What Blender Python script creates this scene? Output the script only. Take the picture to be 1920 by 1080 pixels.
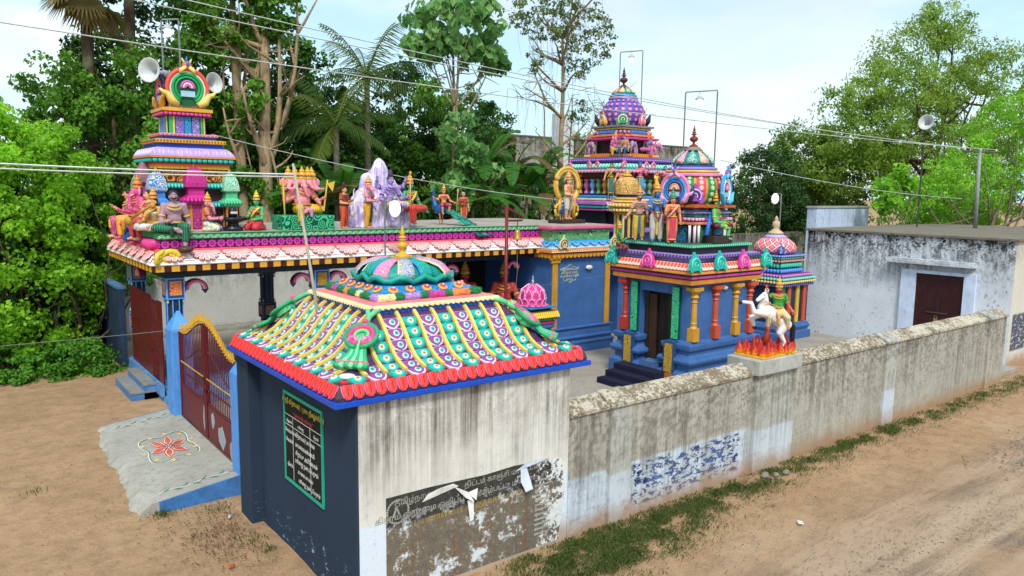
import bpy, bmesh, math, random
import numpy as np
from mathutils import Vector, Matrix
V = Vector
rad = math.radians
PI = math.pi
scene = bpy.context.scene
for o in list(bpy.data.objects): bpy.data.objects.remove(o)
col = scene.collection
random.seed(7); rng = np.random.default_rng(7)

# ------------------------------------------------------------------ camera
cam_d = bpy.data.cameras.new('camera'); cam = bpy.data.objects.new('camera', cam_d); col.objects.link(cam)
cam_d.sensor_width = 36.0; cam_d.lens = 36.0*1406.8/1920; cam_d.clip_end = 3000; cam_d.clip_start = .1
yaw, pit, rol = 0.65633, 0.12949, 0.013491
fw = V((math.sin(yaw)*math.cos(pit), math.cos(yaw)*math.cos(pit), -math.sin(pit)))
rt = V((math.cos(yaw), -math.sin(yaw), 0)); up = rt.cross(fw)
r2 = rt*math.cos(rol)+up*math.sin(rol); u2 = -rt*math.sin(rol)+up*math.cos(rol)
cam.matrix_world = Matrix(((r2.x, u2.x, -fw.x, 0), (r2.y, u2.y, -fw.y, 0), (r2.z, u2.z, -fw.z, 6.0), (0, 0, 0, 1)))
scene.camera = cam
# ------------------------------------------------------------------ sky and sun (bright overcast afternoon)
SUN_DIR = V((-.42, -.7, .95)).normalized()          # towards the sun
world = bpy.data.worlds.new('World'); scene.world = world; world.use_nodes = True
wn = world.node_tree; wn.nodes.clear()
sky = wn.nodes.new('ShaderNodeTexSky'); sky.sky_type = 'NISHITA'; sky.sun_disc = False
sky.sun_elevation = math.asin(SUN_DIR.z); sky.sun_rotation = math.atan2(SUN_DIR.x, SUN_DIR.y)
sky.air_density = 1.0; sky.dust_density = 1.5; sky.ozone_density = 2.0
bg1 = wn.nodes.new('ShaderNodeBackground'); bg1.inputs[1].default_value = .15
bg2 = wn.nodes.new('ShaderNodeBackground'); bg2.inputs[0].default_value = (.80, .945, 1, 1); bg2.inputs[1].default_value = .95
tc = wn.nodes.new('ShaderNodeTexCoord'); mp = wn.nodes.new('ShaderNodeMapping'); mp.inputs['Scale'].default_value = (1.2, 1.2, 4.0)
mp.inputs['Location'].default_value = (.35, .1, .2)
nz = wn.nodes.new('ShaderNodeTexNoise'); nz.inputs['Scale'].default_value = 1.7; nz.inputs['Detail'].default_value = 7; nz.inputs['Roughness'].default_value = .52
nz.inputs['Distortion'].default_value = .4
rp = wn.nodes.new('ShaderNodeMapRange'); rp.inputs[1].default_value = .34; rp.inputs[2].default_value = .66; rp.inputs[3].default_value = .45; rp.inputs[4].default_value = 1.0
mx = wn.nodes.new('ShaderNodeMixShader'); wo = wn.nodes.new('ShaderNodeOutputWorld')
L = wn.links.new
nz2 = wn.nodes.new('ShaderNodeTexNoise'); nz2.inputs['Scale'].default_value = 2.6; nz2.inputs['Detail'].default_value = 8; cm = wn.nodes.new('ShaderNodeMix'); cm.data_type = 'RGBA'; cm.inputs[6].default_value = (.60, .87, 1, 1); cm.inputs[7].default_value = (.93, .985, 1, 1)
r3 = wn.nodes.new('ShaderNodeMapRange'); r3.inputs[1].default_value = .4; r3.inputs[2].default_value = .6
L(mp.outputs[0], nz2.inputs[0]); L(nz2.outputs[0], r3.inputs[0]); L(r3.outputs[0], cm.inputs[0]); L(cm.outputs[2], bg2.inputs[0])
L(tc.outputs['Generated'], mp.inputs[0]); L(mp.outputs[0], nz.inputs[0]); L(nz.outputs[0], rp.inputs[0]); L(rp.outputs[0], mx.inputs[0])
L(sky.outputs[0], bg1.inputs[0]); L(bg1.outputs[0], mx.inputs[1]); L(bg2.outputs[0], mx.inputs[2]); L(mx.outputs[0], wo.inputs[0])
sd = bpy.data.lights.new('sun', 'SUN'); sd.energy = 2.4; sd.angle = rad(11); sd.color = (1, .965, .915)
so = bpy.data.objects.new('sun', sd); col.objects.link(so); so.rotation_euler = (-SUN_DIR).to_track_quat('-Z', 'Y').to_euler()
vs = scene.view_settings; vs.view_transform = 'Standard'; vs.look = 'None'; vs.exposure = 0.4; vs.gamma = 1.0; vs.use_curve_mapping = False
scene.cycles.max_bounces = 5; scene.cycles.diffuse_bounces = 3; scene.cycles.glossy_bounces = 2; scene.cycles.transparent_max_bounces = 4
scene.cycles.use_denoising = True

# ------------------------------------------------------------------ helpers
def lin(h):
    if not isinstance(h, str): return tuple(h)
    h = h.lstrip('#'); c = [int(h[i:i+2], 16)/255 for i in (0, 2, 4)]
    return tuple(((x+.055)/1.055)**2.4 if x > .04045 else x/12.92 for x in c)
def c4(h, k=1.0): c = lin(h); return (min(1, c[0]*k), min(1, c[1]*k), min(1, c[2]*k), 1)

class NT:
    def __init__(s, name):
        s.m = bpy.data.materials.new(name); s.m.use_nodes = True; s.t = s.m.node_tree; s.t.nodes.clear()
        s.out = s.t.nodes.new('ShaderNodeOutputMaterial'); s.b = s.n('BsdfPrincipled'); s.t.links.new(s.b.outputs[0], s.out.inputs[0])
        s.tc = s.n('TexCoord')
    def n(s, typ, **kw):
        d = s.t.nodes.new('ShaderNode'+typ)
        for k, v in kw.items():
            if k.startswith('_'): setattr(d, k[1:], v)
            else: s.set(d.inputs[int(k[1:]) if k[0] == 'i' and k[1:].isdigit() else k.replace('__', ' ')], v)
        return d
    def set(s, inp, v):
        if isinstance(v, bpy.types.NodeSocket): s.t.links.new(v, inp)
        elif isinstance(v, bpy.types.Node): s.t.links.new(v.outputs[0], inp)
        else: inp.default_value = v
    def vec(s, scale=(1, 1, 1), loc=(0, 0, 0), rot=(0, 0, 0), space='Object'):
        return s.n('Mapping', Vector=s.tc.outputs[space], Scale=scale, Location=loc, Rotation=rot)
    def noise(s, vec, scale, detail=4, rough=.55, dist=0):
        return s.n('TexNoise', Vector=vec, Scale=scale, Detail=detail, Roughness=rough, Distortion=dist).outputs[0]
    def ramp(s, f, a, b, c=0., d=1.): return s.n('MapRange', i0=f, i1=a, i2=b, i3=c, i4=d).outputs[0]
    def mix(s, f, a, b):
        d = s.t.nodes.new('ShaderNodeMix'); d.data_type = 'RGBA'
        s.set(d.inputs[0], f); s.set(d.inputs[6], a); s.set(d.inputs[7], b); return d.outputs[2]
    def math(s, op, a, b=0., c=0.): 
        d = s.n('Math', _operation=op); s.set(d.inputs[0], a); s.set(d.inputs[1], b); s.set(d.inputs[2], c); return d.outputs[0]
    def bump(s, h, st=.2, dist=.02): s.set(s.b.inputs['Normal'], s.n('Bump', Height=h, Strength=st, Distance=dist))
    def done(s, color, rough=.6, spec=.35):
        s.set(s.b.inputs['Base Color'], color); s.set(s.b.inputs['Roughness'], rough); s.b.inputs['Specular IOR Level'].default_value = spec
        return s.m

_pc = {}
def paint(h, rough=.5, var=.14, bump=.12, metal=0.):
    """brushed enamel paint: slight tone drift, faint dirt, uneven gloss"""
    key = (h, rough, var, metal)
    if key in _pc: return _pc[key]
    t = NT('paint_'+str(len(_pc))); v = t.vec()
    n1 = t.noise(v, 3.1, 6, .6); n2 = t.noise(v, 38, 3, .6)
    c = t.mix(t.ramp(n1, .3, .7), c4(h, 1-var*1.5), c4(h, 1+var*.5))
    d = t.math('MULTIPLY', t.ramp(n2, .58, .75), t.ramp(n1, .45, .7, 0, .35))
    c = t.mix(d, c, c4('#4a4036'))
    n5 = t.noise(t.vec((9, 9, 1.1)), 1.0, 6, .7); c = t.mix(t.math('MULTIPLY', t.ramp(n5, .55, .72), .3), c, c4('#3c342c')); n6 = t.noise(v, 90, 2); c = t.mix(t.math('MULTIPLY', t.ramp(n6, .68, .72), .45), c, c4('#cfc6b8'))
    t.bump(n2, bump, .01)
    if metal: t.b.inputs['Metallic'].default_value = metal
    _pc[key] = t.done(c, t.ramp(n1, .3, .7, rough-.08, rough+.14)); return _pc[key]
def cloth(h):
    """painted drapery: fine vertical folds with thin dark brush lines"""
    key = ('cloth', h)
    if key in _pc: return _pc[key]
    t = NT('drapery_'+str(len(_pc))); wv = t.n('TexWave', Vector=t.vec((1, .8, .28), rot=(0, 0, .5)), Scale=11, Distortion=2.2, Detail=2); f = wv.outputs[1]
    c = t.mix(t.ramp(f, .0, .22), c4(h, .6), c4(h)); c = t.mix(t.ramp(f, .7, 1, 0, .1), c, c4('#f0e8dc')); t.bump(f, .6, .02); _pc[key] = t.done(c, .5); return _pc[key]  # pale highlight painted along the fold crests
def scroll(bg, fg, scale=9., freq=26., w=.25, rough=.5, rot=0):
    """hand-painted curling leaf scrolls in one flat colour over another"""
    key = (bg, fg, scale, freq, w)
    if key in _pc: return _pc[key]
    t = NT('scroll_paint_'+str(len(_pc))); v = t.vec()
    wob = t.n('TexNoise', Vector=v, Scale=scale*.7, Detail=1)
    vv = t.n('VectorMath', _operation='MULTIPLY_ADD'); t.set(vv.inputs[0], wob.outputs[1]); vv.inputs[1].default_value = (.13, .13, .13); t.set(vv.inputs[2], v)
    vo = t.n('TexVoronoi', Vector=vv, Scale=scale, Randomness=.75)
    s1 = t.math('SINE', t.math('MULTIPLY', vo.outputs[0], freq))
    k = t.ramp(s1, w-.18, w+.18)
    n1 = t.noise(v, 5, 4)
    c = t.mix(k, t.mix(n1, c4(bg, .75), c4(bg)), t.mix(n1, c4(fg, .8), c4(fg, 1.05)))
    t.bump(k, .35, .01)
    _pc[key] = t.done(c, rough); return _pc[key]

def sub(a, b): return (a[0]-b[0], a[1]-b[1], a[2]-b[2])
class MB:
    def __init__(s): s.v = []; s.f = []; s.m = []; s.cm = 0
    def add(s, vs, fs):
        n = len(s.v); s.v += [tuple(p) for p in vs]; s.f += [tuple(i+n for i in f) for f in fs]; s.m += [s.cm]*len(fs); return s
    def mat(s, i): s.cm = i; return s
    def box(s, x0, x1, y0, y1, z0, z1):
        return s.add([(x0, y0, z0), (x1, y0, z0), (x1, y1, z0), (x0, y1, z0), (x0, y0, z1), (x1, y0, z1), (x1, y1, z1), (x0, y1, z1)],
                     [(3, 2, 1, 0), (4, 5, 6, 7), (0, 1, 5, 4), (1, 2, 6, 5), (2, 3, 7, 6), (3, 0, 4, 7)])
    def rings(s, rs, cap0=True, cap1=True, closed=True):
        n = len(rs[0]); vs = [p for r in rs for p in r]; fs = []
        for i in range(len(rs)-1):
            for j in range(n if closed else n-1):
                k = (j+1) % n; fs.append((i*n+j, i*n+k, (i+1)*n+k, (i+1)*n+j))
        if cap0: fs.append(tuple(range(n-1, -1, -1)))
        if cap1: fs.append(tuple((len(rs)-1)*n+j for j in range(n)))
        return s.add(vs, fs)
    def lathe(s, prof, n=16, c=(0, 0, 0), a0=0.):
        return s.rings([[(c[0]+max(r, 1e-4)*math.cos(a0+2*PI*j/n), c[1]+max(r, 1e-4)*math.sin(a0+2*PI*j/n), c[2]+z) for j in range(n)] for r, z in prof])
    def plan(s, prof, poly, c=(0, 0, 0)):
        """sweep: poly is a plan outline with unit half-size; prof = (half size, z) list"""
        return s.rings([[(c[0]+r*x, c[1]+r*y, c[2]+z) for x, y in poly] for r, z in prof])
    def offs(s, prof, rect, c=(0, 0, 0)):
        """rectangular sweep: rect=(x0,x1,y0,y1), prof=(outward offset,z)"""
        x0, x1, y0, y1 = rect
        return s.rings([[(x0-o, y0-o, z), (x1+o, y0-o, z), (x1+o, y1+o, z), (x0-o, y1+o, z)] for o, z in prof])
    def tube(s, pts, rad_, n=6):
        pts = [V(p) for p in pts]; rs = []; N = len(pts)
        ref = V((0, 0, 1))
        for i, p in enumerate(pts):
            d = (pts[min(i+1, N-1)]-pts[max(i-1, 0)]).normalized()
            if abs(d.dot(ref)) > .95: a = d.cross(V((1, 0, 0))).normalized()
            else: a = d.cross(ref).normalized()
            b = d.cross(a); r = rad_[i] if hasattr(rad_, '__len__') else rad_
            rs.append([p+a*(r*math.cos(2*PI*j/n))+b*(r*math.sin(2*PI*j/n)) for j in range(n)])
        return s.rings(rs)
    def ell(s, c, r, n=10, m=6):
        if not hasattr(r, '__len__'): r = (r, r, r)
        return s.rings([[(c[0]+r[0]*math.sin(PI*i/m)*math.cos(2*PI*j/n), c[1]+r[1]*math.sin(PI*i/m)*math.sin(2*PI*j/n), c[2]-r[2]*math.cos(PI*i/m)) for j in range(n)] for i in [.12]+list(range(1, m))+[m-.12]])
    def prism(s, poly, o, ax, ay, th):
        """extrude a 2D outline lying in the frame (o, ax, ay) by th along ax x ay"""
        o, ax, ay = V(o), V(ax), V(ay); nz_ = ax.cross(ay).normalized()
        a = [o+ax*x+ay*y for x, y in poly]; b = [p+nz_*th for p in a]
        return s.rings([a, b])
    def build(s, name, mat, parent=None, smooth=False, loc=None, bev=0., kind=None):
        me = bpy.data.meshes.new(name)
        if parent is not None and loc is None:
            w = root_loc(parent); vs = [sub(p, w) for p in s.v]
        elif loc is not None: vs = s.v
        else: vs = s.v
        me.from_pydata(vs, [], s.f)
        mats = mat if isinstance(mat, (list, tuple)) else [mat]
        for q in mats: me.materials.append(q)
        if len(mats) > 1: me.polygons.foreach_set('material_index', s.m)
        if smooth: me.polygons.foreach_set('use_smooth', [True]*len(s.f))
        me.update()
        o = bpy.data.objects.new(name, me); col.objects.link(o)
        if parent is not None: o.parent = parent
        if loc is not None: o.location = loc
        if kind: o['kind'] = kind
        if bev:
            b = o.modifiers.new('bevel', 'BEVEL'); b.width = bev; b.segments = 2; b.limit_method = 'ANGLE'; b.angle_limit = rad(40)
        return o
def root_loc(p):
    w = V((0, 0, 0))
    while p is not None: w = w+V(p.location); p = p.parent
    return w
def thing(name, label, cat, loc=(0, 0, 0), group=None, rz=0., sc=1.):
    o = bpy.data.objects.new(name, None); col.objects.link(o); o.location = loc; o.rotation_euler = (0, 0, rz); o.scale = (sc, sc, sc)
    o.empty_display_size = .2
    o['label'] = label; o['category'] = cat
    if group: o['group'] = group
    return o
def tag(o, label, cat, group=None):
    o['label'] = label; o['category'] = cat
    if group: o['group'] = group
    return o
def struct(o): o['kind'] = 'structure'; return o
def inst(me_obj, parent, M, name=None):
    """another piece sharing me_obj's mesh, placed by matrix M (world) under parent (unrotated)"""
    o = bpy.data.objects.new(name or me_obj.name.split('.')[0], me_obj.data if hasattr(me_obj, 'data') else me_obj); col.objects.link(o)
    w = root_loc(parent); o.parent = parent; o.matrix_local = Matrix.Translation(-w) @ M; return o
def frame(o, x, y, z):
    return Matrix(((x[0], y[0], z[0], o[0]), (x[1], y[1], z[1], o[1]), (x[2], y[2], z[2], o[2]), (0, 0, 0, 1)))
def mesh_of(mb, name, mats, smooth=False):
    me = bpy.data.meshes.new(name); me.from_pydata(mb.v, [], mb.f)
    mats = mats if isinstance(mats, (list, tuple)) else [mats]
    for q in mats: me.materials.append(q)
    if len(mats) > 1: me.polygons.foreach_set('material_index', mb.m)
    if smooth: me.polygons.foreach_set('use_smooth', [True]*len(mb.f))
    me.update(); return me
def pieces(me, name, parent, Ms):
    """loose pieces sharing one mesh"""
    w = Matrix.Translation(-root_loc(parent)); out = []
    for M in Ms:
        o = bpy.data.objects.new(name, me); col.objects.link(o); o.parent = parent; o.matrix_local = w @ M; out.append(o)
    return out
def copy_tree(o, parent=None):
    c = o.copy(); col.objects.link(c); c.parent = parent
    for ch in o.children: copy_tree(ch, c)
    return c
def tam(s):
    # put pre-base vowel signs in drawing order
    o = []; pre = {'\u0bc6': ('\u0bc6', ''), '\u0bc7': ('\u0bc7', ''), '\u0bc8': ('\u0bc8', ''), '\u0bca': ('\u0bc6', '\u0bbe'), '\u0bcb': ('\u0bc7', '\u0bbe')}
    for ch in s:
        if ch in pre and o: a, b = pre[ch]; o.insert(len(o)-1, a); o += [b] if b else []
        else: o.append(ch)
    return ''.join(o)
def text_mesh(s, size, name, mat, parent, M, ext=.004, align='CENTER', sx=1.):
    cu = bpy.data.curves.new(name, 'FONT'); cu.body = tam(s); cu.size = size; cu.align_x = align; cu.extrude = ext; cu.resolution_u = 3; cu.space_character = 1.0
    t = bpy.data.objects.new(name, cu); me = bpy.data.meshes.new_from_object(t); bpy.data.objects.remove(t); bpy.data.curves.remove(cu)
    me.materials.clear(); me.materials.append(mat)
    o = bpy.data.objects.new(name, me); col.objects.link(o); o.parent = parent
    o.matrix_local = Matrix.Translation(-root_loc(parent)) @ M @ Matrix.Diagonal((sx, 1, 1, 1)); return o

# plan outlines (unit half-size, counter-clockwise)
SQ = [(-1, -1), (1, -1), (1, 1), (-1, 1)]
def bays(b=.45, p=.14, q=None):
    """square with a shallow projecting bay on each side"""
    k = 1-p; s = []
    for a in range(4):
        ca, sa = [(1, 0), (0, 1), (-1, 0), (0, -1)][a]
        for x, y in ((-k, -k), (-b, -k), (-b, -1), (b, -1), (b, -k)):
            s.append((x*ca-y*sa, x*sa+y*ca))
    return s
def ngon(n, a0=0.): return [(math.cos(a0+2*PI*i/n), math.sin(a0+2*PI*i/n)) for i in range(n)]
def rsq(r=.35, k=5):
    """rounded square"""
    s = []
    for cx, cy, a in ((1-r, -1+r, -PI/2), (1-r, 1-r, 0), (-1+r, 1-r, PI/2), (-1+r, -1+r, PI)):
        for i in range(k): s.append((cx+r*math.cos(a+PI/2*i/(k-1)), cy+r*math.sin(a+PI/2*i/(k-1))))
    return s
# ------------------------------------------------------------------ materials of the setting
def mat_ground():
    """dusty sand, turning to worn tar with sand drifted over it towards the road"""
    t = NT('sandy_earth'); v = t.vec(); vl = t.vec((.16, 1.3, 1)); sp = t.n('SeparateXYZ', Vector=t.tc.outputs['Object'])
    n1 = t.noise(v, .35, 5, .6); n2 = t.noise(v, 2.6, 8, .65); n3 = t.noise(v, 22, 7, .72); n4 = t.noise(v, 95, 3, .6); nr = t.noise(vl, 1.4, 8, .62, .6); nf = t.noise(v, 6.5, 6, .7)
    c = t.mix(t.ramp(n1, .3, .7), c4('#b0906f'), c4('#9e7f60'))
    c = t.mix(t.ramp(n2, .42, .72, 0, .75), c, c4('#80674f')); c = t.mix(t.ramp(nf, .56, .66, 0, .45), c, c4('#7d5a3d')); c = t.mix(t.ramp(n3, .52, .72, 0, .6), c, c4('#c4ab8c'))
    # road
    rd = t.math('MULTIPLY', t.ramp(t.math('ADD', sp.outputs[1], t.math('MULTIPLY', t.math('SUBTRACT', n1, .5), 2.6)), 5.7, 7.6, 1, 0), t.ramp(sp.outputs[0], 4.5, 7.5))
    vo = t.n('TexVoronoi', Vector=v, Scale=42); sand = t.mix(t.ramp(nr, .4, .64), c4('#ad9780'), c4('#a08569')); sand = t.mix(t.ramp(nf, .5, .68, 0, .5), sand, c4('#8f755d'))
    tar = t.mix(t.ramp(vo.outputs[0], .1, .5), c4('#75706b'), c4('#524e4b')); k = t.math('ADD', t.math('MULTIPLY', n1, .5), t.math('ADD', t.math('MULTIPLY', nr, .4), t.math('MULTIPLY', n3, .3)))
    sand = t.mix(t.math('MULTIPLY', t.ramp(k, .6, .7), .7), sand, tar); c = t.mix(rd, c, sand)
    c = t.mix(t.ramp(n4, .6, .72, 0, .65), c, c4('#63472f'))
    h = t.math('ADD', t.math('MULTIPLY', n2, .8), t.math('ADD', t.math('MULTIPLY', n3, .35), t.math('ADD', t.math('MULTIPLY', nf, .35), t.math('MULTIPLY', n4, .12))))
    t.bump(h, .7, .07); return t.done(c, .95, .1)
def mat_gravel():
    t = NT('loose_gravel'); v = t.vec(); n = t.n('TexVoronoi', Vector=v, Scale=9)
    return t.done(t.mix(n.outputs[1], c4('#5b534d'), c4('#8d8078')), .9, .2)
def mat_concrete(h='#9a968d', d='#5d564b', sc=1.):
    t = NT('weathered_cement'); v = t.vec()
    n1 = t.noise(v, .9*sc, 6, .6); n2 = t.noise(v, 7*sc, 8, .7); n3 = t.noise(v, 45*sc, 5, .7)
    c = t.mix(t.ramp(n1, .3, .7), c4(h), c4(h, .72)); c = t.mix(t.ramp(n2, .5, .7, 0, .7), c, c4(d)); c = t.mix(t.ramp(n3, .55, .7, 0, .4), c, c4(h, 1.2))
    t.bump(t.math('ADD', n2, t.math('MULTIPLY', n3, .5)), .45, .02); return t.done(c, .9, .2)
def mat_wall(name, base, dark, top, reach=1.7, streak=.8, mould=.5, low=None, lowz=1.0, xr=None, soil=None, patch=None, side=(7, 7, .3)):
    """lime-washed masonry: rain streaks running down from the top, mould specks, flaking, soil splash at the foot"""
    t = NT(name); v = t.vec(); sp = t.n('SeparateXYZ', Vector=t.tc.outputs['Object']); X_, Z_ = sp.outputs[0], sp.outputs[2]
    vs_ = t.vec(side); n0 = t.noise(v, .8, 5, .6); st = t.noise(vs_, 1.0, 9, .68, .35); st2 = t.noise(t.vec((side[0]*3, side[1]*3, side[2]*2)), 1.0, 6, .7)
    n2 = t.noise(v, 9, 9, .75); n3 = t.noise(v, 42, 5, .7); n5 = t.noise(v, 2.2, 7, .7)
    c = t.mix(t.ramp(n0, .3, .7), c4(base), c4(base, .86))
    if low:
        zz = t.math('ADD', Z_, t.math('MULTIPLY', t.math('SUBTRACT', n5, .5), .16))
        k = t.ramp(zz, lowz-.03, lowz+.03, 1, 0)
        if xr: k = t.math('MULTIPLY', k, t.math('MULTIPLY', t.ramp(X_, xr[0]-.1, xr[0]+.1), t.ramp(X_, xr[1]-.4, xr[1]+.4, 1, 0)))
        c = t.mix(t.math('MULTIPLY', k, t.ramp(n2, .36, .46, .45, 1)), c, c4(low))
    n6 = t.noise(v, .55, 4, .6, .5); zone = t.ramp(n6, .36, .62, .25, 1.15)
    gr = t.ramp(t.math('ADD', Z_, t.math('MULTIPLY', n5, .9)), top-reach+.3, top+.25)
    k1 = t.math('MULTIPLY', t.ramp(st, .46, .62), t.math('MULTIPLY', t.math('MULTIPLY', gr, zone), streak))
    k2 = t.math('MULTIPLY', t.ramp(st2, .47, .64), t.math('MULTIPLY', t.math('MULTIPLY', gr, zone), streak*.8))
    c = t.mix(k2, c, c4(dark, 1.9)); c = t.mix(k1, c, c4(dark))
    ws = t.noise(t.vec((2.2, 2.2, .35)), 1.0, 7, .65, .6); c = t.mix(t.math('MULTIPLY', t.ramp(ws, .42, .66), t.math('MULTIPLY', gr, .55*streak)), c, c4(dark, 3.2))
    c = t.mix(t.math('MULTIPLY', t.ramp(t.math('ADD', n2, t.math('MULTIPLY', t.math('SUBTRACT', n5, .5), .6)), .47, .54), t.math('MULTIPLY', t.math('MULTIPLY', gr, gr), mould)), c, c4(dark))
    k3 = t.math('MULTIPLY', t.ramp(n2, .54, .6), t.math('MULTIPLY', t.ramp(n5, .46, .62), mould)); c = t.mix(k3, c, c4(dark, 1.25))
    c = t.mix(t.math('MULTIPLY', t.ramp(n3, .56, .7), .35), c, c4(dark, 2.6))
    if patch:      # remains of old painted lettering: x0,x1,z0,z1,colour
        for x0, x1, z0, z1, pc, th in patch:
            k = t.math('MULTIPLY', t.math('MULTIPLY', t.ramp(X_, x0, x0+.08), t.ramp(X_, x1-.1, x1, 1, 0)), t.math('MULTIPLY', t.ramp(Z_, z0, z0+.08), t.ramp(Z_, z1-.06, z1, 1, 0)))
            wv = t.noise(t.vec((3.2, 3.2, 7)), 1.3, 9, .72, .3)
            c = t.mix(t.math('MULTIPLY', k, t.ramp(wv, th, th+.04)), c, c4(pc))
    if soil:
        k = t.math('MULTIPLY', t.ramp(t.math('SUBTRACT', Z_, t.math('MULTIPLY', n5, .7)), -.28, .12, 1, 0), .85); c = t.mix(k, c, c4(soil))
    t.bump(t.math('ADD', n2, t.math('MULTIPLY', n3, .5)), .35, .015); return t.done(c, .88, .2)
M_sand = mat_ground(); M_road = M_sand; M_cement = mat_concrete()
def gz(x, y): 
    t = min(1, max(0, (y-13)/8)); return .15*t*t*(3-2*t)

# ------------------------------------------------------------------ ground, road, courtyard
def grid_sheet(name, xs, ys, zf, mat):
    nx, ny = len(xs), len(ys)
    vs_ = [(x, y, zf(x, y)) for y in ys for x in xs]
    fs = [(j*nx+i, j*nx+i+1, (j+1)*nx+i+1, (j+1)*nx+i) for j in range(ny-1) for i in range(nx-1)]
    m = MB(); m.add(vs_, fs); return m.build(name, mat, smooth=True)
xs = [-600, -200, -80, -30, -12]+list(np.arange(-6, 36.1, .35))+[42, 60, 120, 300, 900]
ys = [-200, -60, -12]+list(np.arange(-4, 28.1, .35))+[34, 50, 100, 250, 900]
from mathutils import noise as mn
def ground_z(x, y):
    b = 0 if (x < -6 or x > 36 or y < -4 or y > 28) else .035*(mn.noise((x*.9, y*.9, 0))+.6*mn.noise((x*2.7, y*2.7, 3)))
    near = 1
    if 4.0 < x < 29 and 8.6 < y < 10: near = .3
    if 5.2 < x < 29.6 and 9.9 < y < 32: return -.3
    return gz(x, y)-.02+b*near
struct(grid_sheet('ground', xs, ys, ground_z, M_sand))
# the road along the wall, edges wandering
def road_sheet():
    m = MB(); n = 90; vs_ = []; K = 8
    for i in range(n):
        x = 2+ (i/(n-1))**1.6*120
        e0 = 6.75+.35*math.sin(x*.7)+.2*math.sin(x*2.1)-.02*max(0, x-10); e1 = -6+.3*math.sin(x)
        for k in range(K):
            f = k/(K-1); y = e0+(e1-e0)*f
            vs_.append((x, y, .035+.03*math.sin(PI*f)-.05*(k in (0, K-1))+.012*mn.noise((x, y, 1))))
    fs = [(i*K+k, i*K+k+1, (i+1)*K+k+1, (i+1)*K+k) for i in range(n-1) for k in range(K-1)]
    m.add(vs_, [f[::-1] for f in fs]); return m.build('road', M_road, smooth=True)
struct(road_sheet())
# loose gravel patch on the road
def scatter_stones(name, n, cx, cy, sx, sy, r0, r1, mat, z=.05):
    m = MB()
    for i in range(n):
        x = random.gauss(cx, sx); y = random.gauss(cy, sy); r = random.uniform(r0, r1); a = random.random()*6.28
        p = [(x+r*math.cos(a+k*1.257)*random.uniform(.7, 1.2), y+r*math.sin(a+k*1.257)*random.uniform(.7, 1.2), z) for k in range(5)]
        q = [(x+(a_[0]-x)*.55, y+(a_[1]-y)*.55, z+r*random.uniform(.5, .9)) for a_ in p]
        m.rings([p, q], cap0=False)
    return m.build(name, mat, kind='stuff')
g1 = scatter_stones('gravel', 1500, 22.2, 5.9, 1.6, .38, .012, .035, mat_gravel()); tag(g1, 'patch of loose grey gravel on the far stretch of the dusty road', 'gravel')
g2 = scatter_stones('pebbles', 4200, 11.5, 5.6, 4.6, 1.4, .006, .017, mat_gravel(), .048); tag(g2, 'small dark pebbles scattered thinly over the near dusty road', 'pebbles')
m = MB(); m.box(4.95, 29.7, 9.52, 34, -.1, .1)
struct(m.build('courtyard', mat_concrete('#a39c90', '#7c7468')))

# ------------------------------------------------------------------ compound wall along the road
M_cwall = mat_wall('grey_limewash', '#b2aea1', '#514e46', 2.25, 3.2, .75, .6, low='#c6d3e0', lowz=1.05, xr=(-.3, 5.2), soil='#9b7a58',
                   patch=[(1.55, 4.9, .12, 1.02, '#26345e', .5), (2.0, 4.6, .2, .95, '#5a76b4', .56)], side=(6, 6, .3))
def mat_coping():
    t = NT('mossy_coping'); v = t.vec(); n = t.noise(v, 13, 9, .78); n2 = t.noise(v, 1.6, 6, .6); n3 = t.noise(v, 60, 4, .7)
    k = t.ramp(t.math('ADD', n, t.math('MULTIPLY', t.math('SUBTRACT', n2, .5), .5)), .46, .54); c = t.mix(k, c4('#bcb4a2'), c4('#796c58')); c = t.mix(t.ramp(n3, .55, .68, 0, .6), c, c4('#4e4334')); t.bump(t.math('ADD', n, n3), .5, .02); return t.done(c, .92, .15)
M_coping = mat_coping()
M_pil = mat_wall('pilaster_wash', '#b6b7b0', '#5a564c', 2.2, 2.0, .7, .5, low='#bfc9d1', lowz=.95, soil='#9e7f60', side=(9, 9, .3))
W = thing('compound_wall', 'long weathered grey compound wall with sloping coping beside the dusty road', 'wall', (8.36, 9.2, 0))
segs = [(8.36, 9.3), (9.85, 13.62), (15.08, 19.27), (19.85, 25.8)]
def cop(m, x0, x1, z=2.17, o=.0):
    pr = [(9.2-.04-o, z), (9.2-.04-o, z+.05), (9.47, z+.23), (9.53, z+.23), (9.53, z)]
    m.rings([[(x0, y, zz) for y, zz in pr], [(x1, y, zz) for y, zz in pr]][::-1])
m = MB()
for a, b in segs: m.box(a, b, 9.2, 9.5, -.1, 2.165)
m.build('wall_panel', M_cwall, W)
for a, b in segs:
    m = MB(); cop(m, a, b); m.build('coping', M_coping, W)
for a, b in ((9.3, 9.85), (19.27, 19.85), (25.8, 26.4)):
    m = MB(); m.box(a, b, 9.13, 9.52, -.1, 2.2); p = m.build('pilaster', M_pil if a != 25.8 else M_cwall, W)
    m = MB(); cop(m, a-.02, b+.02, 2.2, .07); m.build('cap', M_coping if a < 12 else M_pil, p)
m = MB(); m.box(13.62, 15.08, 9.12, 9.56, -.1, 2.17); m.build('pier', M_pil, W)
m = MB(); m.box(13.55, 15.15, 9.02, 9.86, 2.172, 2.5); m.build('pedestal_slab', mat_concrete('#b3b3ad', '#7b766b'), W, bev=.02)
m = MB(); m.box(26.4, 27.3, 9.2, 9.5, -.1, 2.165); m.build('wall_panel', M_cwall, W)
m = MB(); cop(m, 26.4, 27.3); m.build('coping', M_coping, W)

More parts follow.
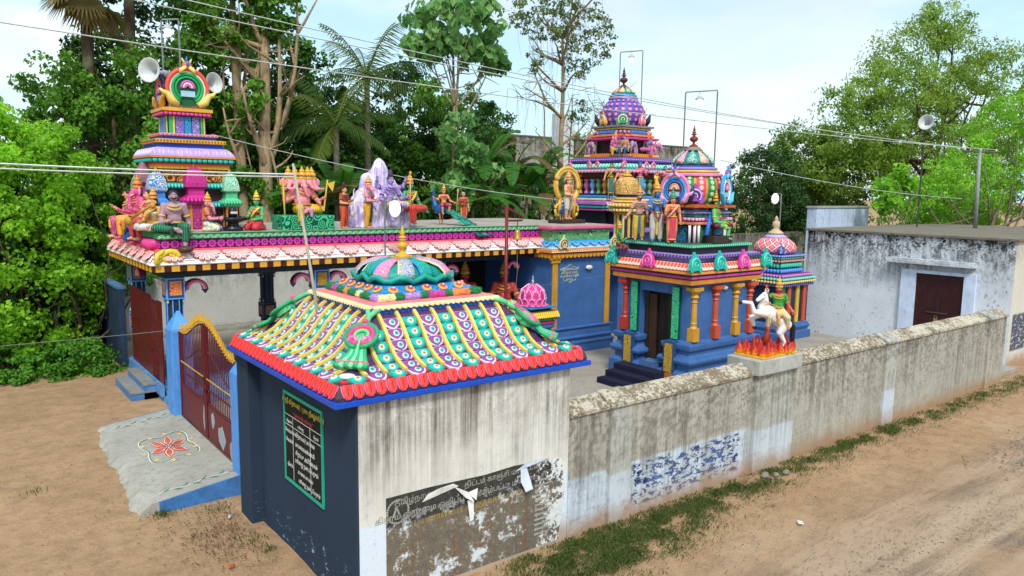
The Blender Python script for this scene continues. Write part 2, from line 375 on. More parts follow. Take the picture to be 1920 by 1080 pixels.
# ------------------------------------------------------------------ white store building on the right
M_wb = mat_wall('skylit_limewash_mould', '#d8dee6', '#262522', 4.6, 2.4, .9, 1.0, side=(4.5, 4.5, .35))  # cool skylight tint put into the limewash colour, under the mould stains
M_wbf = mat_wall('sunlit_road_face', '#cfc9bc', '#5d564c', 4.5, 1.2, .4, .3, patch=[(.2, 10, .5, 1.9, '#4d5163', .42)], soil='#9b7a58')  # warm sunlight tint put into the road face colour, with old paint patch
B = thing('store_building', 'flat-roofed white store building with black mould stains and maroon door', 'building', (29.78, 9.95, 0))
m = MB(); m.box(29.78, 42, 9.95, 17.85, -.1, 4.46)
wb = m.build('wall', [M_wb, M_wbf], B)
for p in wb.data.polygons:
    if abs(p.normal.y) > .5: p.material_index = 1
m = MB(); m.box(29.68, 42.1, 9.85, 17.95, 4.464, 4.56); m.build('roof_slab', mat_concrete('#7d7568', '#4a4239'), B, bev=.015)
m = MB(); m.box(29.4, 29.778, 11.15, 14.25, 3.43, 3.56); m.box(29.5, 29.778, 11.15, 14.25, 3.56, 3.62); m.build('door_hood', mat_wall('hood_wash', '#d3dae2', '#6a6a66', 3.62, .3, .5, .4), B, bev=.012)
fr = MB(); fr.box(29.66, 29.777, 13.2, 13.75, .1, 3.2); fr.box(29.66, 29.777, 11.1, 11.5, .1, 3.2); fr.box(29.66, 29.777, 11.5, 13.2, 3.08, 3.2)
fr.build('door_surround', paint('#c9d7ee', .8), B)
d = MB(); d.box(29.73, 29.776, 12.37, 13.19, .1, 3.07); d1 = d.build('door', paint('#330d10', .45), B, bev=.008)
d = MB(); d.box(29.73, 29.776, 11.51, 12.35, .1, 3.07); d2 = d.build('door', paint('#330d10', .45), B, bev=.008)
d = MB(); d.box(29.69, 29.73, 12.0, 12.75, 1.62, 1.66); d.build('bolt', paint('#6b5a52', .4, metal=.6), d1)
d = MB(); d.box(29.67, 29.7, 12.3, 12.44, 1.3, 1.42); d.tube([(29.685, 12.32, 1.42), (29.685, 12.33, 1.52), (29.685, 12.41, 1.52), (29.685, 12.42, 1.42)], .012, 5); d.build('padlock', paint('#b9a06a', .35, metal=.7), d1)
# low white parapet building behind it
B2 = thing('white_annexe', 'low plain white wall block standing behind the mould-stained store', 'building', (34, 20, 0))
m = MB(); m.box(34, 39, 20, 20.5, -.1, 5.35); m.build('wall', mat_wall('annexe_wash', '#c3d2e6', '#7c8290', 5.0, 1.2, .4, .35), B2)
m = MB(); m.box(33.95, 39.05, 19.95, 20.55, 5.352, 5.43); m.build('coping', mat_concrete('#a8a8a2'), B2)
# ------------------------------------------------------------------ corner pavilion with the feather-scale roof
cx, cy = 6.38, 11.4
PV = thing('corner_pavilion', 'pavilion with scale-patterned hipped roof and stained white wall at the road corner', 'pavilion', (4.39, 9.2, 0))
M_navy = mat_wall('navy_distemper', '#2a394c', '#161e29', 3.2, 1.0, .35, .3, patch=[(-.2, .3, .0, .6, '#8aa0b8', .585)], side=(3, 3, .5))
M_pvw = mat_wall('cream_limewash', '#dad8d0', '#332a1f', 3.05, 1.6, 1.0, .22, low='#cdd8e4', lowz=1.25, soil='#a58a6c', side=(6.5, 6.5, .2))
m = MB(); m.box(4.44, 8.35, 9.2, 9.5, -.1, 3.07); m.box(8.05, 8.35, 9.5, 13.4, -.1, 3.07); m.box(4.8, 8.05, 13.15, 13.4, .1, 3.07); m.build('wall', M_pvw, PV)
m = MB(); m.box(4.39, 4.436, 9.194, 13.0, -.1, 3.07); m.box(4.44, 4.8, 9.5, 13.0, -.1, 3.06); m.build('side_wall', M_navy, PV)
m = MB(); m.box(4.18, 4.8, 13.0, 13.6, -.1, 3.07); m.build('pillar', M_navy, PV, bev=.01)
# painted kerb strip at the foot of the side wall
def fascia(r0, r1, z0, z1, name, mat, pr=SQ, bev=0., parent=PV, smooth=False):
    m = MB(); m.plan([(r0, z0), (r1, z1)], pr, (cx, cy, 0)); return m.build(name, mat, parent, bev=bev, smooth=smooth)
RF = MB(); RF.plan([(2.33, 3.07), (2.33, 3.15)], SQ, (cx, cy, 0)); eave = RF.build('eave_fascia', paint('#0b49b8', .4), PV, bev=.008)
m = MB(); m.plan([(2.27, 3.152), (2.28, 3.2), (2.25, 3.28), (2.17, 3.34), (2.12, 3.35)], SQ, (cx, cy, 0)); cor = m.build('petal_cornice', paint('#4d3a44', .6), PV)
m = MB(); m.plan([(2.14, 3.352), (2.14, 3.385)], SQ, (cx, cy, 0)); m.build('red_band', paint('#e2382a', .45), PV)
# petals round the eave
def petal_mesh(w, hgt, lip, mats):
    """tongue-shaped petal, hangs along -y(local) ; local z out"""
    m = MB(); n = 7
    def out(s, z, yo=0): return [(s*w*.5*x, y*hgt+yo, z) for x, y in ((-.95, 0), (-1, -.45), (-.8, -.8), (-.3, -1), (.3, -1), (.8, -.8), (1, -.45), (.95, 0))]
    m.mat(1); m.rings([out(1.0, 0), out(1.0, lip*.5), out(.93, lip*.6, -.004)])
    m.mat(0); m.rings([out(.84, lip*.55), out(.8, lip*1.15), out(.45, lip*1.5)])
    m.mat(2); m.rings([[(x*w*.035, y*hgt-.02*hgt, lip*1.45) for x, y in ((-1, -.75), (1, -.75), (1, -.15), (-1, -.15))], [(x*w*.035, y*hgt-.02*hgt, lip*1.58) for x, y in ((-1, -.75), (1, -.75), (1, -.15), (-1, -.15))]])
    return mesh_of(m, 'petal', mats)
me_pet = petal_mesh(.165, .2, .03, [paint('#ea3b34', .4), paint('#f06a9a', .45), paint('#7a1418', .5)])
def around(rx, ry, z, tilt, step, cx_=cx, cy_=cy, sides=(0, 1, 2, 3), inset=0.):
    """frames along the four sides; local x along, y up the slope, z outwards"""
    Ms = []
    for s_ in sides:
        d = [V((1, 0, 0)), V((0, 1, 0)), V((-1, 0, 0)), V((0, -1, 0))][s_]; nrm = [V((0, -1, 0)), V((1, 0, 0)), V((0, 1, 0)), V((-1, 0, 0))][s_]
        half = (rx, ry, rx, ry)[s_]-inset; dist = (ry, rx, ry, rx)[s_]; n = max(1, int(round(2*half/step))); st = 2*half/n
        up_ = (V((0, 0, 1))*math.cos(tilt)-nrm*math.sin(tilt)); zz = nrm*math.cos(tilt)+V((0, 0, 1))*math.sin(tilt)
        for i in range(n):
            Ms.append(frame(V((cx_, cy_, z))+nrm*dist+d*(-half+st*(i+.5)), d, up_, zz))
    return Ms
pieces(me_pet, 'petal', cor, around(2.2, 2.2, 3.345, rad(27), .168))
# roof shell: S-curved hip
prof = [(2.09, 3.386), (1.9, 3.44), (1.74, 3.53), (1.6, 3.66), (1.48, 3.81), (1.36, 3.95), (1.24, 4.06), (1.12, 4.12)]
m = MB(); m.plan(prof, SQ, (cx, cy, 0)); roof = m.build('roof', paint('#4f2f5c', .55), PV)
def roof_at(r):   # r = distance from centre of side -> z, slope
    for (a, za), (b, zb) in zip(prof, prof[1:]):
        if b <= r <= a: return za+(zb-za)*(a-r)/(a-b), math.atan2(zb-za, a-b)
    return prof[-1][1], .5
def scale_mesh(cb, ce, ring, dot):
    m = MB(); w, h = .276, .285
    def o(s, z, yo=0, se=0.):
        pts = [(-1, .15), (-1, -.25), (-.78, -.6), (-.42, -.82), (0, -1.02), (.42, -.82), (.78, -.6), (1, -.25), (1, .15), (.5, .2), (-.5, .2)]
        return [(s*w*.5*x, y*h*.62*s+yo, z*(.35 if y > .1 else 1)) for x, y in pts]
    m.mat(1); m.rings([o(1.02, -.01), o(1.03, .022), o(.92, .03)])
    m.mat(0); m.rings([o(.86, .026), o(.82, .04), o(.5, .046)])
    m.mat(2); m.lathe([(.052, .04), (.049, .052), (.038, .054)], 10, (0, -.06, 0))
    m.mat(3); m.lathe([(.039, .045), (.036, .057), (.02, .059)], 8, (0, -.06, 0))
    m.mat(4); m.lathe([(.02, .05), (.018, .062), (.008, .064)], 6, (0, -.06, 0))
    return mesh_of(m, 'roof_scale', [paint(cb, .45), paint(ce, .45), paint('#dfe6da', .5), paint(ring, .45), paint(dot, .45)])
me_sa = scale_mesh('#0fb6a4', '#0a8f86', '#e8c77c', '#d23c54'); me_sb = scale_mesh('#8a4a94', '#d8c3d8', '#35b8b0', '#1f7f8a')
def rib_mesh(pts, wx, th):
    pass
me_rib_cache = {}
SP = .318
for s_ in range(4):
    d = [V((1, 0, 0)), V((0, 1, 0)), V((-1, 0, 0)), V((0, -1, 0))][s_]; nrm = [V((0, -1, 0)), V((1, 0, 0)), V((0, 1, 0)), V((-1, 0, 0))][s_]
    c0 = V((cx, cy, 0)); Ma, Mb_ = [], []
    # path length parameter down the slope
    for k in range(-6, 7):
        x = k*SP; lim = abs(x)+.12
        r = 2.075; rows = []
        while r > max(1.16, lim):
            rows.append(r); z, sl = roof_at(r); r -= .2*math.cos(sl)
        for j, r in enumerate(rows):
            z, sl = roof_at(r)
            upv = V((0, 0, 1))*math.sin(sl)-nrm*math.cos(sl); zz = nrm*math.sin(sl)+V((0, 0, 1))*math.cos(sl)
            if s_ in (0, 3) or True: (Ma if k % 2 == 0 else Mb_).append(frame(c0+nrm*r+d*x+V((0, 0, z)), d, upv, zz) @ Matrix.Rotation(rad(6), 4, 'X'))
    pieces(me_sa, 'roof_scale', roof, Ma); pieces(me_sb, 'roof_scale', roof, Mb_)
    for k in range(-6, 6):
        x = (k+.5)*SP; lim = abs(x)+.03; m = MB(); rs = []
        for i in range(13):
            r = 2.08-(2.08-max(1.12, lim))*i/12; z, sl = roof_at(min(r, 2.088)); n_ = nrm*math.sin(sl)+V((0, 0, 1))*math.cos(sl)
            p = c0+nrm*r+V((0, 0, z))
            rs.append([p+d*(x-.03)-n_*.01, p+d*(x-.026)+n_*.046, p+d*(x+.026)+n_*.046, p+d*(x+.03)-n_*.01])
        m.rings(rs); m.build('roof_rib', paint('#e3c65c', .45), roof)
# upper mouldings
fascia(1.2, 1.2, 4.09, 4.15, 'scallop_band', paint('#0c55b4', .4))
m = MB()
for M in around(1.18, 1.18, 4.19, rad(55), .1): 
    pts = [M @ V(p) for p in ((-.052, .0, .0), (-.05, -.05, .012), (0, -.085, .016), (.05, -.05, .012), (.052, 0, 0))]; q = [p+V((0, 0, .03)) for p in pts]; m.rings([pts, q])
m.build('scallop_trim', paint('#e9d9a0', .5), PV, kind='stuff')
m = MB(); m.plan([(1.19, 4.155), (1.17, 4.19), (1.02, 4.24), (.98, 4.245)], SQ, (cx, cy, 0)); m.build('pink_slope', paint('#ef7f83', .45), PV)
# flower garland in blocks
gcol = ['#e8dfa0', '#137a46', '#b58fd0', '#137a46', '#c93f9a', '#137a46', '#e88a4a', '#137a46']
for s_ in range(4):
    d = [V((1, 0, 0)), V((0, 1, 0)), V((-1, 0, 0)), V((0, -1, 0))][s_]; nrm = [V((0, -1, 0)), V((1, 0, 0)), V((0, 1, 0)), V((-1, 0, 0))][s_]
    e = -.97; ks = [0, 1, 2, 3, 4, 5, 6, 7]
    for i, wd in enumerate((.3, .16, .3, .14, .32, .15, .35, .2)):
        m = MB(); a = V((cx, cy, 4.285))+nrm*.955+d*e; b = a+d*(wd-.006); rr = random.Random(i+s_*9)
        m.tube([a, a+d*.02, b-d*.02, b], [.045, .062, .062, .045], 10)
        for q in range(int(wd*260)):
            t_ = rr.random(); an = rr.uniform(-.6, 2.6); pc = a+(b-a)*t_+nrm*.06*math.cos(an)+V((0, 0, .06*math.sin(an)))
            m.add([pc+d*.014, pc+nrm*.016+V((0, 0, .004)), pc-d*.014, pc+V((0, 0, .016))+nrm*.01], [(0, 1, 3), (1, 2, 3)])
        m.build('garland_block', paint(gcol[(i+s_) % 8], .7), PV)
        e += wd
m = MB(); m.plan([(.93, 4.25), (.92, 4.31), (.68, 4.43), (.6, 4.44)], SQ, (cx, cy, 0)); bp = m.build('rosette_slope', scroll('#2f9bd6', '#1d6fb8', 7, 20, .3), PV)
m = MB(); m.mat(0).lathe([(.085, 0), (.088, .02), (.07, .035)], 10); m.mat(1).lathe([(.05, .02), (.045, .05), (.03, .058)], 9); m.mat(2).lathe([(.026, .04), (.02, .07)], 7)
me_ros = mesh_of(m, 'rosette', [paint('#e9a24e', .45), paint('#d23a48', .45), paint('#f0c6cf', .45)])
pieces(me_ros, 'rosette', bp, around(.8, .8, 4.375, rad(63.4), .29, inset=.02))
# lotus dome
dome = MB(); RSQ = rsq(.42, 5)
dome.plan([(.62, 4.445), (.69, 4.5), (.68, 4.6), (.6, 4.69), (.44, 4.75), (.2, 4.78)], RSQ, (cx, cy, 0)); dm = dome.build('dome', paint('#0f8f84', .4), PV, smooth=True)
m = MB()
for k in range(12):
    a = 2*PI*k/12+.1; ca, sa = math.cos(a), math.sin(a); f = .66*min(1.18, 1/max(abs(ca), abs(sa))); rs = []
    for r_, z_ in ((f+.04, 4.52), (f*1.05, 4.61), (f*.92, 4.7), (f*.68, 4.765), (f*.34, 4.795)):
        wdt = .115*(r_/f)**.5+.01; tx, ty = -sa, ca
        rs.append([(cx+ca*r_+tx*u*wdt, cy+sa*r_+ty*u*wdt, 4.0+(z_-4.0)+.022*(1-u*u)) for u in (-1, -.5, 0, .5, 1)])
    me_ = MB(); me_.rings(rs, False, False, closed=False); 
    ob = me_.build('dome_petal', scroll(['#12b5a2', '#e85f97', '#2a7fd0'][k % 3], ['#0a6f70', '#f6b9cf', '#e7d28a'][k % 3], 14, 30, .2), dm, smooth=True)
    sm = ob.modifiers.new('thick', 'SOLIDIFY'); sm.thickness = .03; sm.offset = 1
    m = MB(); m.tube([(p[0][0]+ca*.012, p[0][1]+sa*.012, p[0][2]+.015) for p in rs], .02, 5); m.build('dome_bead', paint(['#e6d6a0', '#2a8fe0'][k % 2], .45), dm, smooth=True)
m = MB(); n = 44; pts = []
for j in range(n+1):
    a = 2*PI*j/n; ca, sa = math.cos(a), math.sin(a); f = .73*min(1.16, 1/max(abs(ca), abs(sa))); pts.append((cx+ca*f, cy+sa*f, 4.53+.045*math.cos(a*12)))
m.tube(pts, .05, 6); m.build('dome_rim', paint('#0d9e8c', .4), dm, smooth=True)
m = MB(); m.box(cx-.2, cx+.2, cy-.2, cy+.2, 4.785, 4.815); m.box(cx-.16, cx+.16, cy-.16, cy+.16, 4.815, 4.84); fb = m.build('finial_base', paint('#d9a92c', .35), PV, bev=.006)
m = MB(); m.lathe([(.15, 4.84), (.12, 4.87), (.05, 4.91), (.04, 4.95), (.075, 4.99), (.095, 5.03), (.075, 5.07), (.035, 5.1), (.06, 5.12), (.065, 5.135), (.03, 5.15), (.075, 5.165), (.07, 5.18), (.025, 5.2), (.04, 5.22), (.045, 5.25), (.02, 5.31), (.003, 5.37)], 18, (cx, cy, 0))
m.build('finial', paint('#dba928', .32), PV, smooth=True)
# scrolled corner ornaments on the four hips
def corner_orn(sx, sy):
    dg = V((sx, sy, 0)).normalized(); sd_ = V((-dg.y, dg.x, 0))
    def P(r, off=0., lift=0.): # r along side distance -> point on hip
        z, sl = roof_at(r); return V((cx+sx*r, cy+sy*r, z+.05+lift))+sd_*off
    def arc(c, ax, ay, R_, a0, a1, r0, r1, n=16): return [c+ax*(R_*math.cos(a0+(a1-a0)*i/n))+ay*(R_*math.sin(a0+(a1-a0)*i/n)) for i in range(n+1)], [r0+(r1-r0)*i/n for i in range(n+1)]
    ay = (P(1.35)-P(1.8)).normalized(); nz_ = sd_.cross(ay); nz_ = nz_ if nz_.z > 0 else -nz_
    c = P(1.52)+nz_*.06
    root = MB(); root.prism([(.21*math.cos(2*PI*i/16), .19*math.sin(2*PI*i/16)+.02) for i in range(16)], c-nz_*.1, sd_, nz_.cross(sd_), .1); ro = root.build('corner_crest', scroll('#158a58', '#6fd59a', 12, 34, .1), roof)
    for R_, w_, hx in ((.235, .034, '#1f9f62'), (.175, .036, '#e0408a'), (.14, .024, '#d12a44'), (.1, .03, '#63c98c')):
        m = MB(); p, r_ = arc(c+nz_*.02, sd_, ay, R_, -.45*PI, 1.45*PI, w_, w_); m.tube(p, r_, 6); m.build('crest_curl', paint(hx, .45), ro, smooth=True)
    for e in (-1, 1):
        m = MB(); p, r_ = arc(c+sd_*(.1*e)-ay*.1+nz_*.03, sd_*e, ay, .06, -.2*PI, 1.4*PI, .034, .02, 10); m.tube(p, r_, 6); m.build('crest_curl', paint('#ea6aa8', .45), ro, smooth=True)
    m = MB(); m.ell(c+ay*.26+nz_*.05, .045); m.build('crest_bud', paint('#e2487f', .45), ro, smooth=True)
    for i in range(7):     # pleated green skirt spreading down the hip
        u = (i-3)/3; m = MB(); m.tube([c+sd_*(u*.05)+nz_*.02, P(1.72, u*.12, .03), P(1.9, u*.22, .03)], [.028, .036, .05], 6)
        o = m.build('skirt_pleat', paint(['#1fa868', '#7fe0a6'][i % 2], .45), ro, smooth=True)
        m = MB(); a_ = P(1.84, u*.19, .03); b_ = P(1.865, u*.2, .03); m.tube([a_, b_], .053, 6); m.build('hem_band', paint('#d3607a', .45), o)
    m = MB(); m.tube([c+ay*.2, P(1.3, .0, .03), P(1.2, .06, .02), P(1.12, .12, .0)], [.05, .045, .04, .025], 6); m.tube([P(1.3, .0, .03), P(1.2, -.06, .02), P(1.12, -.12, .0)], [.045, .04, .025], 6)
    m.build('crest_stem', paint('#5fc48b', .45), ro, smooth=True)
for sx, sy in ((-1, -1), (-1, 1), (1, -1), (1, 1)): corner_orn(sx, sy)
m = MB(); m.ell((cx-1.98, cy-1.97, 3.41), (.12, .13, .035)); m.build('plaster_patch', paint('#e6e0d6', .8), roof, smooth=True)
# slanting bamboo pole and thin rod standing on the roof
o = MB(); o.tube([(4.98, 11.6, 3.45), (4.97, 12.1, 4.9), (4.94, 12.6, 6.4)], [.03, .027, .022], 6)
tag(o.build('bamboo_pole', paint('#a8a391', .8), smooth=True), 'long grey bamboo pole leaning over the scale roof', 'pole')
# notice board on the side wall
NB = thing('notice_board', 'black notice board with green border and chalk writing on navy wall', 'notice board', (4.385, 11.0, 1.2))
m = MB(); m.box(4.372, 4.386, 10.29, 11.75, 1.24, 2.66); m.build('board', mat_concrete('#20221f', '#0e0f0e', 2), NB)
m = MB()
for b in ((10.24, 11.8, 2.66, 2.71), (10.24, 11.8, 1.19, 1.24), (10.24, 10.29, 1.24, 2.66), (11.75, 11.8, 1.24, 2.66)): m.box(4.36, 4.386, b[0], b[1], b[2], b[3])
m.build('border', paint('#18a585', .5), NB)
def TY(x, y, z): return frame((x, y, z), (0, -1, 0), (0, 0, 1), (-1, 0, 0))      # text on a wall facing -X
white = paint('#d8d8d2', .8); yel = paint('#d8c23c', .6); redp = paint('#c2313d', .6)
for s_, y, z, sz, mt, sx in (('சித்தி விநாயகர் ஆலய நிகழ்ச்சிகள்', 11.02, 2.52, .15, yel, .82), ('" நவசக்தி பூஜை "', 11.0, 2.36, .11, redp, 1), ('கிழமை', 11.58, 2.2, .085, white, 1), ('பூஜை', 11.1, 2.2, .085, white, 1), ('நேரம்', 10.5, 2.2, .085, white, 1),
        ('செவ்வாய்', 11.55, 2.03, .11, white, .9), ('விநாயகர் மாலை', 10.95, 2.03, .13, white, .9), ('வெள்ளி', 11.57, 1.87, .11, white, .9), ('மாலைகண்ணகி', 10.95, 1.87, .13, white, .9), ('சிறப்பு அபிஷேகம்', 10.9, 1.73, .13, white, .9), ('பூஜை நடைபெறும்', 10.9, 1.6, .13, white, .9),
        ('தினம்', 11.57, 1.46, .11, white, .9), ('காலை மாலை', 10.95, 1.44, .12, white, .9), ('பூஜை நடைபெறும்', 10.8, 1.3, .12, white, .9)):
    text_mesh(s_, sz*.74, 'lettering', mt, NB, TY(4.371, y, z), .001, 'CENTER', sx)
m = MB()
for z in (2.32, 2.15): m.box(4.368, 4.3715, 10.29, 11.75, z, z+.008)
for y in (11.42, 10.72): m.box(4.368, 4.3715, y, y+.008, 1.26, 2.32)
m.build('ruled_lines', white, NB)
# old painted information panel on the front wall
def mat_notice():
    t = NT('flaking_black_paint'); v = t.vec(); sp = t.n('SeparateXYZ', Vector=t.tc.outputs['Object']); Zz = sp.outputs[2]; Xx = sp.outputs[0]
    n1 = t.noise(v, 2.0, 9, .72); n2 = t.noise(v, 11, 9, .75); n3 = t.noise(v, 50, 5, .7); vs_ = t.noise(t.vec((6, 6, .8)), 1.2, 6, .7)
    blk = t.mix(t.ramp(n2, .4, .7), c4('#2e2d2a'), c4('#4d4a44'))
    old = t.mix(t.ramp(n1, .35, .65), c4('#625e55'), c4('#83745f')); old = t.mix(t.ramp(vs_, .5, .68, 0, .8), old, c4('#75523a')); old = t.mix(t.ramp(n2, .52, .66), old, c4('#8e8c82')); old = t.mix(t.ramp(n3, .5, .62, 0, .7), old, c4('#2d2b27'))
    lo = t.ramp(t.math('ADD', Zz, t.math('MULTIPLY', n1, .25)), 1.2, 1.3); c = t.mix(lo, old, blk)
    wb_ = t.math('MULTIPLY', t.ramp(t.math('ADD', n1, t.math('MULTIPLY', n2, .35)), .71, .76), t.ramp(Zz, 1.1, 1.3, 1, .0)); c = t.mix(wb_, c, c4('#c9d0d4'))
    ee = t.math('MULTIPLY', t.ramp(Xx, 2.1, 3.4, 0, .3), 1.); wc = t.ramp(t.math('ADD', t.math('ADD', n2, n1), ee), 1.21, 1.24); c = t.mix(wc, c, c4('#d3d6d4'))
    t.bump(t.math('ADD', n2, wb_), .4, .02); return t.done(c, .85, .25)
IP = thing('information_panel', 'flaking black painted panel with peeling letters on the stained white wall', 'painted sign', (4.86, 9.195, 0))
m = MB(); poly = [(4.86, .05), (8.15, .05), (8.28, .9), (8.2, 1.5), (7.2, 1.58), (6.6, 1.56), (5.6, 1.6), (4.86, 1.6)]
m.rings([[(x, 9.1985, z) for x, z in poly], [(x, 9.196, z) for x, z in poly]][::-1]); m.build('panel', mat_notice(), IP)
def TX(x, y, z, a=0.): return frame((x, y, z), (math.cos(a), 0, math.sin(a)), (-math.sin(a), 0, math.cos(a)), (0, -1, 0))
letw = paint('#a7a59c', .8, .3); lety = paint('#a9924a', .8, .3)
for s_, x, z, sz, mt in (('தமிழ்நாடு', 5.32, 1.45, .14, letw), ('திட்டம் காஞ்சி மாவட்டம்', 6.95, 1.44, .14, letw), ('கிராம வறுமை ஒழிப்பு சங்கம்', 5.72, 1.24, .15, letw), ('கள்ளிப்பட்டு ம் ஊராட்சி', 7.05, 1.25, .15, letw), ('பயனாளிகள் விபர', 5.95, 1.07, .15, lety), ('தகவல் பலகை', 6.95, 1.07, .16, lety)):
    text_mesh(s_, sz*.86, 'lettering', mt, IP, TX(x, 9.1955, z), .001)
m = MB(); m.lathe([(.17, 0), (.17, .002), (.15, .002), (.15, 0)], 24); 
em = [MB(), MB()]
for k in range(28):
    a, b = 2*PI*k/28, 2*PI*(k+.8)/28; em[0].prism([(.16*math.cos(a), .16*math.sin(a)), (.19*math.cos(a), .19*math.sin(a)), (.19*math.cos(b), .19*math.sin(b)), (.16*math.cos(b), .16*math.sin(b))], (5.05, 9.1955, 1.36), (1, 0, 0), (0, 0, 1), .001)
em[0].prism([(-.1, -.08), (-.02, .1), (.06, -.1), (.03, -.1), (-.02, .03), (-.06, -.08)], (5.05, 9.1955, 1.36), (1, 0, 0), (0, 0, 1), .001)
em[0].build('emblem', letw, IP)
def torn(pts, name, mat, d=.02):
    m = MB(); n = len(pts); rs = [[(x, 9.19-dd, z) for x, z, dd in pts], [(x, 9.187-dd, z) for x, z, dd in pts]]; m.rings(rs[::-1]); return m.build(name, mat, IP)
paper = paint('#dcdcd8', .8); pblue = paint('#c9d6e4', .8)
for pts, mt in (([(5.45, 1.4, 0), (5.9, 1.47, 0), (6.1, 1.5, 0), (6.0, 1.56, 0), (5.75, 1.55, .01), (5.55, 1.5, 0)], paper), ([(6.0, 1.52, .0), (6.25, 1.38, .06), (6.33, 1.22, .09), (6.2, 1.3, .05)], paper), ([(6.25, 1.36, .02), (6.4, 1.42, .08), (6.36, 1.24, .1)], paper), ([(6.25, 1.24, .02), (6.36, 1.22, .03), (6.34, .92, .06), (6.28, .9, .05)], paper),
        ([(7.2, 1.48, 0), (7.85, 1.53, 0), (7.9, 1.57, .03), (7.4, 1.58, .01)], pblue), ([(7.3, 1.5, .01), (7.42, 1.5, .02), (7.5, 1.15, .09), (7.36, 1.12, .08), (7.28, 1.3, .04)], pblue)): torn(pts, 'torn_paper', mt)
for j in range(12):
    x = 7.62; z = 1.2-.085*j; m = MB(); m.box(x, x+.28+.1*random.random(), 9.194, 9.1955, z, z+.03); m.build('list_line', letw, IP)
# ------------------------------------------------------------------ entrance ramp, gate and steps
M_ramp = mat_concrete('#a7a49a', '#77726a')
RP = thing('entrance_ramp', 'broken-edged cement ramp with a painted red flower kolam before the maroon gate', 'ramp', (3.5, 17, 0))
rr = random.Random(3); m = MB(); n = 110; top, bot, e2 = [], [], []
for i in range(n):
    y = 14.42+(19.9-14.42)*i/(n-1); x = 2.76+.1*mn.noise((y*1.1, 0, 4))+.05*mn.noise((y*4, 0, 2))+(.25 if i > n-4 else 0)*0
    top.append((x+.06, y, .2+rr.uniform(-.006, .006))); bot.append((x-.2+.08*mn.noise((y*3, 1, 0)), y, -.06)); e2.append((x-.08+.06*mn.noise((y*6, 3, 0)), y, .09+.04*mn.noise((y*5, 5, 0))))
back = [(4.5, 14.42+(19.9-14.42)*i/(n-1), .405) for i in range(n)]; mid = [(3.05+rr.uniform(-.015, .015), back[i][1], .23) for i in range(n)]
m.add(bot+e2+top+mid+back, [(k*n+i+1, k*n+i, (k+1)*n+i, (k+1)*n+i+1) for k in range(4) for i in range(n-1)])
for s_, j in ((0, 0), (1, n-1)):
    f = [bot[j], e2[j], top[j], mid[j], back[j], (4.5, back[j][1], -.06)]; m.add(f, [tuple(range(6)) if s_ == 1 else tuple(range(5, -1, -1))])
m.build('slab', M_ramp, RP)
m = MB()
def sidebar(y0, y1, h0, h1): 
    m.rings([[(2.95, y0, -.06), (2.95, y1, -.06), (2.95, y1, h0), (2.95, y0, h0)], [(4.5, y0, -.06), (4.5, y1, -.06), (4.5, y1, h1), (4.5, y0, h1)]])
sidebar(14.38, 14.417, .21, .4); m.build('painted_edge', paint('#3f78b8', .7, .3), RP); m = MB(); sidebar(19.903, 19.94, .21, .41); m.build('painted_edge', paint('#3f78b8', .7, .3), RP)
def rz(x): return .23+(x-3.05)*(.175/1.45)+.004
def flat(name, poly, mat, parent=RP, dz=.0):
    m = MB(); 
    m.add([(x, y, rz(x)+dz) for x, y in poly], [tuple(range(len(poly)))]); o = m.build(name, mat, parent)
    if o.data.polygons[0].normal.z < 0: o.data.flip_normals()
    return o
def ribbon(name, pts, w, mat, dz=.003):
    m = MB(); L_ = [V((p[0], p[1], 0)) for p in pts]; a, b = [], []
    for i, p in enumerate(L_):
        d = (L_[min(i+1, len(L_)-1)]-L_[max(i-1, 0)]).normalized(); nn = V((-d.y, d.x, 0))*w*.5*(1 if hasattr(w, '__len__') is False else 1)
        a.append((p.x+nn.x, p.y+nn.y, rz(p.x)+dz)); b.append((p.x-nn.x, p.y-nn.y, rz(p.x)+dz))
    k = len(a); m.add(a+b, [(i+1, i, k+i, k+i+1) for i in range(k-1)]); o = m.build(name, mat, RP)
    if o.data.polygons[0].normal.z < 0: o.data.flip_normals()
    return o
kc = (3.75, 17.15)
chalk = paint('#e6e3da', .9); kred = paint('#cf6048', .9, .4); kgr = paint('#3f8f68', .9, .4); kpur = paint('#7a2344', .85); kye = paint('#d8b070', .85)
def pol(r, a, c=kc, sx=.5, sy=.92): return (c[0]+r*math.cos(a)*sx, c[1]+r*math.sin(a)*sy)
ribbon('kolam_outline', [pol(.98+.2*math.cos(4*a), a+PI/4) for a in np.linspace(0, 2*PI, 64)], .024, kgr, .002)
ribbon('kolam_outline', [pol(1.03+.2*math.cos(4*a), a+PI/4) for a in np.linspace(0, 2*PI, 64)], .018, chalk, .002)
for k in range(6):
    a = k*PI/3+.2; flat('kolam_petal', [pol(.02, a), pol(.4, a-.5), pol(.58, a-.3), pol(.8, a), pol(.58, a+.3), pol(.4, a+.5)], kred, dz=.004)
    ribbon('kolam_line', [pol(.06, a), pol(.38, a-.36), pol(.55, a-.22), pol(.78, a), pol(.55, a+.22), pol(.38, a+.36), pol(.06, a)], .016, chalk, .008)
    flat('kolam_seed', [pol(.04, a+.5), pol(.16, a+.25), pol(.3, a+.5), pol(.16, a+.8)], kpur, dz=.011)
for k in range(10):
    a = k*PI/5+.1; flat('kolam_leaf', [pol(.9, a-.03), pol(1.0, a-.1), pol(1.12, a), pol(1.0, a+.1)], kye, dz=.006)
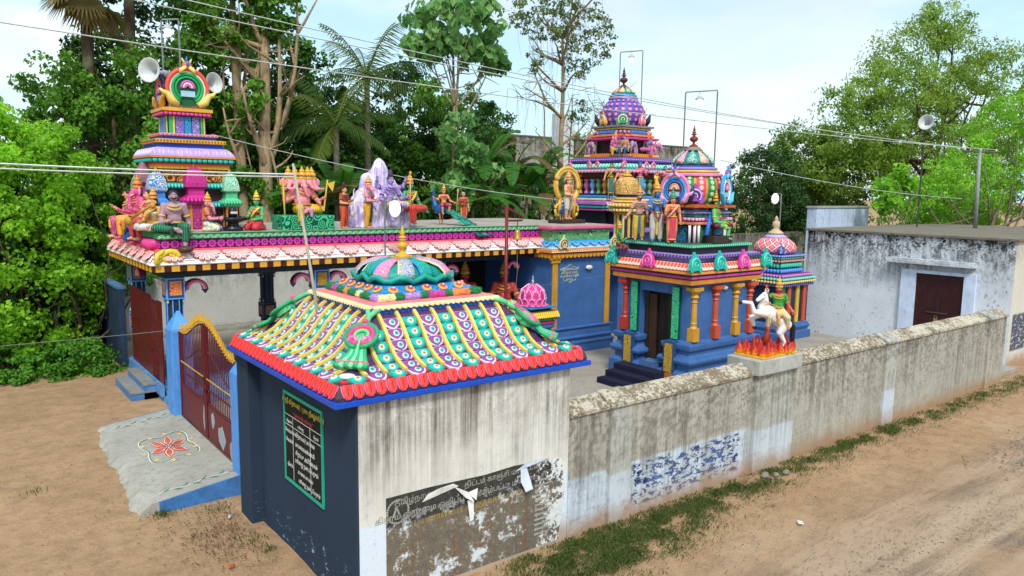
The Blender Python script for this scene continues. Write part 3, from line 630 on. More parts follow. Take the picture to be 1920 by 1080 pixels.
for y0 in (14.75, 19.45):
    ribbon('kolam_stem', [(3.0+i*.1, y0+.04*math.sin(i*.9)) for i in range(14)], .02, chalk)
    for i in range(8):
        x = 3.08+i*.17; s_ = (-1) ** i; flat('kolam_leaf', [(x, y0), (x+.07, y0+.05*s_), (x+.17, y0+.14*s_), (x+.11, y0+.03*s_)], kgr, dz=.005)
# gate
lb = paint('#4f93dc', .5); mar = paint('#5d131c', .4); gold = paint('#cf9f2b', .35)
GT = thing('entrance_gate', 'maroon double gate with gold spear tips between two light blue posts', 'gate', (4.55, 17, .3))
for y0, y1, zt, za in ((19.15, 19.75, 2.5, 2.95), (14.4, 14.78, 2.4, 2.7)):
    m = MB(); x0, x1 = (4.36, 4.86) if y0 > 16 else (4.4, 4.8); c_ = ((x0+x1)/2, (y0+y1)/2)
    m.rings([[(x0, y0, -.05), (x1, y0, -.05), (x1, y1, -.05), (x0, y1, -.05)], [(x0, y0, zt), (x1, y0, zt), (x1, y1, zt), (x0, y1, zt)], [(c_[0]-.03, c_[1]-.03, za), (c_[0]+.03, c_[1]-.03, za), (c_[0]+.03, c_[1]+.03, za), (c_[0]-.03, c_[1]+.03, za)]]); m.build('gate_post', lb, GT, bev=.012)
def gtop(y):                      # wavy top: dips at the posts, rises to the middle
    u = abs(y-16.98)/2.1; return 2.5+.55*(.5+.5*math.cos(PI*min(1, u)))+.12*max(0, u-.75)*2
for lf, (ya, yb) in enumerate(((14.88, 16.95), (17.0, 19.1))):
    leaf = MB(); leaf.box(4.53, 4.57, ya, yb, .42, 1.18); lo = leaf.build('gate_leaf', paint('#6b1620', .45, .3), GT, bev=.004)
    for y in (ya, yb-.06): m = MB(); m.box(4.51, 4.59, y, y+.06, .42, gtop(y)-.05); m.build('stile', mar, lo, bev=.004)
    nb = 17
    for i in range(1, nb):
        y = ya+(yb-ya)*i/nb; h = gtop(y)-.06; m = MB(); m.tube([(4.55, y, 1.18), (4.55, y, h)], .011, 5); b = m.build('bar', mar, lo)
        m = MB(); m.lathe([(.013, 0), (.028, .02), (.013, .05), (.03, .07), (.024, .12), (.002, .26)], 6, (4.55, y, h)); m.build('spear_tip', gold, b)
    for zo, mt in ((-.08, mar), (-.65, mar)):
        m = MB(); m.tube([(4.55, ya+(yb-ya)*i/12, gtop(ya+(yb-ya)*i/12)+zo) for i in range(13)], .016, 5); m.build('rail', mt, lo)
    m = MB(); m.tube([(4.55, ya+(yb-ya)*i/12, gtop(ya+(yb-ya)*i/12)+.0) for i in range(13)], .014, 5); m.build('gold_rail', gold, lo)
    for z in (1.2, 1.52): m = MB(); m.box(4.535, 4.565, ya, yb, z, z+.035); m.build('rail', mar, lo)
    m = MB()
    for i in range(24): m.ell((4.535, ya+.05+(yb-ya-.1)*i/23, 1.78-.1*math.sin(PI*((i/23) if lf else 1-i/23))*0-(.0)), (.014, .03, .018), 6, 4)
    m.build('gold_beads', gold, lo, kind='stuff')
    for yy, zz, sy, sz_ in (((15.9, .72, .28, .26), (15.2, .62, .16, .3), (16.5, .95, .14, .2)) if lf == 0 else ((17.15, .85, .1, .28),)):
        m = MB(); q = [(4.527, yy+sy*math.cos(a)*(.7+.5*rr.random()), zz+sz_*math.sin(a)*(.6+.6*rr.random())) for a in np.linspace(0, 2*PI, 11)[:-1]]; m.add(q, [tuple(range(10))]); m.build('bare_patch', paint('#9aa3a8', .6), lo)
m = MB(); m.tube([(4.5, 16.9, 1.75), (4.46, 16.95, 1.8), (4.5, 17.05, 1.75)], .02, 6); m.box(4.5, 4.53, 16.85, 17.1, 1.5, 1.53); m.build('latch', paint('#3a1a1a', .4, metal=.6), GT)
ST = thing('hall_steps', 'two blue-edged cement steps up to the hall side gate', 'steps', (4.3, 23, .1))
cs = mat_concrete('#8d8e8a', '#66635c'); blu = paint('#4a80b8', .65, .3)
for k, (x0, z) in enumerate(((3.95, .37), (4.28, .57))):
    m = MB(); m.box(x0, 4.62, 22.1-.0*k, 24.3, 0, z-.05); o = m.build('riser', blu, ST); m = MB(); m.box(x0-.01, 4.62-.002*k, 22.08, 24.32, z-.05, z); m.build('tread', cs, ST)
# ------------------------------------------------------------------ pillared hall
HX0, HX1, HY0, HY1 = 4.7, 17.25, 21.0, 26.1
H = thing('temple_hall', 'long pillared temple hall with pink lotus cornice and flat roof', 'hall', (4.7, 21, 0))
navy = paint('#1c3a66', .5); navyd = paint('#15202f', .5); lblue = paint('#56a0ee', .45)
m = MB(); m.box(HX0-.05, HX1, HY0-.05, HY1+.05, -.1, .3); m.box(4.58, 4.66, HY0+.45, HY1-.4, .3, .62); m.build('plinth', paint('#5a8fc4', .6, .3), H)
m = MB(); m.box(HX0-.05, HX1, HY0-.05, HY1+.3, 3.6, 3.78); m.build('beam', navyd, H)
pan_m = {}
def pillar(x, y, colr, parent=H, s=.46, dark=False):
    a = s/2; bl = paint('#1f4674' if not dark else '#16222f', .5); P_ = MB()  # dark variant: shade of the inner hall painted into blocks and outlines
    for z0, z1 in ((.0, .62), (1.5, 2.02), (3.02, 3.6)): P_.box(x-a, x+a, y-a, y+a, z0, z1)
    P_.build('pillar_blocks', bl, parent); 
    m = MB(); m.plan([(a*.92, .62), (a*.92, 3.02)], ngon(8, PI/8), (x, y, 0)); m.build('pillar_shaft', paint('#17263c', .5), parent)
    m = MB()                                                     # pale blue outlines on the two visible faces
    def fr(fx, fy, z0, z1, b=.03):
        if fx: xx = x-a-.004; m.box(xx-.006, xx+.006, y-a, y+a, z0, z0+b); m.box(xx-.006, xx+.006, y-a, y+a, z1-b, z1); m.box(xx-.006, xx+.006, y-a, y-a+b, z0+b, z1-b); m.box(xx-.006, xx+.006, y+a-b, y+a, z0+b, z1-b)
        if fy: yy = y-a-.004; m.box(x-a, x+a, yy-.006, yy+.006, z0, z0+b); m.box(x-a, x+a, yy-.006, yy+.006, z1-b, z1); m.box(x-a, x-a+b, yy-.006, yy+.006, z0+b, z1-b); m.box(x+a-b, x+a, yy-.006, yy+.006, z0+b, z1-b)
    for z0, z1 in ((.1, .6), (1.5, 2.02), (3.02, 3.58)): fr(1, 1, z0, z1)
    for z0, z1 in ((.62, 1.5), (2.02, 3.02)):
        for k in (2, 3, 4, 5, 6, 7):
            an = PI/8+k*PI/4; px_, py_ = x+a*.93*math.cos(an), y+a*.93*math.sin(an); m.box(px_-.012, px_+.012, py_-.012, py_+.012, z0+.002, z1-.002)
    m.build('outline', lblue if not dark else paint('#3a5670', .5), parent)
    for (z0, z1), cc in zip(((3.12, 3.5), (1.6, 1.92), (.2, .5)), colr):
        m = MB(); m.box(x-a+.08, x+a-.08, y-a-.012, y-a-.002, z0, z1); m.build('painted_panel', scroll(cc[0], cc[1], 11, 30, .15), parent)
        m = MB(); m.box(x-a-.012, x-a-.002, y-a+.08, y+a-.08, z0, z1); m.build('painted_panel', scroll(cc[0], cc[1], 11, 30, .1), parent)
    for sx, sy in ((-1, -1), (1, -1), (-1, 1)):                  # small drop buds
        m = MB()
        for z in (2.06, 2.92): m.lathe([(.004, 0), (.03, .03), (.02, .08), (.003, .12)], 6, (x+sx*a*.86, y+sy*a*.86, z-.02))
        m.build('bud', paint('#b9b3a0', .5), parent, kind='stuff')
pc = [(('#c92b2f', '#f2b45a'), ('#6b3c10', '#e8c53a'), ('#1c6a4a', '#6fd08a')), (('#5a2a14', '#e7b52f'), ('#7a1f2f', '#e88a8a'), ('#1c6a4a', '#9be0a0')), (('#0f5a34', '#7fd08a'), ('#7a1f2f', '#e8a08a'), ('#274c8a', '#9bc0e0'))]
for i, x in enumerate((4.95, 9.05, 13.15)):
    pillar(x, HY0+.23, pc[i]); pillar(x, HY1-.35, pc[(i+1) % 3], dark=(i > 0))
def corbel(x, y, sg, ax):
    d = V((sg, 0, 0)) if ax == 0 else V((0, sg, 0)); o_ = V((x, y, 3.28))+d*.24; up_ = V((0, 0, 1)); w_ = V((0, 1, 0)) if ax == 0 else V((1, 0, 0))
    for R_, r_, hx, wd in ((.25, .062, '#6e1838', .09), (.25, .03, '#d85a86', .11), (.2, .016, '#f0b8c8', .115)):
        m = MB(); rs = []
        for i in range(13):
            an = PI*(1-i/12); c = o_+d*(.32+R_*math.cos(an))+up_*(R_*.9*math.sin(an)-.05); dr = (d*math.cos(an)+up_*math.sin(an)).normalized()
            rs.append([c-dr*r_-w_*wd, c+dr*r_-w_*wd, c+dr*r_+w_*wd, c-dr*r_+w_*wd])
        m.rings(rs); m.build('corbel_arch', paint(hx, .45), H)
    m = MB(); m.lathe([(.01, -.16), (.06, -.1), (.09, -.06), (.09, -.03)], 4, tuple(o_+d*.57-up_*.02)); m.build('corbel_drop', paint('#4a4a52', .5), H)
    m = MB(); m.tube([o_+d*.02+up_*.2, o_+d*.1+up_*.05, o_+d*.03-up_*.16], [.03, .06, .02], 6); m.build('corbel_leaf', paint('#c99a2c', .45), H, smooth=True)
for x in (4.95, 9.05, 13.15):
    for sg in (-1, 1):
        if x < 5 and sg < 0: continue
        corbel(x, HY0+.23, sg, 0)
corbel(16.95, HY0+.3, -1, 0); corbel(4.95, HY0+.23, 1, 1); corbel(4.95, HY1-.35, -1, 1)
hrect = (HX0, HX1, HY0, HY1)
# dentil course
m = MB(); m.offs([(.36, 3.79), (.38, 3.95)], hrect); dent = m.build('dentil_course', paint('#4a2016', .5), H)
m = MB(); m.box(-.1, .1, -.012, .012, -.075, .075); me_d = mesh_of(m, 'dentil', paint('#d99d33', .35))
hc = ((HX0+HX1)/2, (HY0+HY1)/2); hrx, hry = (HX1-HX0)/2, (HY1-HY0)/2
def hall_row(off, z, tilt, step, sides=(0, 3)):
    return around(hrx+off, hry+off, z, tilt, step, hc[0], hc[1], sides)
Rx = Matrix.Rotation(rad(90), 4, 'X')
pieces(me_d, 'dentil', dent, [M @ Matrix(((1, 0, 0, 0), (0, 0, 1, 0), (0, -1, 0, 0), (0, 0, 0, 1))) for M in hall_row(.385, 3.87, 0, .385)])
# sloping lotus cornice, airbrushed coral to white
def mat_airbrush(top, bot, z0, z1, name='airbrushed_cornice'):
    t = NT(name); sp = t.n('SeparateXYZ', Vector=t.tc.outputs['Object']); n = t.noise(t.vec(), 12, 5); n1 = t.noise(t.vec(), 1.2, 5)
    f = t.ramp(t.math('ADD', sp.outputs[2], t.math('MULTIPLY', t.math('SUBTRACT', n, .5), .04)), z0, z1)
    c = t.mix(f, c4(bot), c4(top)); c = t.mix(t.ramp(n1, .55, .8, 0, .25), c, c4('#6a5a50')); t.bump(n, .1, .01); return t.done(c, .5)
m = MB(); m.offs([(.4, 3.953), (.43, 3.98), (.4, 4.06), (.3, 4.2), (.16, 4.33), (.12, 4.36)], hrect); kap = m.build('lotus_cornice', mat_airbrush('#e8505c', '#efe9e4', 4.0, 4.24), H)
def fan_mesh(R_=.385, n=7, cp='#f0a09c', cl='#f6ece6', cd='#b4545c'):
    m = MB()
    for k in range(n):
        a = PI+PI*(k+.5)/n; da = PI/n*.46
        def o(s, z): return [(R_*s_*math.cos(a+t_*da*s), .03+R_*s_*math.sin(a+t_*da*s)*.86, z) for s_, t_ in ((.3, -1), (.75, -1.0), (.95, -.75), (1.03, 0), (.95, .75), (.75, 1.0), (.3, 1))]
        m.mat(2); m.rings([o(1.1, 0.), o(1.1, .012)]); m.mat(1); m.rings([o(1., .008), o(.98, .022)]); m.mat(0); m.rings([o(.74, .018), o(.7, .028)])
    m.mat(0); m.prism([(.115*math.cos(a), .03+.1*math.sin(a)) for a in np.linspace(PI, 2*PI, 9)], (0, 0, 0), (1, 0, 0), (0, 1, 0), .028)
    return mesh_of(m, 'lotus_fan', [paint(cp, .5), paint(cl, .5), paint(cd, .5)])
me_fan = fan_mesh(); fans = [M @ Matrix.Translation((0, .0, .02)) for M in hall_row(.265, 4.265, rad(43), .8)]
pieces(me_fan, 'lotus_fan', kap, fans)
m = MB(); m.lathe([(.05, 0), (.04, .025), (.01, .03)], 8, (0, 0, 0)); m.lathe([(.03, 0), (.02, .02)], 7, (-.09, .05, 0)); m.lathe([(.03, 0), (.02, .02)], 7, (.09, .05, 0))
m.add([(-.14, -.08, .012), (.14, -.08, .012), (.03, .12, .02), (-.03, .12, .02)], [(0, 1, 2, 3)])
me_bud = mesh_of(m, 'bud_motif', paint('#f3efeb', .5)); pieces(me_bud, 'bud_motif', kap, [M @ Matrix.Translation((.4, -.1, .015)) for M in hall_row(.285, 4.2, rad(38), .8)])
m = MB(); m.offs([(.1, 4.362), (.1, 4.6)], hrect); fz = m.build('rosette_frieze', paint('#4a1446', .5), H)
m = MB()
for k in range(8):
    a = k*PI/4; m.mat(0).prism([(math.cos(a+t_)*r_, math.sin(a+t_)*r_) for r_, t_ in ((.04, -.3), (.1, -.34), (.112, 0), (.1, .34), (.04, .3))], (0, 0, 0), (1, 0, 0), (0, 1, 0), .016)
m.mat(1).lathe([(.045, 0), (.045, .02)], 10); m.mat(0).lathe([(.028, .01), (.024, .032)], 8)
me_r2 = mesh_of(m, 'frieze_rosette', [paint('#d63cae', .45), paint('#3a0f3a', .5)])
pieces(me_r2, 'frieze_rosette', fz, hall_row(.102, 4.482, 0, .238))
m = MB(); m.offs([(.12, 4.603), (.17, 4.63), (.17, 4.72), (.2, 4.76), (.1, 4.765)], hrect); gb = m.build('green_band', paint('#2f9a5c', .5), H)
m = MB(); 
for R_ in (.085, .05):
    p = [(R_*math.cos(a), R_*math.sin(a)*1.0-.045, .002) for a in np.linspace(.05, PI-.05, 8)]; m.tube(p, .009, 4)
me_arc = mesh_of(m, 'arch_relief', paint('#bfe6c8', .5)); pieces(me_arc, 'arch_relief', gb, hall_row(.174, 4.675, 0, .2, (0,)))
m = MB(); m.box(HX0-.02, HX1, HY0-.02, HY1+.02, 4.64, 4.772); m.build('roof_slab', mat_concrete('#aba398', '#6f675c'), H)
# yellow curl and painted fish-tail at the cornice corner
m = MB(); cc_ = V((4.75, 20.66, 4.17)); m.tube([cc_+V((.24*math.cos(a)*(1-a/12), -.02-.02*a/6, .17*math.sin(a)*(1-a/12))) for a in np.linspace(0, 8, 26)], [.085-.002*i for i in range(26)], 8)
for q_ in (0, .1, .2): m.tube([cc_+V((-.12-q_*.4, -.03, .17-q_)), cc_+V((-.3-q_*.2, -.1, .08-q_)), cc_+V((-.36+q_*.3, -.16, -.16))], [.06, .07, .04], 7)
m.build('corner_curl', paint('#e3c63e', .45), H, smooth=True)
# maroon folding side gate of the hall
SG = thing('hall_side_gate', 'maroon sheet and bar gate on the end of the pillared hall', 'gate', (4.7, 23.5, .6))
for y0, y1 in ((22.75, 24.1), (24.15, 25.4)):
    m = MB(); m.box(4.66, 4.7, y0, y1, .62, 2.95); lf = m.build('sheet_leaf', paint('#5f1119', .4), SG)
    for z in (1.3, 2.0): m = MB(); m.box(4.64, 4.658, y0+.1, y1-.1, z, z+.05); m.build('rail', mar, lf)
m = MB(); m.box(4.66, 4.7, 21.5, 21.95, .62, 2.9); m.build('sheet_leaf', paint('#5f1119', .4), SG)
for i in range(7): m = MB(); m.tube([(4.68, 22.03+i*.11, .65), (4.68, 22.03+i*.11, 2.85)], .012, 5); m.build('bar', mar, SG)
for z in (.95, 1.45, 1.6, 2.2, 2.3, 2.83): m = MB(); m.box(4.67, 4.69, 21.95, 22.75, z, z+.03); m.build('rail', mar, SG)
# boundary walls at the back and the left
BW = thing('back_boundary_wall', 'plain whitewashed boundary wall seen through the hall pillars', 'wall', (10, 31.5, 0))
m = MB(); m.box(4.7, 29.5, 31.3, 31.55, -.1, 2.62); m.build('wall', mat_wall('dull_limewash', '#c3c2ba', '#6d6a60', 2.6, 1.2, .5, .3, soil='#7d735f'), BW)
LW = thing('left_boundary_wall', 'dark navy boundary wall running back beside the weeds', 'wall', (4.65, 29, 0))
m = MB(); m.box(4.5, 4.696, 26.45, 31.55, -.1, 2.7); m.build('wall', paint('#1d3450', .75, .35), LW)
m = MB(); m.box(4.46, 4.75, 26.45, 31.6, 2.703, 2.78); m.build('coping', paint('#4c7398', .7, .3), LW)
# ------------------------------------------------------------------ blue mandapa block at the end of the hall
BX0, BX1, BY0, BY1 = 17.3, 20.15, 20.15, 26.6
sb = paint('#3b659e', .5, .14)
BK = thing('blue_mandapa', 'blue walled mandapa block with gold pilasters and blue lotus cornice', 'mandapa', (BX0, BY0, 0))
br = (BX0, BX1, BY0, BY1)
m = MB(); m.box(BX0, BX1, BY0, BY1, -.05, 3.75); m.build('wall', sb, BK)
m = MB(); m.offs([(.16, -.05), (.16, .42), (.2, .45), (.2, .5), (.12, .54), (.1, .62), (.19, .66), (.19, .7), (.08, .74), (.08, 1.0), (.14, 1.02), (.14, 1.06), (.05, 1.08)], br); m.build('base_moulding', sb, BK)
for x in (BX0+.12, BX1-.12):
    m = MB(); m.box(x-.12, x+.12, BY0-.06, BY0-.002, 1.06, 3.45); m.box(x-.2, x+.2, BY0-.1, BY0-.003, 3.45, 3.56); m.box(x-.26, x+.26, BY0-.12, BY0-.004, 3.56, 3.66); m.build('pilaster', paint('#c58f26', .4), BK, bev=.01)
m = MB(); m.offs([(.1, 3.66), (.12, 3.8)], br); vb = m.build('valance', paint('#38150f', .5), BK)
m = MB(); m.mat(0).prism([(-.085, .06), (-.085, -.03), (-.05, -.08), (0, -.095), (.05, -.08), (.085, -.03), (.085, .06)], (0, 0, 0), (1, 0, 0), (0, 1, 0), .05)
me_sc = mesh_of(m, 'scallop', paint('#e0982a', .4)); bc = ((BX0+BX1)/2, (BY0+BY1)/2); bhx, bhy = (BX1-BX0)/2, (BY1-BY0)/2
pieces(me_sc, 'scallop', vb, around(bhx+.12, bhy+.12, 3.72, 0, .19, bc[0], bc[1], (0, 3)))
m = MB(); m.offs([(.16, 3.803), (.22, 3.83), (.22, 3.92), (.18, 3.94)], br); dn = m.build('tooth_band', paint('#e48a48', .45), BK)
m = MB(); m.prism([(-.04, -.035), (.04, -.035), (0, .045)], (0, 0, 0), (1, 0, 0), (0, 1, 0), .02); me_t = mesh_of(m, 'tooth', paint('#f3d9bb', .5))
pieces(me_t, 'tooth', dn, around(bhx+.222, bhy+.222, 3.875, 0, .11, bc[0], bc[1], (0,)))
m = MB(); m.offs([(.16, 3.943), (.18, 3.98), (.15, 4.1), (.06, 4.22), (.02, 4.23)], br); kb = m.build('lotus_cornice', mat_airbrush('#1f8fd8', '#cfe6ee', 3.98, 4.1, 'airbrushed_blue'), BK)
me_fb = fan_mesh(.2, 5, '#35a6e0', '#dcecf0', '#0f4a80'); pieces(me_fb, 'lotus_fan', kb, [M @ Matrix.Translation((0, 0, .02)) for M in around(bhx+.12, bhy+.12, 4.16, rad(30), .46, bc[0], bc[1], (0, 3))])
m = MB(); m.offs([(-.03, 4.232), (-.03, 4.6)], br); m.build('scroll_frieze', scroll('#1a2a24', '#86d98a', 5.5, 26, .0), BK)
m = MB(); m.offs([(.02, 4.603), (.12, 4.66), (.12, 4.74), (.1, 4.765)], br); m.build('roof_band', paint('#d9668a', .5), BK, bev=.01)
def kudu(parent, M, c1, c2, c3, s=1.):
    """horseshoe gable ornament with finial"""
    def b(mb, name, mt): o = mb.build(name, mt, parent, loc=(0, 0, 0)); o.matrix_local = Matrix.Translation(-root_loc(parent)) @ M @ Matrix.Scale(s, 4); return o
    m = MB(); m.prism([(x, y) for x, y in ((-.22, -.2), (-.1, -.12), (.1, -.12), (.22, -.2), (.3, -.1), (.26, .05), (.2, .2), (.08, .3), (0, .46), (-.08, .3), (-.2, .2), (-.26, .05), (-.3, -.1))], (0, 0, 0), (1, 0, 0), (0, 1, 0), .09); k = b(m, 'gable_ornament', paint(c1, .45))
    for R_, cc, r_ in ((.2, c2, .025), (.14, c3, .022), (.08, c2, .02)):
        m = MB(); m.tube([(R_*math.cos(a), .05+R_*math.sin(a), .1) for a in np.linspace(-.7, PI+.7, 14)], r_, 5); b(m, 'gable_ring', paint(cc, .45))
for x in (BX0+.3, BX1-.05): kudu(BK, frame((x, BY0-.24, 4.1), (1, 0, 0), (0, 0, 1), (0, -1, 0)), '#e0cf92', '#6d5518', '#efe3b8', .75)
m = MB(); m.prism([(x*.3*r_, y*.26*r_) for a in np.linspace(0, 2*PI, 40)[:-1] for r_, x, y in ((1+.08*math.cos(8*a), math.cos(a), math.sin(a)),)], (18.15, BY0-.004, 3.05), (1, 0, 0), (0, 0, 1), .003)
cl = MB(); cp_ = [(18.15+.36*(1+.1*math.cos(8*a))*math.cos(a), BY0-.006, 3.03+.3*(1+.1*math.cos(8*a))*math.sin(a)) for a in np.linspace(0, 2*PI, 60)]
cl.tube(cp_, .012, 4); cl.build('cloud_outline', paint('#a5c87a', .6), BK)
for s_, z, sz, mt in (('ஸ்ரீவலம்புரி', 3.17, .13, white), ('விநாயகர்', 3.03, .14, yel), ('உபயம் குடும்பம்', 2.92, .1, white), ('வாழ்க', 2.81, .1, yel)): text_mesh(s_, sz, 'lettering', mt, BK, TX(18.15, BY0-.003, z), .002)
m = MB(); m.ell((19.05, BY0-.06, 3.22), (.17, .07, .09), 12, 8); m.build('wall_lamp', paint('#d5d8dc', .3), BK, smooth=True)
m = MB(); m.box(18.25, 18.5, BY0-.2, BY0-.162, .2, .38); m.build('tile', paint('#c9cdd4', .6), BK)
m = MB(); m.box(BX0-.06, BX1+.06, BY0-.06, BY1+.06, 4.7, 4.782); m.build('roof_slab', mat_concrete('#aba398', '#6f675c'), BK)
# ------------------------------------------------------------------ small shrine with steps
SX, SY = 19.05, 15.5; SHX, SHY = 1.45, 1.32
SR = thing('small_shrine', 'small blue shrine with gold and red pilasters and a domed tower', 'shrine', (SX, SY, 0))
sr = (SX-SHX, SX+SHX+.05, SY-SHY, SY+SHY)
m = MB(); m.box(sr[0]+.25, sr[1], sr[2], sr[3], -.05, 3.3); m.box(sr[0], sr[0]+.25, sr[2], SY-.62, -.05, 3.3); m.box(sr[0], sr[0]+.25, SY+.62, sr[3], -.05, 3.3); m.box(sr[0], sr[0]+.25, SY-.62, SY+.62, 2.95, 3.3); m.build('wall', sb, SR)
m = MB(); m.box(sr[0]+.24, sr[0]+.249, SY-.62, SY+.62, .8, 2.95); m.build('doorway', paint('#14100c', .7), SR)
for k, yy in enumerate((SY-.5, SY+.42)): m = MB(); m.box(sr[0]+.12, sr[0]+.2, yy, yy+.12, .8, 2.9); m.build('door_frame', paint('#2b2118', .5), SR)
m = MB(); m.box(sr[0]+.14, sr[0]+.18, SY+.1, SY+.4, .8, 2.85); m.build('door_leaf', paint('#3a2410', .5), SR)
pl = [(.34, -.05), (.34, .62), (.28, .66), (.2, .72), (.2, .86), (.28, .9), (.33, .97), (.34, 1.03), (.3, 1.1), (.2, 1.14), (.16, 1.2), (.16, 1.3), (.24, 1.36), (.26, 1.46), (.26, 1.52), (.1, 1.54), (.08, 1.58), (.0, 1.6)]
def part_offs(r, name): m = MB(); m.offs(pl, r); return m.build(name, sb, SR, bev=.008)
part_offs((sr[0], sr[1], sr[2], SY-.72), 'base_moulding'); part_offs((sr[0], sr[1], SY+.72, sr[3]), 'base_moulding')
m = MB(); m.box(sr[0]-.25, sr[0]+.25, SY-.37, SY+.37, -.05, .78); m.build('door_sill', paint('#4a6ea0', .7, .3), SR)
for yc in (SY-.72-.12, SY+.72+.12):
    x0 = sr[0]-.36
    m = MB(); m.box(x0+.012, sr[0]-.01, yc-.2, yc+.2, .35, 1.56); m.build('jamb_block', paint('#24487c', .5), SR)
    m = MB(); m.box(x0-.002, x0+.01, yc-.15, yc+.15, .62, 1.5); m.build('gold_panel', scroll('#241608', '#e7bb3c', 8, 34, -.1), SR)
    m = MB(); m.box(x0-.02, x0+.01, yc-.19, yc+.19, .4, .6); m.build('terracotta_foot', paint('#b8622c', .6), SR)
    m = MB(); m.box(sr[0]-.1, sr[0]-.012, yc-.14, yc+.14, 1.62, 3.2); m.build('jamb_core', paint('#0b4a38', .5), SR)
    m = MB(); m.box(sr[0]-.112, sr[0]-.1, yc-.13, yc+.13, 1.62, 3.19); m.build('green_jamb', scroll('#0d5c44', '#4fdc9c', 8, 34, -.1), SR)
M_blk = mat_concrete('#20223a', '#12131f', 2)
for k in range(3):
    m = MB(); x0 = 16.05+.36*k; m.box(x0, 17.24, SY-.75, SY+.95, .1, .28+.18*k-.001*k); m.build('step', M_blk, SR, bev=.012)
def column(x, y, hx, parent=SR, w=.13):
    mt = paint(hx, .4); m = MB()
    m.box(x-w, x+w, y-w, y+w, 1.6, 2.0); m.plan([(w, 2.0), (w*.72, 2.05), (w*.72, 2.12), (w*.85, 2.14), (w*.72, 2.17), (w*.62, 2.75)], ngon(8, PI/8), (x, y, 0))
    m.lathe([(w*.62, 2.75), (w*.8, 2.78), (w*.62, 2.81), (w*.6, 2.86), (w*1.05, 2.93), (w*.7, 3.0), (w*.75, 3.02), (w*1.3, 3.1), (w*1.35, 3.12)], 12, (x, y, 0)); m.box(x-w*1.55, x+w*1.55, y-w*1.3, y+w*1.3, 3.12, 3.22)
    return m.build('pilaster', mt, parent, bev=.006)
for x, hx in ((17.72, '#c9922a'), (18.72, '#c4502e'), (19.72, '#c9922a'), (20.45, '#c4502e')): column(x, sr[2]-.05, hx)
column(sr[0]-.05, sr[3]-.05, '#b03a2a')
m = MB(); m.ell((19.15, sr[2]-.05, 3.12), (.13, .06, .07), 12, 8); m.build('wall_lamp', paint('#d5d8dc', .3), SR, smooth=True)
er = (17.45, 20.62, 14.08, 17.0)
m = MB(); m.offs([(.0, 3.3), (.12, 3.32), (.14, 3.44), (.1, 3.46)], er); m.build('orange_band', paint('#e4923c', .45), SR)
m = MB(); m.offs([(.1, 3.462), (.16, 3.5), (.16, 3.57), (.12, 3.6)], er); rb = m.build('rope_band', paint('#3a1a40', .5), SR)
ec = ((er[0]+er[1])/2, (er[2]+er[3])/2); ehx, ehy = (er[1]-er[0])/2, (er[3]-er[2])/2
m = MB(); m.tube([(-.045, -.035, .0), (.045, .035, .0)], [.022, .022], 5); me_rope = mesh_of(m, 'rope_twist', paint('#c0509e', .45)); pieces(me_rope, 'rope_twist', rb, around(ehx+.17, ehy+.17, 3.535, 0, .09, ec[0], ec[1], (0, 3)))
m = MB(); m.offs([(.14, 3.602), (.24, 3.64), (.24, 3.7), (.2, 3.71)], er); m.build('orange_cornice', paint('#e8944a', .45), SR)
m = MB(); m.offs([(.17, 3.712), (.18, 3.76), (.1, 3.9), (-.02, 3.95)], er); ks = m.build('petal_cornice', paint('#3a1416', .5), SR)
m = MB(); m.mat(1); o1 = [(x*.066, y*.24, z) for x, y, z in ((-.9, .5, .0), (-1, -.3, .0), (-.6, -.5, .0), (.6, -.5, .0), (1, -.3, .0), (.9, .5, .0))]
m.rings([o1, [(x*.98, y, .03) for x, y, z in o1], [(x*.6, y*.9, .045) for x, y, z in o1]]); m.mat(0); m.rings([[(x*.8, y*.6+.035, .03) for x, y, z in o1], [(x*.72, y*.55+.035, .052) for x, y, z in o1]])
me_rp = mesh_of(m, 'cornice_petal', [paint('#ea5a48', .45), paint('#f4c9b8', .5)]); pieces(me_rp, 'cornice_petal', ks, around(ehx+.14, ehy+.14, 3.83, rad(32), .135, ec[0], ec[1], (0, 3)))
Ms = around(ehx+.2, ehy+.2, 3.86, rad(14), 1.07, ec[0], ec[1], (0, 3))
cons = [frame((ec[0]-ehx-.16+k*(2*ehx+.32)/3, ec[1]-ehy-.22, 3.88), (1, 0, 0), (0, .15, 1), (0, -1, .15)) for k in range(4)]+[frame((ec[0]-ehx-.22, ec[1]-ehy-.1+k*(2*ehy+.2)/2, 3.88), (0, -1, 0), (.15, 0, 1), (-1, 0, .15)) for k in (1, 2)]
for i, M in enumerate(cons):
    c1, c2 = (('#e0409a', '#f28cc4'), ('#10b09c', '#5fd8c8'))[i % 2 if i != 0 else 1]
    kudu(SR, M, c1, c2, c1, .92)
m = MB(); m.offs([(-.05, 3.952), (-.05, 4.05), (.06, 4.06), (.1, 4.1), (.1, 4.16), (.0, 4.18)], er); lv = m.build('lilac_band', paint('#9a86c8', .5), SR)
m = MB(); m.prism([(-.04, -.04), (.02, -.04), (.04, .04), (-.02, .04)], (0, 0, 0), (1, 0, 0), (0, 1, 0), .012); me_l = mesh_of(m, 'lilac_tick', paint('#5a3f8a', .5)); pieces(me_l, 'lilac_tick', lv, around(ehx+.102, ehy+.102, 4.13, 0, .13, ec[0], ec[1], (0, 3)))
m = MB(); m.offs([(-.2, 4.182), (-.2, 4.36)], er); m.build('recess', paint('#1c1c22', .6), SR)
m = MB(); m.offs([(-.18, 4.362), (-.12, 4.39), (-.12, 4.46), (-.2, 4.48)], er); gs = m.build('green_slab', paint('#2c8f66', .5), SR)
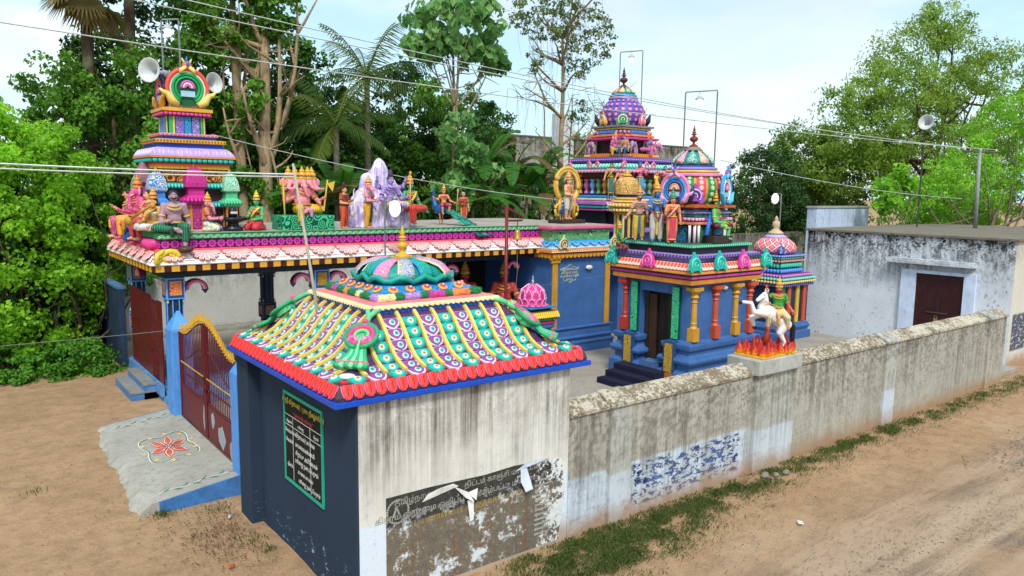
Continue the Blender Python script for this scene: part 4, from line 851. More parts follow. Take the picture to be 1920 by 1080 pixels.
m = MB(); m.box(-.03, .03, -.03, .03, 0, .012); me_g = mesh_of(m, 'slab_tooth', paint('#7fe0b4', .5)); pieces(me_g, 'slab_tooth', gs, around(ehx-.118, ehy-.118, 4.425, 0, .1, ec[0], ec[1], (0, 3)))
m = MB(); m.offs([(-.22, 4.482), (-.24, 4.486)], er); m.build('roof_floor', paint('#3b4a48', .7), SR)
# ------------------------------------------------------------------ lotus-topped altar post and bell stand
LP = thing('lotus_altar', 'square altar post with a pink lotus bud on a yellow fringed slab', 'altar', (14.6, 17.9, 0)); lx, ly = 14.6, 17.9
m = MB(); m.plan([(.5, .1), (.5, .5), (.42, .55), (.42, 1.75), (.5, 1.8), (.5, 1.9)], SQ, (lx, ly, 0)); m.build('post', sb, LP, bev=.01)
m = MB(); m.plan([(.46, 1.9), (.52, 1.94), (.52, 2.0), (.47, 2.02)], SQ, (lx, ly, 0)); m.build('pink_band', paint('#b93a7a', .5), LP)
m = MB(); m.plan([(.5, 2.022), (.56, 2.05), (.56, 2.12), (.5, 2.14)], SQ, (lx, ly, 0)); m.build('green_band', scroll('#1f5c3a', '#59c08a', 12, 30, .2), LP)
m = MB(); m.plan([(.55, 2.142), (.62, 2.16), (.6, 2.24), (.5, 2.33)], SQ, (lx, ly, 0)); fb_ = m.build('fringe_slope', paint('#6a5012', .5), LP)
m = MB(); o1 = [(x*.04, y*.2-.02, 0) for x, y in ((-.8, .5), (-1, -.3), (-.5, -.5), (.5, -.5), (1, -.3), (.8, .5))]; m.rings([o1, [(x*.8, y*.95, .022) for x, y, z in o1]]); me_fr = mesh_of(m, 'fringe_petal', paint('#e8c23c', .4)); pieces(me_fr, 'fringe_petal', fb_, around(.585, .585, 2.24, rad(30), .085, lx, ly, (0, 1, 3)))
m = MB(); m.plan([(.4, 2.332), (.4, 2.42)], SQ, (lx, ly, 0)); m.build('neck', navyd, LP)
m = MB(); m.plan([(.52, 2.422), (.52, 2.46)], SQ, (lx, ly, 0)); m.build('blue_slab', paint('#1f7fb8', .45), LP)
m = MB(); m.lathe([(.3, 2.46), (.42, 2.5), (.4, 2.53), (.36, 2.54), (.41, 2.62), (.4, 2.68), (.37, 2.7), (.4, 2.78), (.36, 2.92), (.24, 3.05), (.12, 3.12), (.06, 3.14)], 24, (lx, ly, 0)); lb_ = m.build('lotus_bud', paint('#cf2f86', .4), LP, smooth=True)
for row, (z0, z1, R0, R1, n_) in enumerate(((2.53, 2.7, .385, .42, 11), (2.69, 2.98, .41, .34, 11), (2.9, 3.13, .37, .12, 8))):
    for k in range(n_):
        a = 2*PI*(k+.5*row)/n_; m = MB(); da = PI/n_*.8; pts = [(-da, 0), (-da*1.1, .45), (-da*.6, .85), (0, 1.0), (da*.6, .85), (da*1.1, .45), (da, 0)]
        m.tube([(lx+(R0+(R1-R0)*v_**1.6+.015)*math.cos(a+u_), ly+(R0+(R1-R0)*v_**1.6+.015)*math.sin(a+u_), z0+(z1-z0)*v_) for u_, v_ in pts], .012, 4)
        m.build('petal_edge', paint('#f0b4d4', .45), lb_)
m = MB()
for k in range(14): a = 2*PI*k/14; m.ell((lx+.42*math.cos(a), ly+.42*math.sin(a), 2.485), (.1, .1, .025), 8, 4)
m.build('petal_skirt', paint('#d96a9c', .45), LP, kind='stuff', smooth=True)
m = MB(); m.lathe([(.06, 3.14), (.03, 3.17), (.055, 3.21), (.03, 3.25), (.02, 3.28), (.03, 3.3), (.004, 3.4)], 10, (lx, ly, 0)); m.build('finial', paint('#b9b9b4', .3, metal=.4), LP, smooth=True)
BS = thing('bell_stand', 'dark red bell post with a small brass bell hanging from its arm', 'bell stand', (13.25, 17.5, 0)); bx_, by_ = 13.25, 17.5
m = MB(); m.tube([(bx_, by_, .1), (bx_, by_, 5.55)], .05, 8); m.build('post', paint('#6a1c1c', .45), BS, smooth=True)
m = MB(); m.tube([(bx_, by_, 5.5), (bx_+.62, by_, 5.22), (bx_+.56, by_, 5.12), (bx_, by_, 5.12)], .035, 6); m.build('arm', paint('#6a2a22', .5), BS)
m = MB(); m.tube([(bx_+.4, by_, 5.12), (bx_+.4, by_, 4.86)], .014, 5); ch_ = m.build('chain', paint('#5a5048', .4, metal=.7), BS)
m = MB(); m.lathe([(.02, 4.86), (.06, 4.85), (.09, 4.78), (.1, 4.66), (.14, 4.58), (.14, 4.56), (.11, 4.57)], 14, (bx_+.4, by_, 0)); m.build('bell', paint('#c9a24a', .3, metal=.8), BS, smooth=True)
m = MB(); m.ell((bx_+.4, by_, 4.53), .03); m.tube([(bx_+.4, by_, 4.52), (bx_+.42, by_, 3.6), (bx_+.3, by_, 2.3)], .007, 4); m.build('pull_rope', paint('#8a7a60', .8), BS)
# ------------------------------------------------------------------ towers
BAY = bays(.5, .1)
def lay(parent, c, name, prof, mat, pl=SQ, smooth=False, bev=0.):
    m = MB(); m.plan(prof, pl, (c[0], c[1], 0)); return m.build(name, mat, parent, smooth=smooth, bev=bev)
def ring_pieces(me, name, parent, c, r, z, tilt, step, sides=(0, 1, 2, 3)): pieces(me, name, parent, around(r, r, z, tilt, step, c[0], c[1], sides))
def bead_mesh(w, h, hx, hx2=None):
    m = MB(); o = [(x*w/2, y*h/2, 0) for x, y in ((-.9, 1), (-1, -.2), (-.6, -1), (.6, -1), (1, -.2), (.9, 1))]
    m.mat(0); m.rings([o, [(x*.95, y, h*.3) for x, y, z in o], [(x*.5, y*.7, h*.45) for x, y, z in o]])
    return mesh_of(m, 'bead', paint(hx, .45), True)
def mini(parent, x, y, w, z0, z1, c1, c2, pl=None, gold_fin=True):
    """miniature corner pavilion: shaft, ledge, neck, curved roof, finial"""
    h = z1-z0; m = MB(); m.plan([(w*.62, z0), (w*.62, z0+h*.36)], SQ, (x, y, 0)); s_ = m.build('mini_shaft', paint(c2, .5), parent)
    for k in (-1, 1):
        m = MB(); m.box(x+k*w*.5-w*.1, x+k*w*.5+w*.1, y-w*.68, y-w*.625, z0, z0+h*.36); m.build('mini_pilaster', paint('#d58a2c', .45), s_)
        m = MB(); m.box(x-w*.68, x-w*.625, y+k*w*.5-w*.1, y+k*w*.5+w*.1, z0, z0+h*.36); m.build('mini_pilaster', paint('#d58a2c', .45), s_)
    m = MB(); m.plan([(w*.7, z0+h*.36), (w*.98, z0+h*.38), (w*1.0, z0+h*.42), (w*.85, z0+h*.47), (w*.7, z0+h*.5)], SQ, (x, y, 0)); lg = m.build('mini_ledge', paint(c1, .45), parent)
    me = bead_mesh(w*.3, h*.07, c1); ring_pieces(me, 'mini_petal', lg, (x, y), w*.96, z0+h*.425, rad(30), w*.33)
    m = MB(); m.plan([(w*.66, z0+h*.5), (w*.66, z0+h*.6)], SQ, (x, y, 0)); m.build('mini_neck', paint(c1, .5, .3), parent)
    m = MB(); m.plan([(w*.8, z0+h*.6), (w*.92, z0+h*.62), (w*.9, z0+h*.68), (w*.78, z0+h*.78), (w*.6, z0+h*.84), (w*.55, z0+h*.87), (w*.3, z0+h*.9)], rsq(.16, 3), (x, y, 0)); m.build('mini_roof', scroll(c1, c2 if c2 != '#16243a' else '#dcdcd8', 6/w*.35, 22, .45), parent, smooth=False)
    m = MB(); m.lathe([(w*.2, 0), (w*.12, h*.02), (w*.17, h*.045), (w*.08, h*.07), (w*.02, h*.12)], 10, (x, y, z0+h*.9)); m.build('mini_finial', paint('#c98a34', .4), parent, smooth=True)
def nasi(parent, M, cols, s=1.):
    """round horseshoe gable with rings, shell and side curls"""
    def b(mb, name, hx, sm=False):
        o = mb.build(name, paint(hx, .45) if isinstance(hx, str) else hx, parent, smooth=sm, loc=(0, 0, 0)); o.matrix_local = Matrix.Translation(-root_loc(parent)) @ M @ Matrix.Scale(s, 4); return o
    m = MB(); m.lathe([(.36, 0), (.36, .05), (.0, .06)], 28); b(m, 'gable_disc', cols[2])
    for R_, r_, hx in ((.4, .05, cols[0]), (.345, .025, '#e8e0d6'), (.3, .04, cols[1]), (.235, .028, cols[1])):
        m = MB(); m.tube([(R_*math.cos(a), R_*math.sin(a), .06) for a in np.linspace(-1.05, PI+1.05, 24)], r_, 6); b(m, 'gable_ring', hx, True)
    for R_, hx in ((.13, cols[3]), (.085, '#f0d8e8'), (.045, cols[3])):
        m = MB(); m.tube([(R_*math.cos(a), .02+R_*math.sin(a), .09) for a in np.linspace(-.2, PI+.2, 12)], .024, 6); b(m, 'shell_curl', hx, True)
    m = MB(); m.box(-.14, .14, -.17, -.05, .05, .1); b(m, 'shell_base', '#9fc8e0')
    for e in (-1, 1):
        m = MB(); m.tube([(e*.2, -.34, .08), (e*.34, -.26, .1), (e*.42, -.12, .1), (e*.5, -.1, .1), (e*.56, -.04, .1)], [.06, .085, .06, .045, .02], 7); b(m, 'gable_wing', cols[4], True)
    m = MB(); m.ell((0, .47, .08), (.1, .09, .07)); b(m, 'crest_face', cols[5], True)
    for e in (-1, 1): m = MB(); m.tube([(e*.03, .44, .12), (e*.13, .36, .12), (e*.15, .3, .1)], [.04, .045, .02], 6); m.tube([(e*.05, .52, .1), (e*.1, .62, .08)], [.035, .008], 5); b(m, 'crest_curl', cols[4], True)
    m = MB(); m.ell((0, .5, .15), (.035, .06, .03)); m.tube([(0, .54, .08), (0, .66, .08)], [.04, .01], 5); b(m, 'crest_nose', '#2a6fd0', True)
def pot(parent, c, z, s, hx, n=14):
    m = MB(); m.lathe([(.22*s, 0), (.16*s, .05*s), (.06*s, .12*s), (.05*s, .18*s), (.17*s, .26*s), (.2*s, .34*s), (.15*s, .42*s), (.06*s, .47*s), (.05*s, .5*s), (.13*s, .53*s), (.12*s, .56*s), (.05*s, .59*s), (.1*s, .63*s), (.09*s, .65*s), (.04*s, .68*s), (.065*s, .72*s), (.04*s, .82*s), (.004*s, .98*s)], n, (c[0], c[1], z)); return m.build('finial', paint(hx, .38), parent, smooth=True)
# ---- gateway tower on the hall roof
gc = (5.98, 23.75)
G = thing('gateway_tower', 'stepped painted gateway tower on the hall roof with arched crest', 'tower', (gc[0], gc[1], 4.76))
mg = '#c8268a'
lay(G, gc, 'core', [(.82, 4.76), (.82, 6.42)], paint('#3a1222', .55))
for z, hx in ((5.36, '#0c8f94'), (5.9, '#14a39a')):
    o = lay(G, gc, 'teal_ledge', [(.84, z), (.98, z+.04), (1.0, z+.1), (.86, z+.2)], paint(hx, .45)); ring_pieces(bead_mesh(.07, .12, '#5fd0c4'), 'ledge_petal', o, gc, .99, z+.09, rad(25), .09, (0, 3))
lay(G, gc, 'scroll_frieze', [(.9, 6.12), (.9, 6.46)], scroll('#4a2108', '#e0912c', 5, 26, .1))
for x, y, w, z1, c1, c2 in ((0, -1.0, .33, 6.72, mg, '#a01f6c'), (-1.0, -1.0, .27, 6.55, '#3a86d8', '#e8d9a0'), (1.0, -1.0, .25, 6.55, '#55c48c', '#16243a'), (-1.0, 1.0, .27, 6.55, '#1f8f56', '#16243a'), (1.0, 1.0, .25, 6.55, '#1f8f56', '#16243a'), (-1.0, 0, .34, 6.9, '#c24a92', '#1f8f56')):
    mini(G, gc[0]+x, gc[1]+y, w, 4.76, z1, c1, c2)
m = MB(); m.box(gc[0]-.12, gc[0]+.12, gc[1]-1.215, gc[1]-1.207, 4.8, 5.42); m.build('painted_panel', scroll('#8a1458', '#d84aa0', 7, 26, .1), G)
lay(G, gc, 'flame_band', [(1.0, 6.48), (1.02, 6.64)], mat_airbrush('#d83a2c', '#efc23a', 1.72, 1.86, 'flame_paint'))
o = lay(G, gc, 'bead_band', [(1.04, 6.643), (1.1, 6.66), (1.1, 6.76)], paint('#0f5a60', .45)); ring_pieces(bead_mesh(.14, .1, '#27b8a8'), 'bead', o, gc, 1.1, 6.705, 0, .15)
lay(G, gc, 'orange_lip', [(1.1, 6.763), (1.16, 6.78), (1.16, 6.83)], paint('#d9893c', .45))
o = lay(G, gc, 'lilac_cornice', [(1.14, 6.833), (1.12, 6.9), (1.03, 7.02), (.94, 7.07)], paint('#b79ade', .45))
m = MB(); m.tube([(-.08, -.1, 0), (-.07, .05, .01), (0, .1, .01), (.07, .05, .01), (.06, -.08, 0)], .012, 4); ring_pieces(mesh_of(m, 'scroll_line', paint('#e4d6f2', .5)), 'scroll_line', o, gc, 1.075, 6.95, rad(35), .25, (0, 3))
lay(G, gc, 'blue_step', [(.88, 7.07), (.88, 7.19)], paint('#173a9c', .45))
o = lay(G, gc, 'gold_band', [(.92, 7.193), (.95, 7.21), (.95, 7.3), (.9, 7.31)], paint('#d9a03c', .4)); ring_pieces(bead_mesh(.04, .05, '#8a4f14'), 'gold_tick', o, gc, .945, 7.255, 0, .085, (0, 3))
lay(G, gc, 'blue_step', [(.74, 7.31), (.74, 7.4)], paint('#173a9c', .45)); o = lay(G, gc, 'pink_band', [(.77, 7.403), (.79, 7.42), (.79, 7.47), (.74, 7.48)], paint('#c9a8d8', .45)); ring_pieces(bead_mesh(.08, .05, '#e86a7c'), 'pink_bead', o, gc, .785, 7.445, 0, .11, (0, 3))
lay(G, gc, 'neck', [(.52, 7.48), (.52, 7.98)], paint('#10204a', .5))
for k, (u, w, mt) in enumerate(((-.44, .05, paint('#2fa85a', .45)), (-.36, .025, paint('#e0c23c', .45)), (-.2, .11, scroll('#22306a', '#a48ae0', 9, 28, 0)), (.02, .09, scroll('#0a5a90', '#2fb8e8', 10, 28, .2)), (.24, .1, scroll('#22306a', '#b49ae0', 9, 28, 0)), (.4, .03, paint('#2fa85a', .45)), (.47, .02, paint('#e0c23c', .45)))):
    m = MB(); m.box(gc[0]+u-w, gc[0]+u+w, gc[1]-.545, gc[1]-.522, 7.48, 7.97); m.build('neck_panel', mt, G); m = MB(); m.box(gc[0]-.545, gc[0]-.522, gc[1]-u-w, gc[1]-u+w, 7.48, 7.97); m.build('neck_panel', mt, G)
o = lay(G, gc, 'magenta_band', [(.56, 7.983), (.64, 8.01), (.64, 8.07), (.6, 8.09)], paint('#8a1a50', .45)); ring_pieces(bead_mesh(.11, .08, '#d84a8c'), 'magenta_bead', o, gc, .64, 8.035, 0, .12)
lay(G, gc, 'gold_ledge', [(.64, 8.093), (.69, 8.11), (.69, 8.2), (.62, 8.21)], paint('#e0a23c', .4)); lay(G, gc, 'crest_drum', [(.44, 8.21), (.44, 8.34)], paint('#e9d9c8', .5))
lay(G, gc, 'crest_dome', [(.4, 8.34), (.5, 8.46), (.52, 8.62), (.46, 8.84), (.32, 9.0), (.14, 9.08)], scroll('#15306a', '#3a86c0', 9, 26, .2), rsq(.5, 5), smooth=True)
nasi(G, frame((gc[0]+.04, gc[1]-.5, 8.76), (1, 0, 0), (0, 0, 1), (0, -1, 0)), ('#e0503c', '#17a458', '#0c5a34', '#d860b0', '#ecd26a', '#e86a3c'), 1.36)
nasi(G, frame((gc[0]-.5, gc[1], 8.62), (0, -1, 0), (0, 0, 1), (-1, 0, 0)), ('#16204a', '#d84a6a', '#101830', '#e86aa0', '#d8a23c', '#e86a3c'), 1.15)
for k in range(3): pot(G, (gc[0]-.05+.0*k, gc[1]-.22+.22*k), 9.04, .4, '#7a4a34', 9)
# loudspeaker horns and lamp frame on top of the tower
def horn(name, label, p, d, s=1.):
    d = V(d).normalized(); T = thing(name, label, 'loudspeaker', p)
    q = d.to_track_quat('Z', 'Y').to_matrix().to_4x4()
    def b(prof, nm, hx, solid=False):
        m = MB(); m.lathe([(r*s, z*s) for r, z in prof], 24); o = m.build(nm, paint(hx, .45), T, smooth=True, loc=(0, 0, 0)); o.matrix_local = q; return o
    b([(.04, -.42), (.05, -.3), (.075, -.18), (.13, -.06), (.21, .03), (.27, .06), (.275, .07), (.26, .065), (.2, .035), (.12, -.05), (.06, -.16), (.03, -.26)], 'bell', '#c3c8c9'); b([(.09, -.62), (.1, -.6), (.1, -.44), (.06, -.42)], 'driver', '#8b8f90')
    m = MB(); m.tube([V((0, 0, 0))-d*.35*s, V((0, 0, 0))-d*.35*s+V((0, 0, -.35*s))], .02, 6); m.build('bracket', paint('#6a6a66', .5), T, loc=(0, 0, 0))
horn('loudspeaker', 'grey horn loudspeaker facing left on the gateway tower', (5.12, 23.4, 9.2), (-.75, -.66, .03), 1.25)
horn('loudspeaker', 'pale horn loudspeaker half hidden behind the crest of the gateway tower', (7.0, 24.1, 9.1), (.45, -.9, .1), 1.15)
horn('loudspeaker', 'black and white horn loudspeaker on a thin mast above the bright green tree', (36.0, 16.1, 9.3), (-.95, -.05, .1), 1.25)
m = MB(); m.tube([(36.1, 16.2, 4.5), (36.1, 16.2, 9.25)], .04, 6); tag(m.build('speaker_mast', paint('#3a4038', .6)), 'thin dark mast carrying the horn loudspeaker over the store roof', 'mast')
M_glow = NT('lamp_glow'); M_glow.b.inputs['Emission Color'].default_value = (1, .97, .92, 1); M_glow.b.inputs['Emission Strength'].default_value = .6; M_glow = M_glow.done((.9, .9, .9, 1), .3)
def lamp_frame(label, a, b, zt, lampx, z0, lit=True, hang=.1):
    T = thing('lamp_frame', label, 'lamp', (a[0], a[1], z0)); g_ = paint('#7b8488', .45, metal=.4)
    m = MB(); m.tube([(a[0], a[1], z0), (a[0], a[1], zt-.03), (a[0]+.02, a[1], zt), (b[0], b[1], zt+.06), (b[0], b[1], zt), (b[0], b[1], z0)], .025, 6); m.build('pipe_frame', g_, T)
    c = V((a[0]+(b[0]-a[0])*lampx, a[1]+(b[1]-a[1])*lampx, zt)); 
    m = MB(); m.tube([c, c-V((0, 0, hang))], .015, 5); m.lathe([(.03, 0), (.05, -.04), (.14, -.13), (.14, -.15)], 12, tuple(c-V((0, 0, hang-.02)))); m.build('lamp_cap', paint('#b8bcc0', .4, metal=.3), T)
    m = MB(); m.ell(tuple(c-V((0, 0, hang+.22))), (.1, .1, .15), 12, 8); m.build('bulb', M_glow if lit else paint('#d8d8d2', .3), T, smooth=True); return T
lamp_frame('pipe frame with a white lamp on top of the gateway tower', (5.6, 24.05), (6.05, 23.95), 10.75, .35, 9.0)
lamp_frame('tall pipe frame with a lamp behind the main tower finial', (24.9, 24.6), (25.6, 23.9), 12.2, .5, 9.0)
lamp_frame('pipe frame with a lit lamp over the small shrine dome', (19.1, 15.95), (19.85, 15.3), 9.15, .45, 6.0)
# ---- main sanctum tower
vc = (24.3, 23.75)
VM = thing('main_tower', 'tall tiered main sanctum tower with blue ribbed dome and brown finial', 'tower', (vc[0], vc[1], 0))
L_ = lambda *a, **k: lay(VM, vc, *a, **k)
L_('sanctum_wall', [(2.2, -.05), (2.2, 4.3)], sb, BAY)
o = L_('lilac_slab', [(2.3, 4.303), (2.5, 4.36), (2.5, 4.46), (2.35, 4.5)], paint('#8a6ab8', .5), BAY)
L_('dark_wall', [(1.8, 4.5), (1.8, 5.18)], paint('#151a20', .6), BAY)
bands = [(2.1, 5.18, 5.28, '#c0508a', .12), (2.12, 5.283, 5.42, '#1f9a9a', .14), (2.14, 5.423, 5.6, '#b472c0', .17), (2.05, 5.603, 5.72, '#d8c8a0', .13), (1.95, 5.723, 5.84, '#2a8ad0', .16)]
for i, (r_, z0, z1, hx, st) in enumerate(bands):
    o = L_('moulding', [(r_*.95, z0), (r_, z0+.03), (r_, z1-.03), (r_*.95, z1)], paint(hx, .45), BAY)
    ring_pieces(bead_mesh(st*.8, (z1-z0)*.7, ['#e88ab8', '#5fd0c4', '#e0b8e8', '#e87a6a', '#7fc4f0'][i]), 'moulding_bead', o, vc, r_*.9+.004, (z0+z1)/2, 0, st, (0, 3))
L_('figure_wall', [(1.5, 5.84), (1.5, 6.78)], paint('#5a2030', .55), BAY)
bal = MB(); bal.mat(0).lathe([(.1, 0), (.12, .05), (.06, .12), (.05, .2), (.11, .28), (.13, .36), (.11, .44), (.06, .5), (.12, .58), (.13, .62)], 8)
me_bal = [mesh_of(bal, 'baluster', paint(h, .45), True) for h in ('#5aa05a', '#d89a3c', '#c86aa8', '#7ab0d8')]
for i, M in enumerate(around(1.52, 1.52, 5.9, 0, .38, vc[0], vc[1], (0, 3))): pieces(me_bal[i % 4], 'baluster', VM, [M @ Matrix.Rotation(-PI/2, 4, 'X')])
o = L_('gold_valance', [(1.58, 6.6), (1.62, 6.76)], paint('#5a2a10', .5), BAY); ring_pieces(bead_mesh(.15, .15, '#e0962c'), 'gold_scallop', o, vc, 1.5, 6.69, 0, .17, (0, 3))
o = L_('pink_petal_band', [(1.72, 6.78), (1.84, 6.81), (1.84, 6.88), (1.74, 6.92)], paint('#b03a78', .45)); ring_pieces(bead_mesh(.19, .11, '#ee9ab8'), 'pink_petal', o, vc, 1.84, 6.85, 0, .2, (0, 3))
o = L_('teal_cornice', [(1.7, 6.922), (1.68, 7.0), (1.54, 7.16), (1.45, 7.18)], paint('#2fb0a0', .45)); ring_pieces(bead_mesh(.15, .2, '#8fe4cc'), 'teal_leaf', o, vc, 1.63, 7.06, rad(35), .19, (0, 3))
for sx, sy, side in ((-1.55, -1.66, 0), (-.22, -1.66, 0), (.22, -1.66, 0), (1.5, -1.66, 0), (-1.66, -.25, 1), (-1.66, .25, 1), (-1.66, 1.5, 1)):
    M = frame((vc[0]+sx, vc[1]+sy, 7.08), (1, 0, 0), (0, 0, 1), (0, -1, 0)) if side == 0 else frame((vc[0]+sx, vc[1]+sy, 7.08), (0, -1, 0), (0, 0, 1), (-1, 0, 0))
    kudu(VM, M, '#d8588c', '#f0c0d4', '#7a1c3c', .6)
o = L_('purple_ledge', [(1.5, 7.2), (1.62, 7.28), (1.62, 7.4), (1.5, 7.44)], paint('#6a4aa0', .5)); ring_pieces(bead_mesh(.08, .06, '#b49ae0'), 'purple_tick', o, vc, 1.615, 7.34, 0, .13, (0, 3))
o = L_('orange_plinth', [(1.22, 7.44), (1.28, 7.47), (1.28, 7.6), (1.2, 7.62)], paint('#d8802c', .45), BAY); ring_pieces(bead_mesh(.07, .08, '#f0d08a'), 'plinth_tick', o, vc, 1.15+.004, 7.535, 0, .11, (0, 3))
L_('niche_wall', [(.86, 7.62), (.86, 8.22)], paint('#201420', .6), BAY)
o = L_('magenta_ledge', [(1.0, 8.2), (1.14, 8.24), (1.14, 8.31), (1.0, 8.33)], paint('#c8408a', .45)); L_('orange_ledge', [(1.0, 8.333), (1.1, 8.36), (1.1, 8.43), (.98, 8.46)], paint('#e08a3c', .45), BAY)
o = L_('blue_cushion', [(.98, 8.462), (1.02, 8.5), (.98, 8.58), (.86, 8.64)], paint('#2a66c8', .45), BAY); ring_pieces(bead_mesh(.13, .12, '#ee7a8a'), 'cushion_petal', o, vc, .93, 8.53, rad(20), .22, (0, 3))
L_('yellow_step', [(.84, 8.642), (.88, 8.66), (.88, 8.72), (.82, 8.73)], paint('#d8c04a', .45)); L_('grey_ledge', [(.9, 8.732), (.98, 8.75), (.98, 8.83), (.88, 8.84)], paint('#7c828c', .5))
def ribbed(parent, c, prof, nrib, cr, cf, cs, rw=.055):
    m = MB(); m.lathe(prof, 48, (c[0], c[1], 0)); d_ = m.build('dome', paint(cf[0], .45), parent, smooth=True)
    def at(t):  # t 0..1 along the profile
        f = t*(len(prof)-1); i = min(int(f), len(prof)-2); u = f-i; return prof[i][0]+(prof[i+1][0]-prof[i][0])*u, prof[i][1]+(prof[i+1][1]-prof[i][1])*u
    for k in range(nrib):
        a = 2*PI*k/nrib; m = MB(); rs = []
        for i in range(12):
            r_, z_ = at(i/11); w = rw*(.35+.65*r_/prof[2][0]); ca, sa = math.cos(a), math.sin(a)
            rs.append([(c[0]+ca*(r_+h)-sa*u*w, c[1]+sa*(r_+h)+ca*u*w, z_) for u, h in ((-1, -.02), (-1, .035), (1, .035), (1, -.02))])
        m.rings(rs); m.build('dome_rib', paint(cr, .42), d_)
    for k in range(nrib):
        a = 2*PI*(k+.5)/nrib; ca, sa = math.cos(a), math.sin(a)
        if ca*c[0]+sa*c[1] > 12: continue                        # hidden far side
        n_ = 6
        for j in range(n_):
            r_, z_ = at((j+.5)/n_); r2_, z2_ = at(min(1, (j+.9)/n_)); upv = V((ca*(r2_-r_), sa*(r2_-r_), z2_-z_)).normalized(); tx = V((-sa, ca, 0)); nn = tx.cross(upv)
            s_ = 2*PI*r_/nrib*.8; M = frame((c[0]+ca*r_, c[1]+sa*r_, z_), tx*s_, upv*s_*1.05, nn*s_); pieces(cs[k % len(cs)], 'dome_scale', d_, [M])
    return d_
def dscale(h1, h2, h3):
    m = MB(); o1 = [(x*.5, y*.5, 0) for x, y in ((-1, .7), (-1, -.3), (-.6, -.85), (0, -1), (.6, -.85), (1, -.3), (1, .7))]
    m.mat(0); m.rings([o1, [(x, y, .1) for x, y, z in o1], [(x*.85, y*.85, .16) for x, y, z in o1]]); m.mat(1).lathe([(.26, .1), (.24, .22)], 8, (0, -.05, 0)); m.mat(2).lathe([(.12, .2), (.1, .26)], 6, (0, -.05, 0)); return mesh_of(m, 'dome_scale', [paint(h1, .45), paint(h2, .45), paint(h3, .45)])
ribbed(VM, vc, [(.7, 8.84), (.86, 9.0), (.94, 9.2), (.95, 9.4), (.87, 9.62), (.72, 9.82), (.55, 9.97)], 20, '#1f56c8', ['#7a1c3c'], [dscale('#a84a8a', '#e8b0c0', '#d8a23c')], .075)
m = MB(); m.lathe([(.6, 9.96), (.64, 9.99), (.64, 10.06), (.58, 10.08)], 32, (vc[0], vc[1], 0)); m.build('lilac_ring', paint('#b48ad0', .45), VM, smooth=True); m = MB(); m.lathe([(.56, 10.08), (.6, 10.1), (.58, 10.18), (.5, 10.2)], 32, (vc[0], vc[1], 0)); m.build('sky_ring', paint('#1f9ad8', .45), VM, smooth=True)
def lotus_cap(parent, c, z, R_, h, c1, c2, n=10):
    m = MB(); m.lathe([(R_, z), (R_*1.06, z+h*.15), (R_*.95, z+h*.45), (R_*.6, z+h*.8), (R_*.3, z+h)], 28, (c[0], c[1], 0)); o = m.build('lotus_cap', paint(c1, .42), parent, smooth=True)
    for k in range(n):
        a = 2*PI*k/n; rs = []
        for r_, zz, w in ((R_*1.1, z+h*.1, .2), (R_*1.06, z+h*.35, .26), (R_*.82, z+h*.65, .2), (R_*.45, z+h*.98, .08)):
            rs.append([(c[0]+math.cos(a+u*w)*r_, c[1]+math.sin(a+u*w)*r_, zz+.03*R_*(1-abs(u))) for u in (-1, 0, 1)])
        m = MB(); m.rings(rs, False, False, False); p = m.build('cap_petal', scroll(c2[k % len(c2)], '#f0e0c8', 10/R_*.5, 22, .5), o, smooth=True); s_ = p.modifiers.new('t', 'SOLIDIFY'); s_.thickness = .03; s_.offset = 0
lotus_cap(VM, vc, 10.2, .46, .32, '#0f8f7c', ['#e8c83c', '#d8608c', '#e8c83c', '#2fa88a'])
m = MB(); m.lathe([(.26, 10.5), (.2, 10.54), (.16, 10.56)], 16, (vc[0], vc[1], 0)); m.build('finial_base', paint('#6a3a2c', .5), VM, smooth=True)
pot(VM, vc, 10.54, .88, '#5a2c24')
for a, hx in ((-2.36, '#2f9a58'), (-1.3, '#e86a8a'), (-3.4, '#e8a83c'), (-.6, '#3a86c8'), (-4.2, '#c85aa0')):
    d = V((math.cos(a), math.sin(a), 0)); kudu(VM, frame(V((vc[0], vc[1], 9.02))+d*.92, d.cross(V((0, 0, -1))), V((0, 0, 1)), d), hx, '#f0e0d0', hx, .95)
for a in (-1.0, -3.75):   # dark flame wings behind the side gables
    d = V((math.cos(a), math.sin(a), 0)); m = MB(); m.tube([V((vc[0], vc[1], 8.86))+d*1.0, V((vc[0], vc[1], 9.05))+d*1.12, V((vc[0], vc[1], 9.35))+d*1.22], [.1, .12, .02], 6); m.build('wing', paint('#1a1c24', .5), VM, smooth=True)
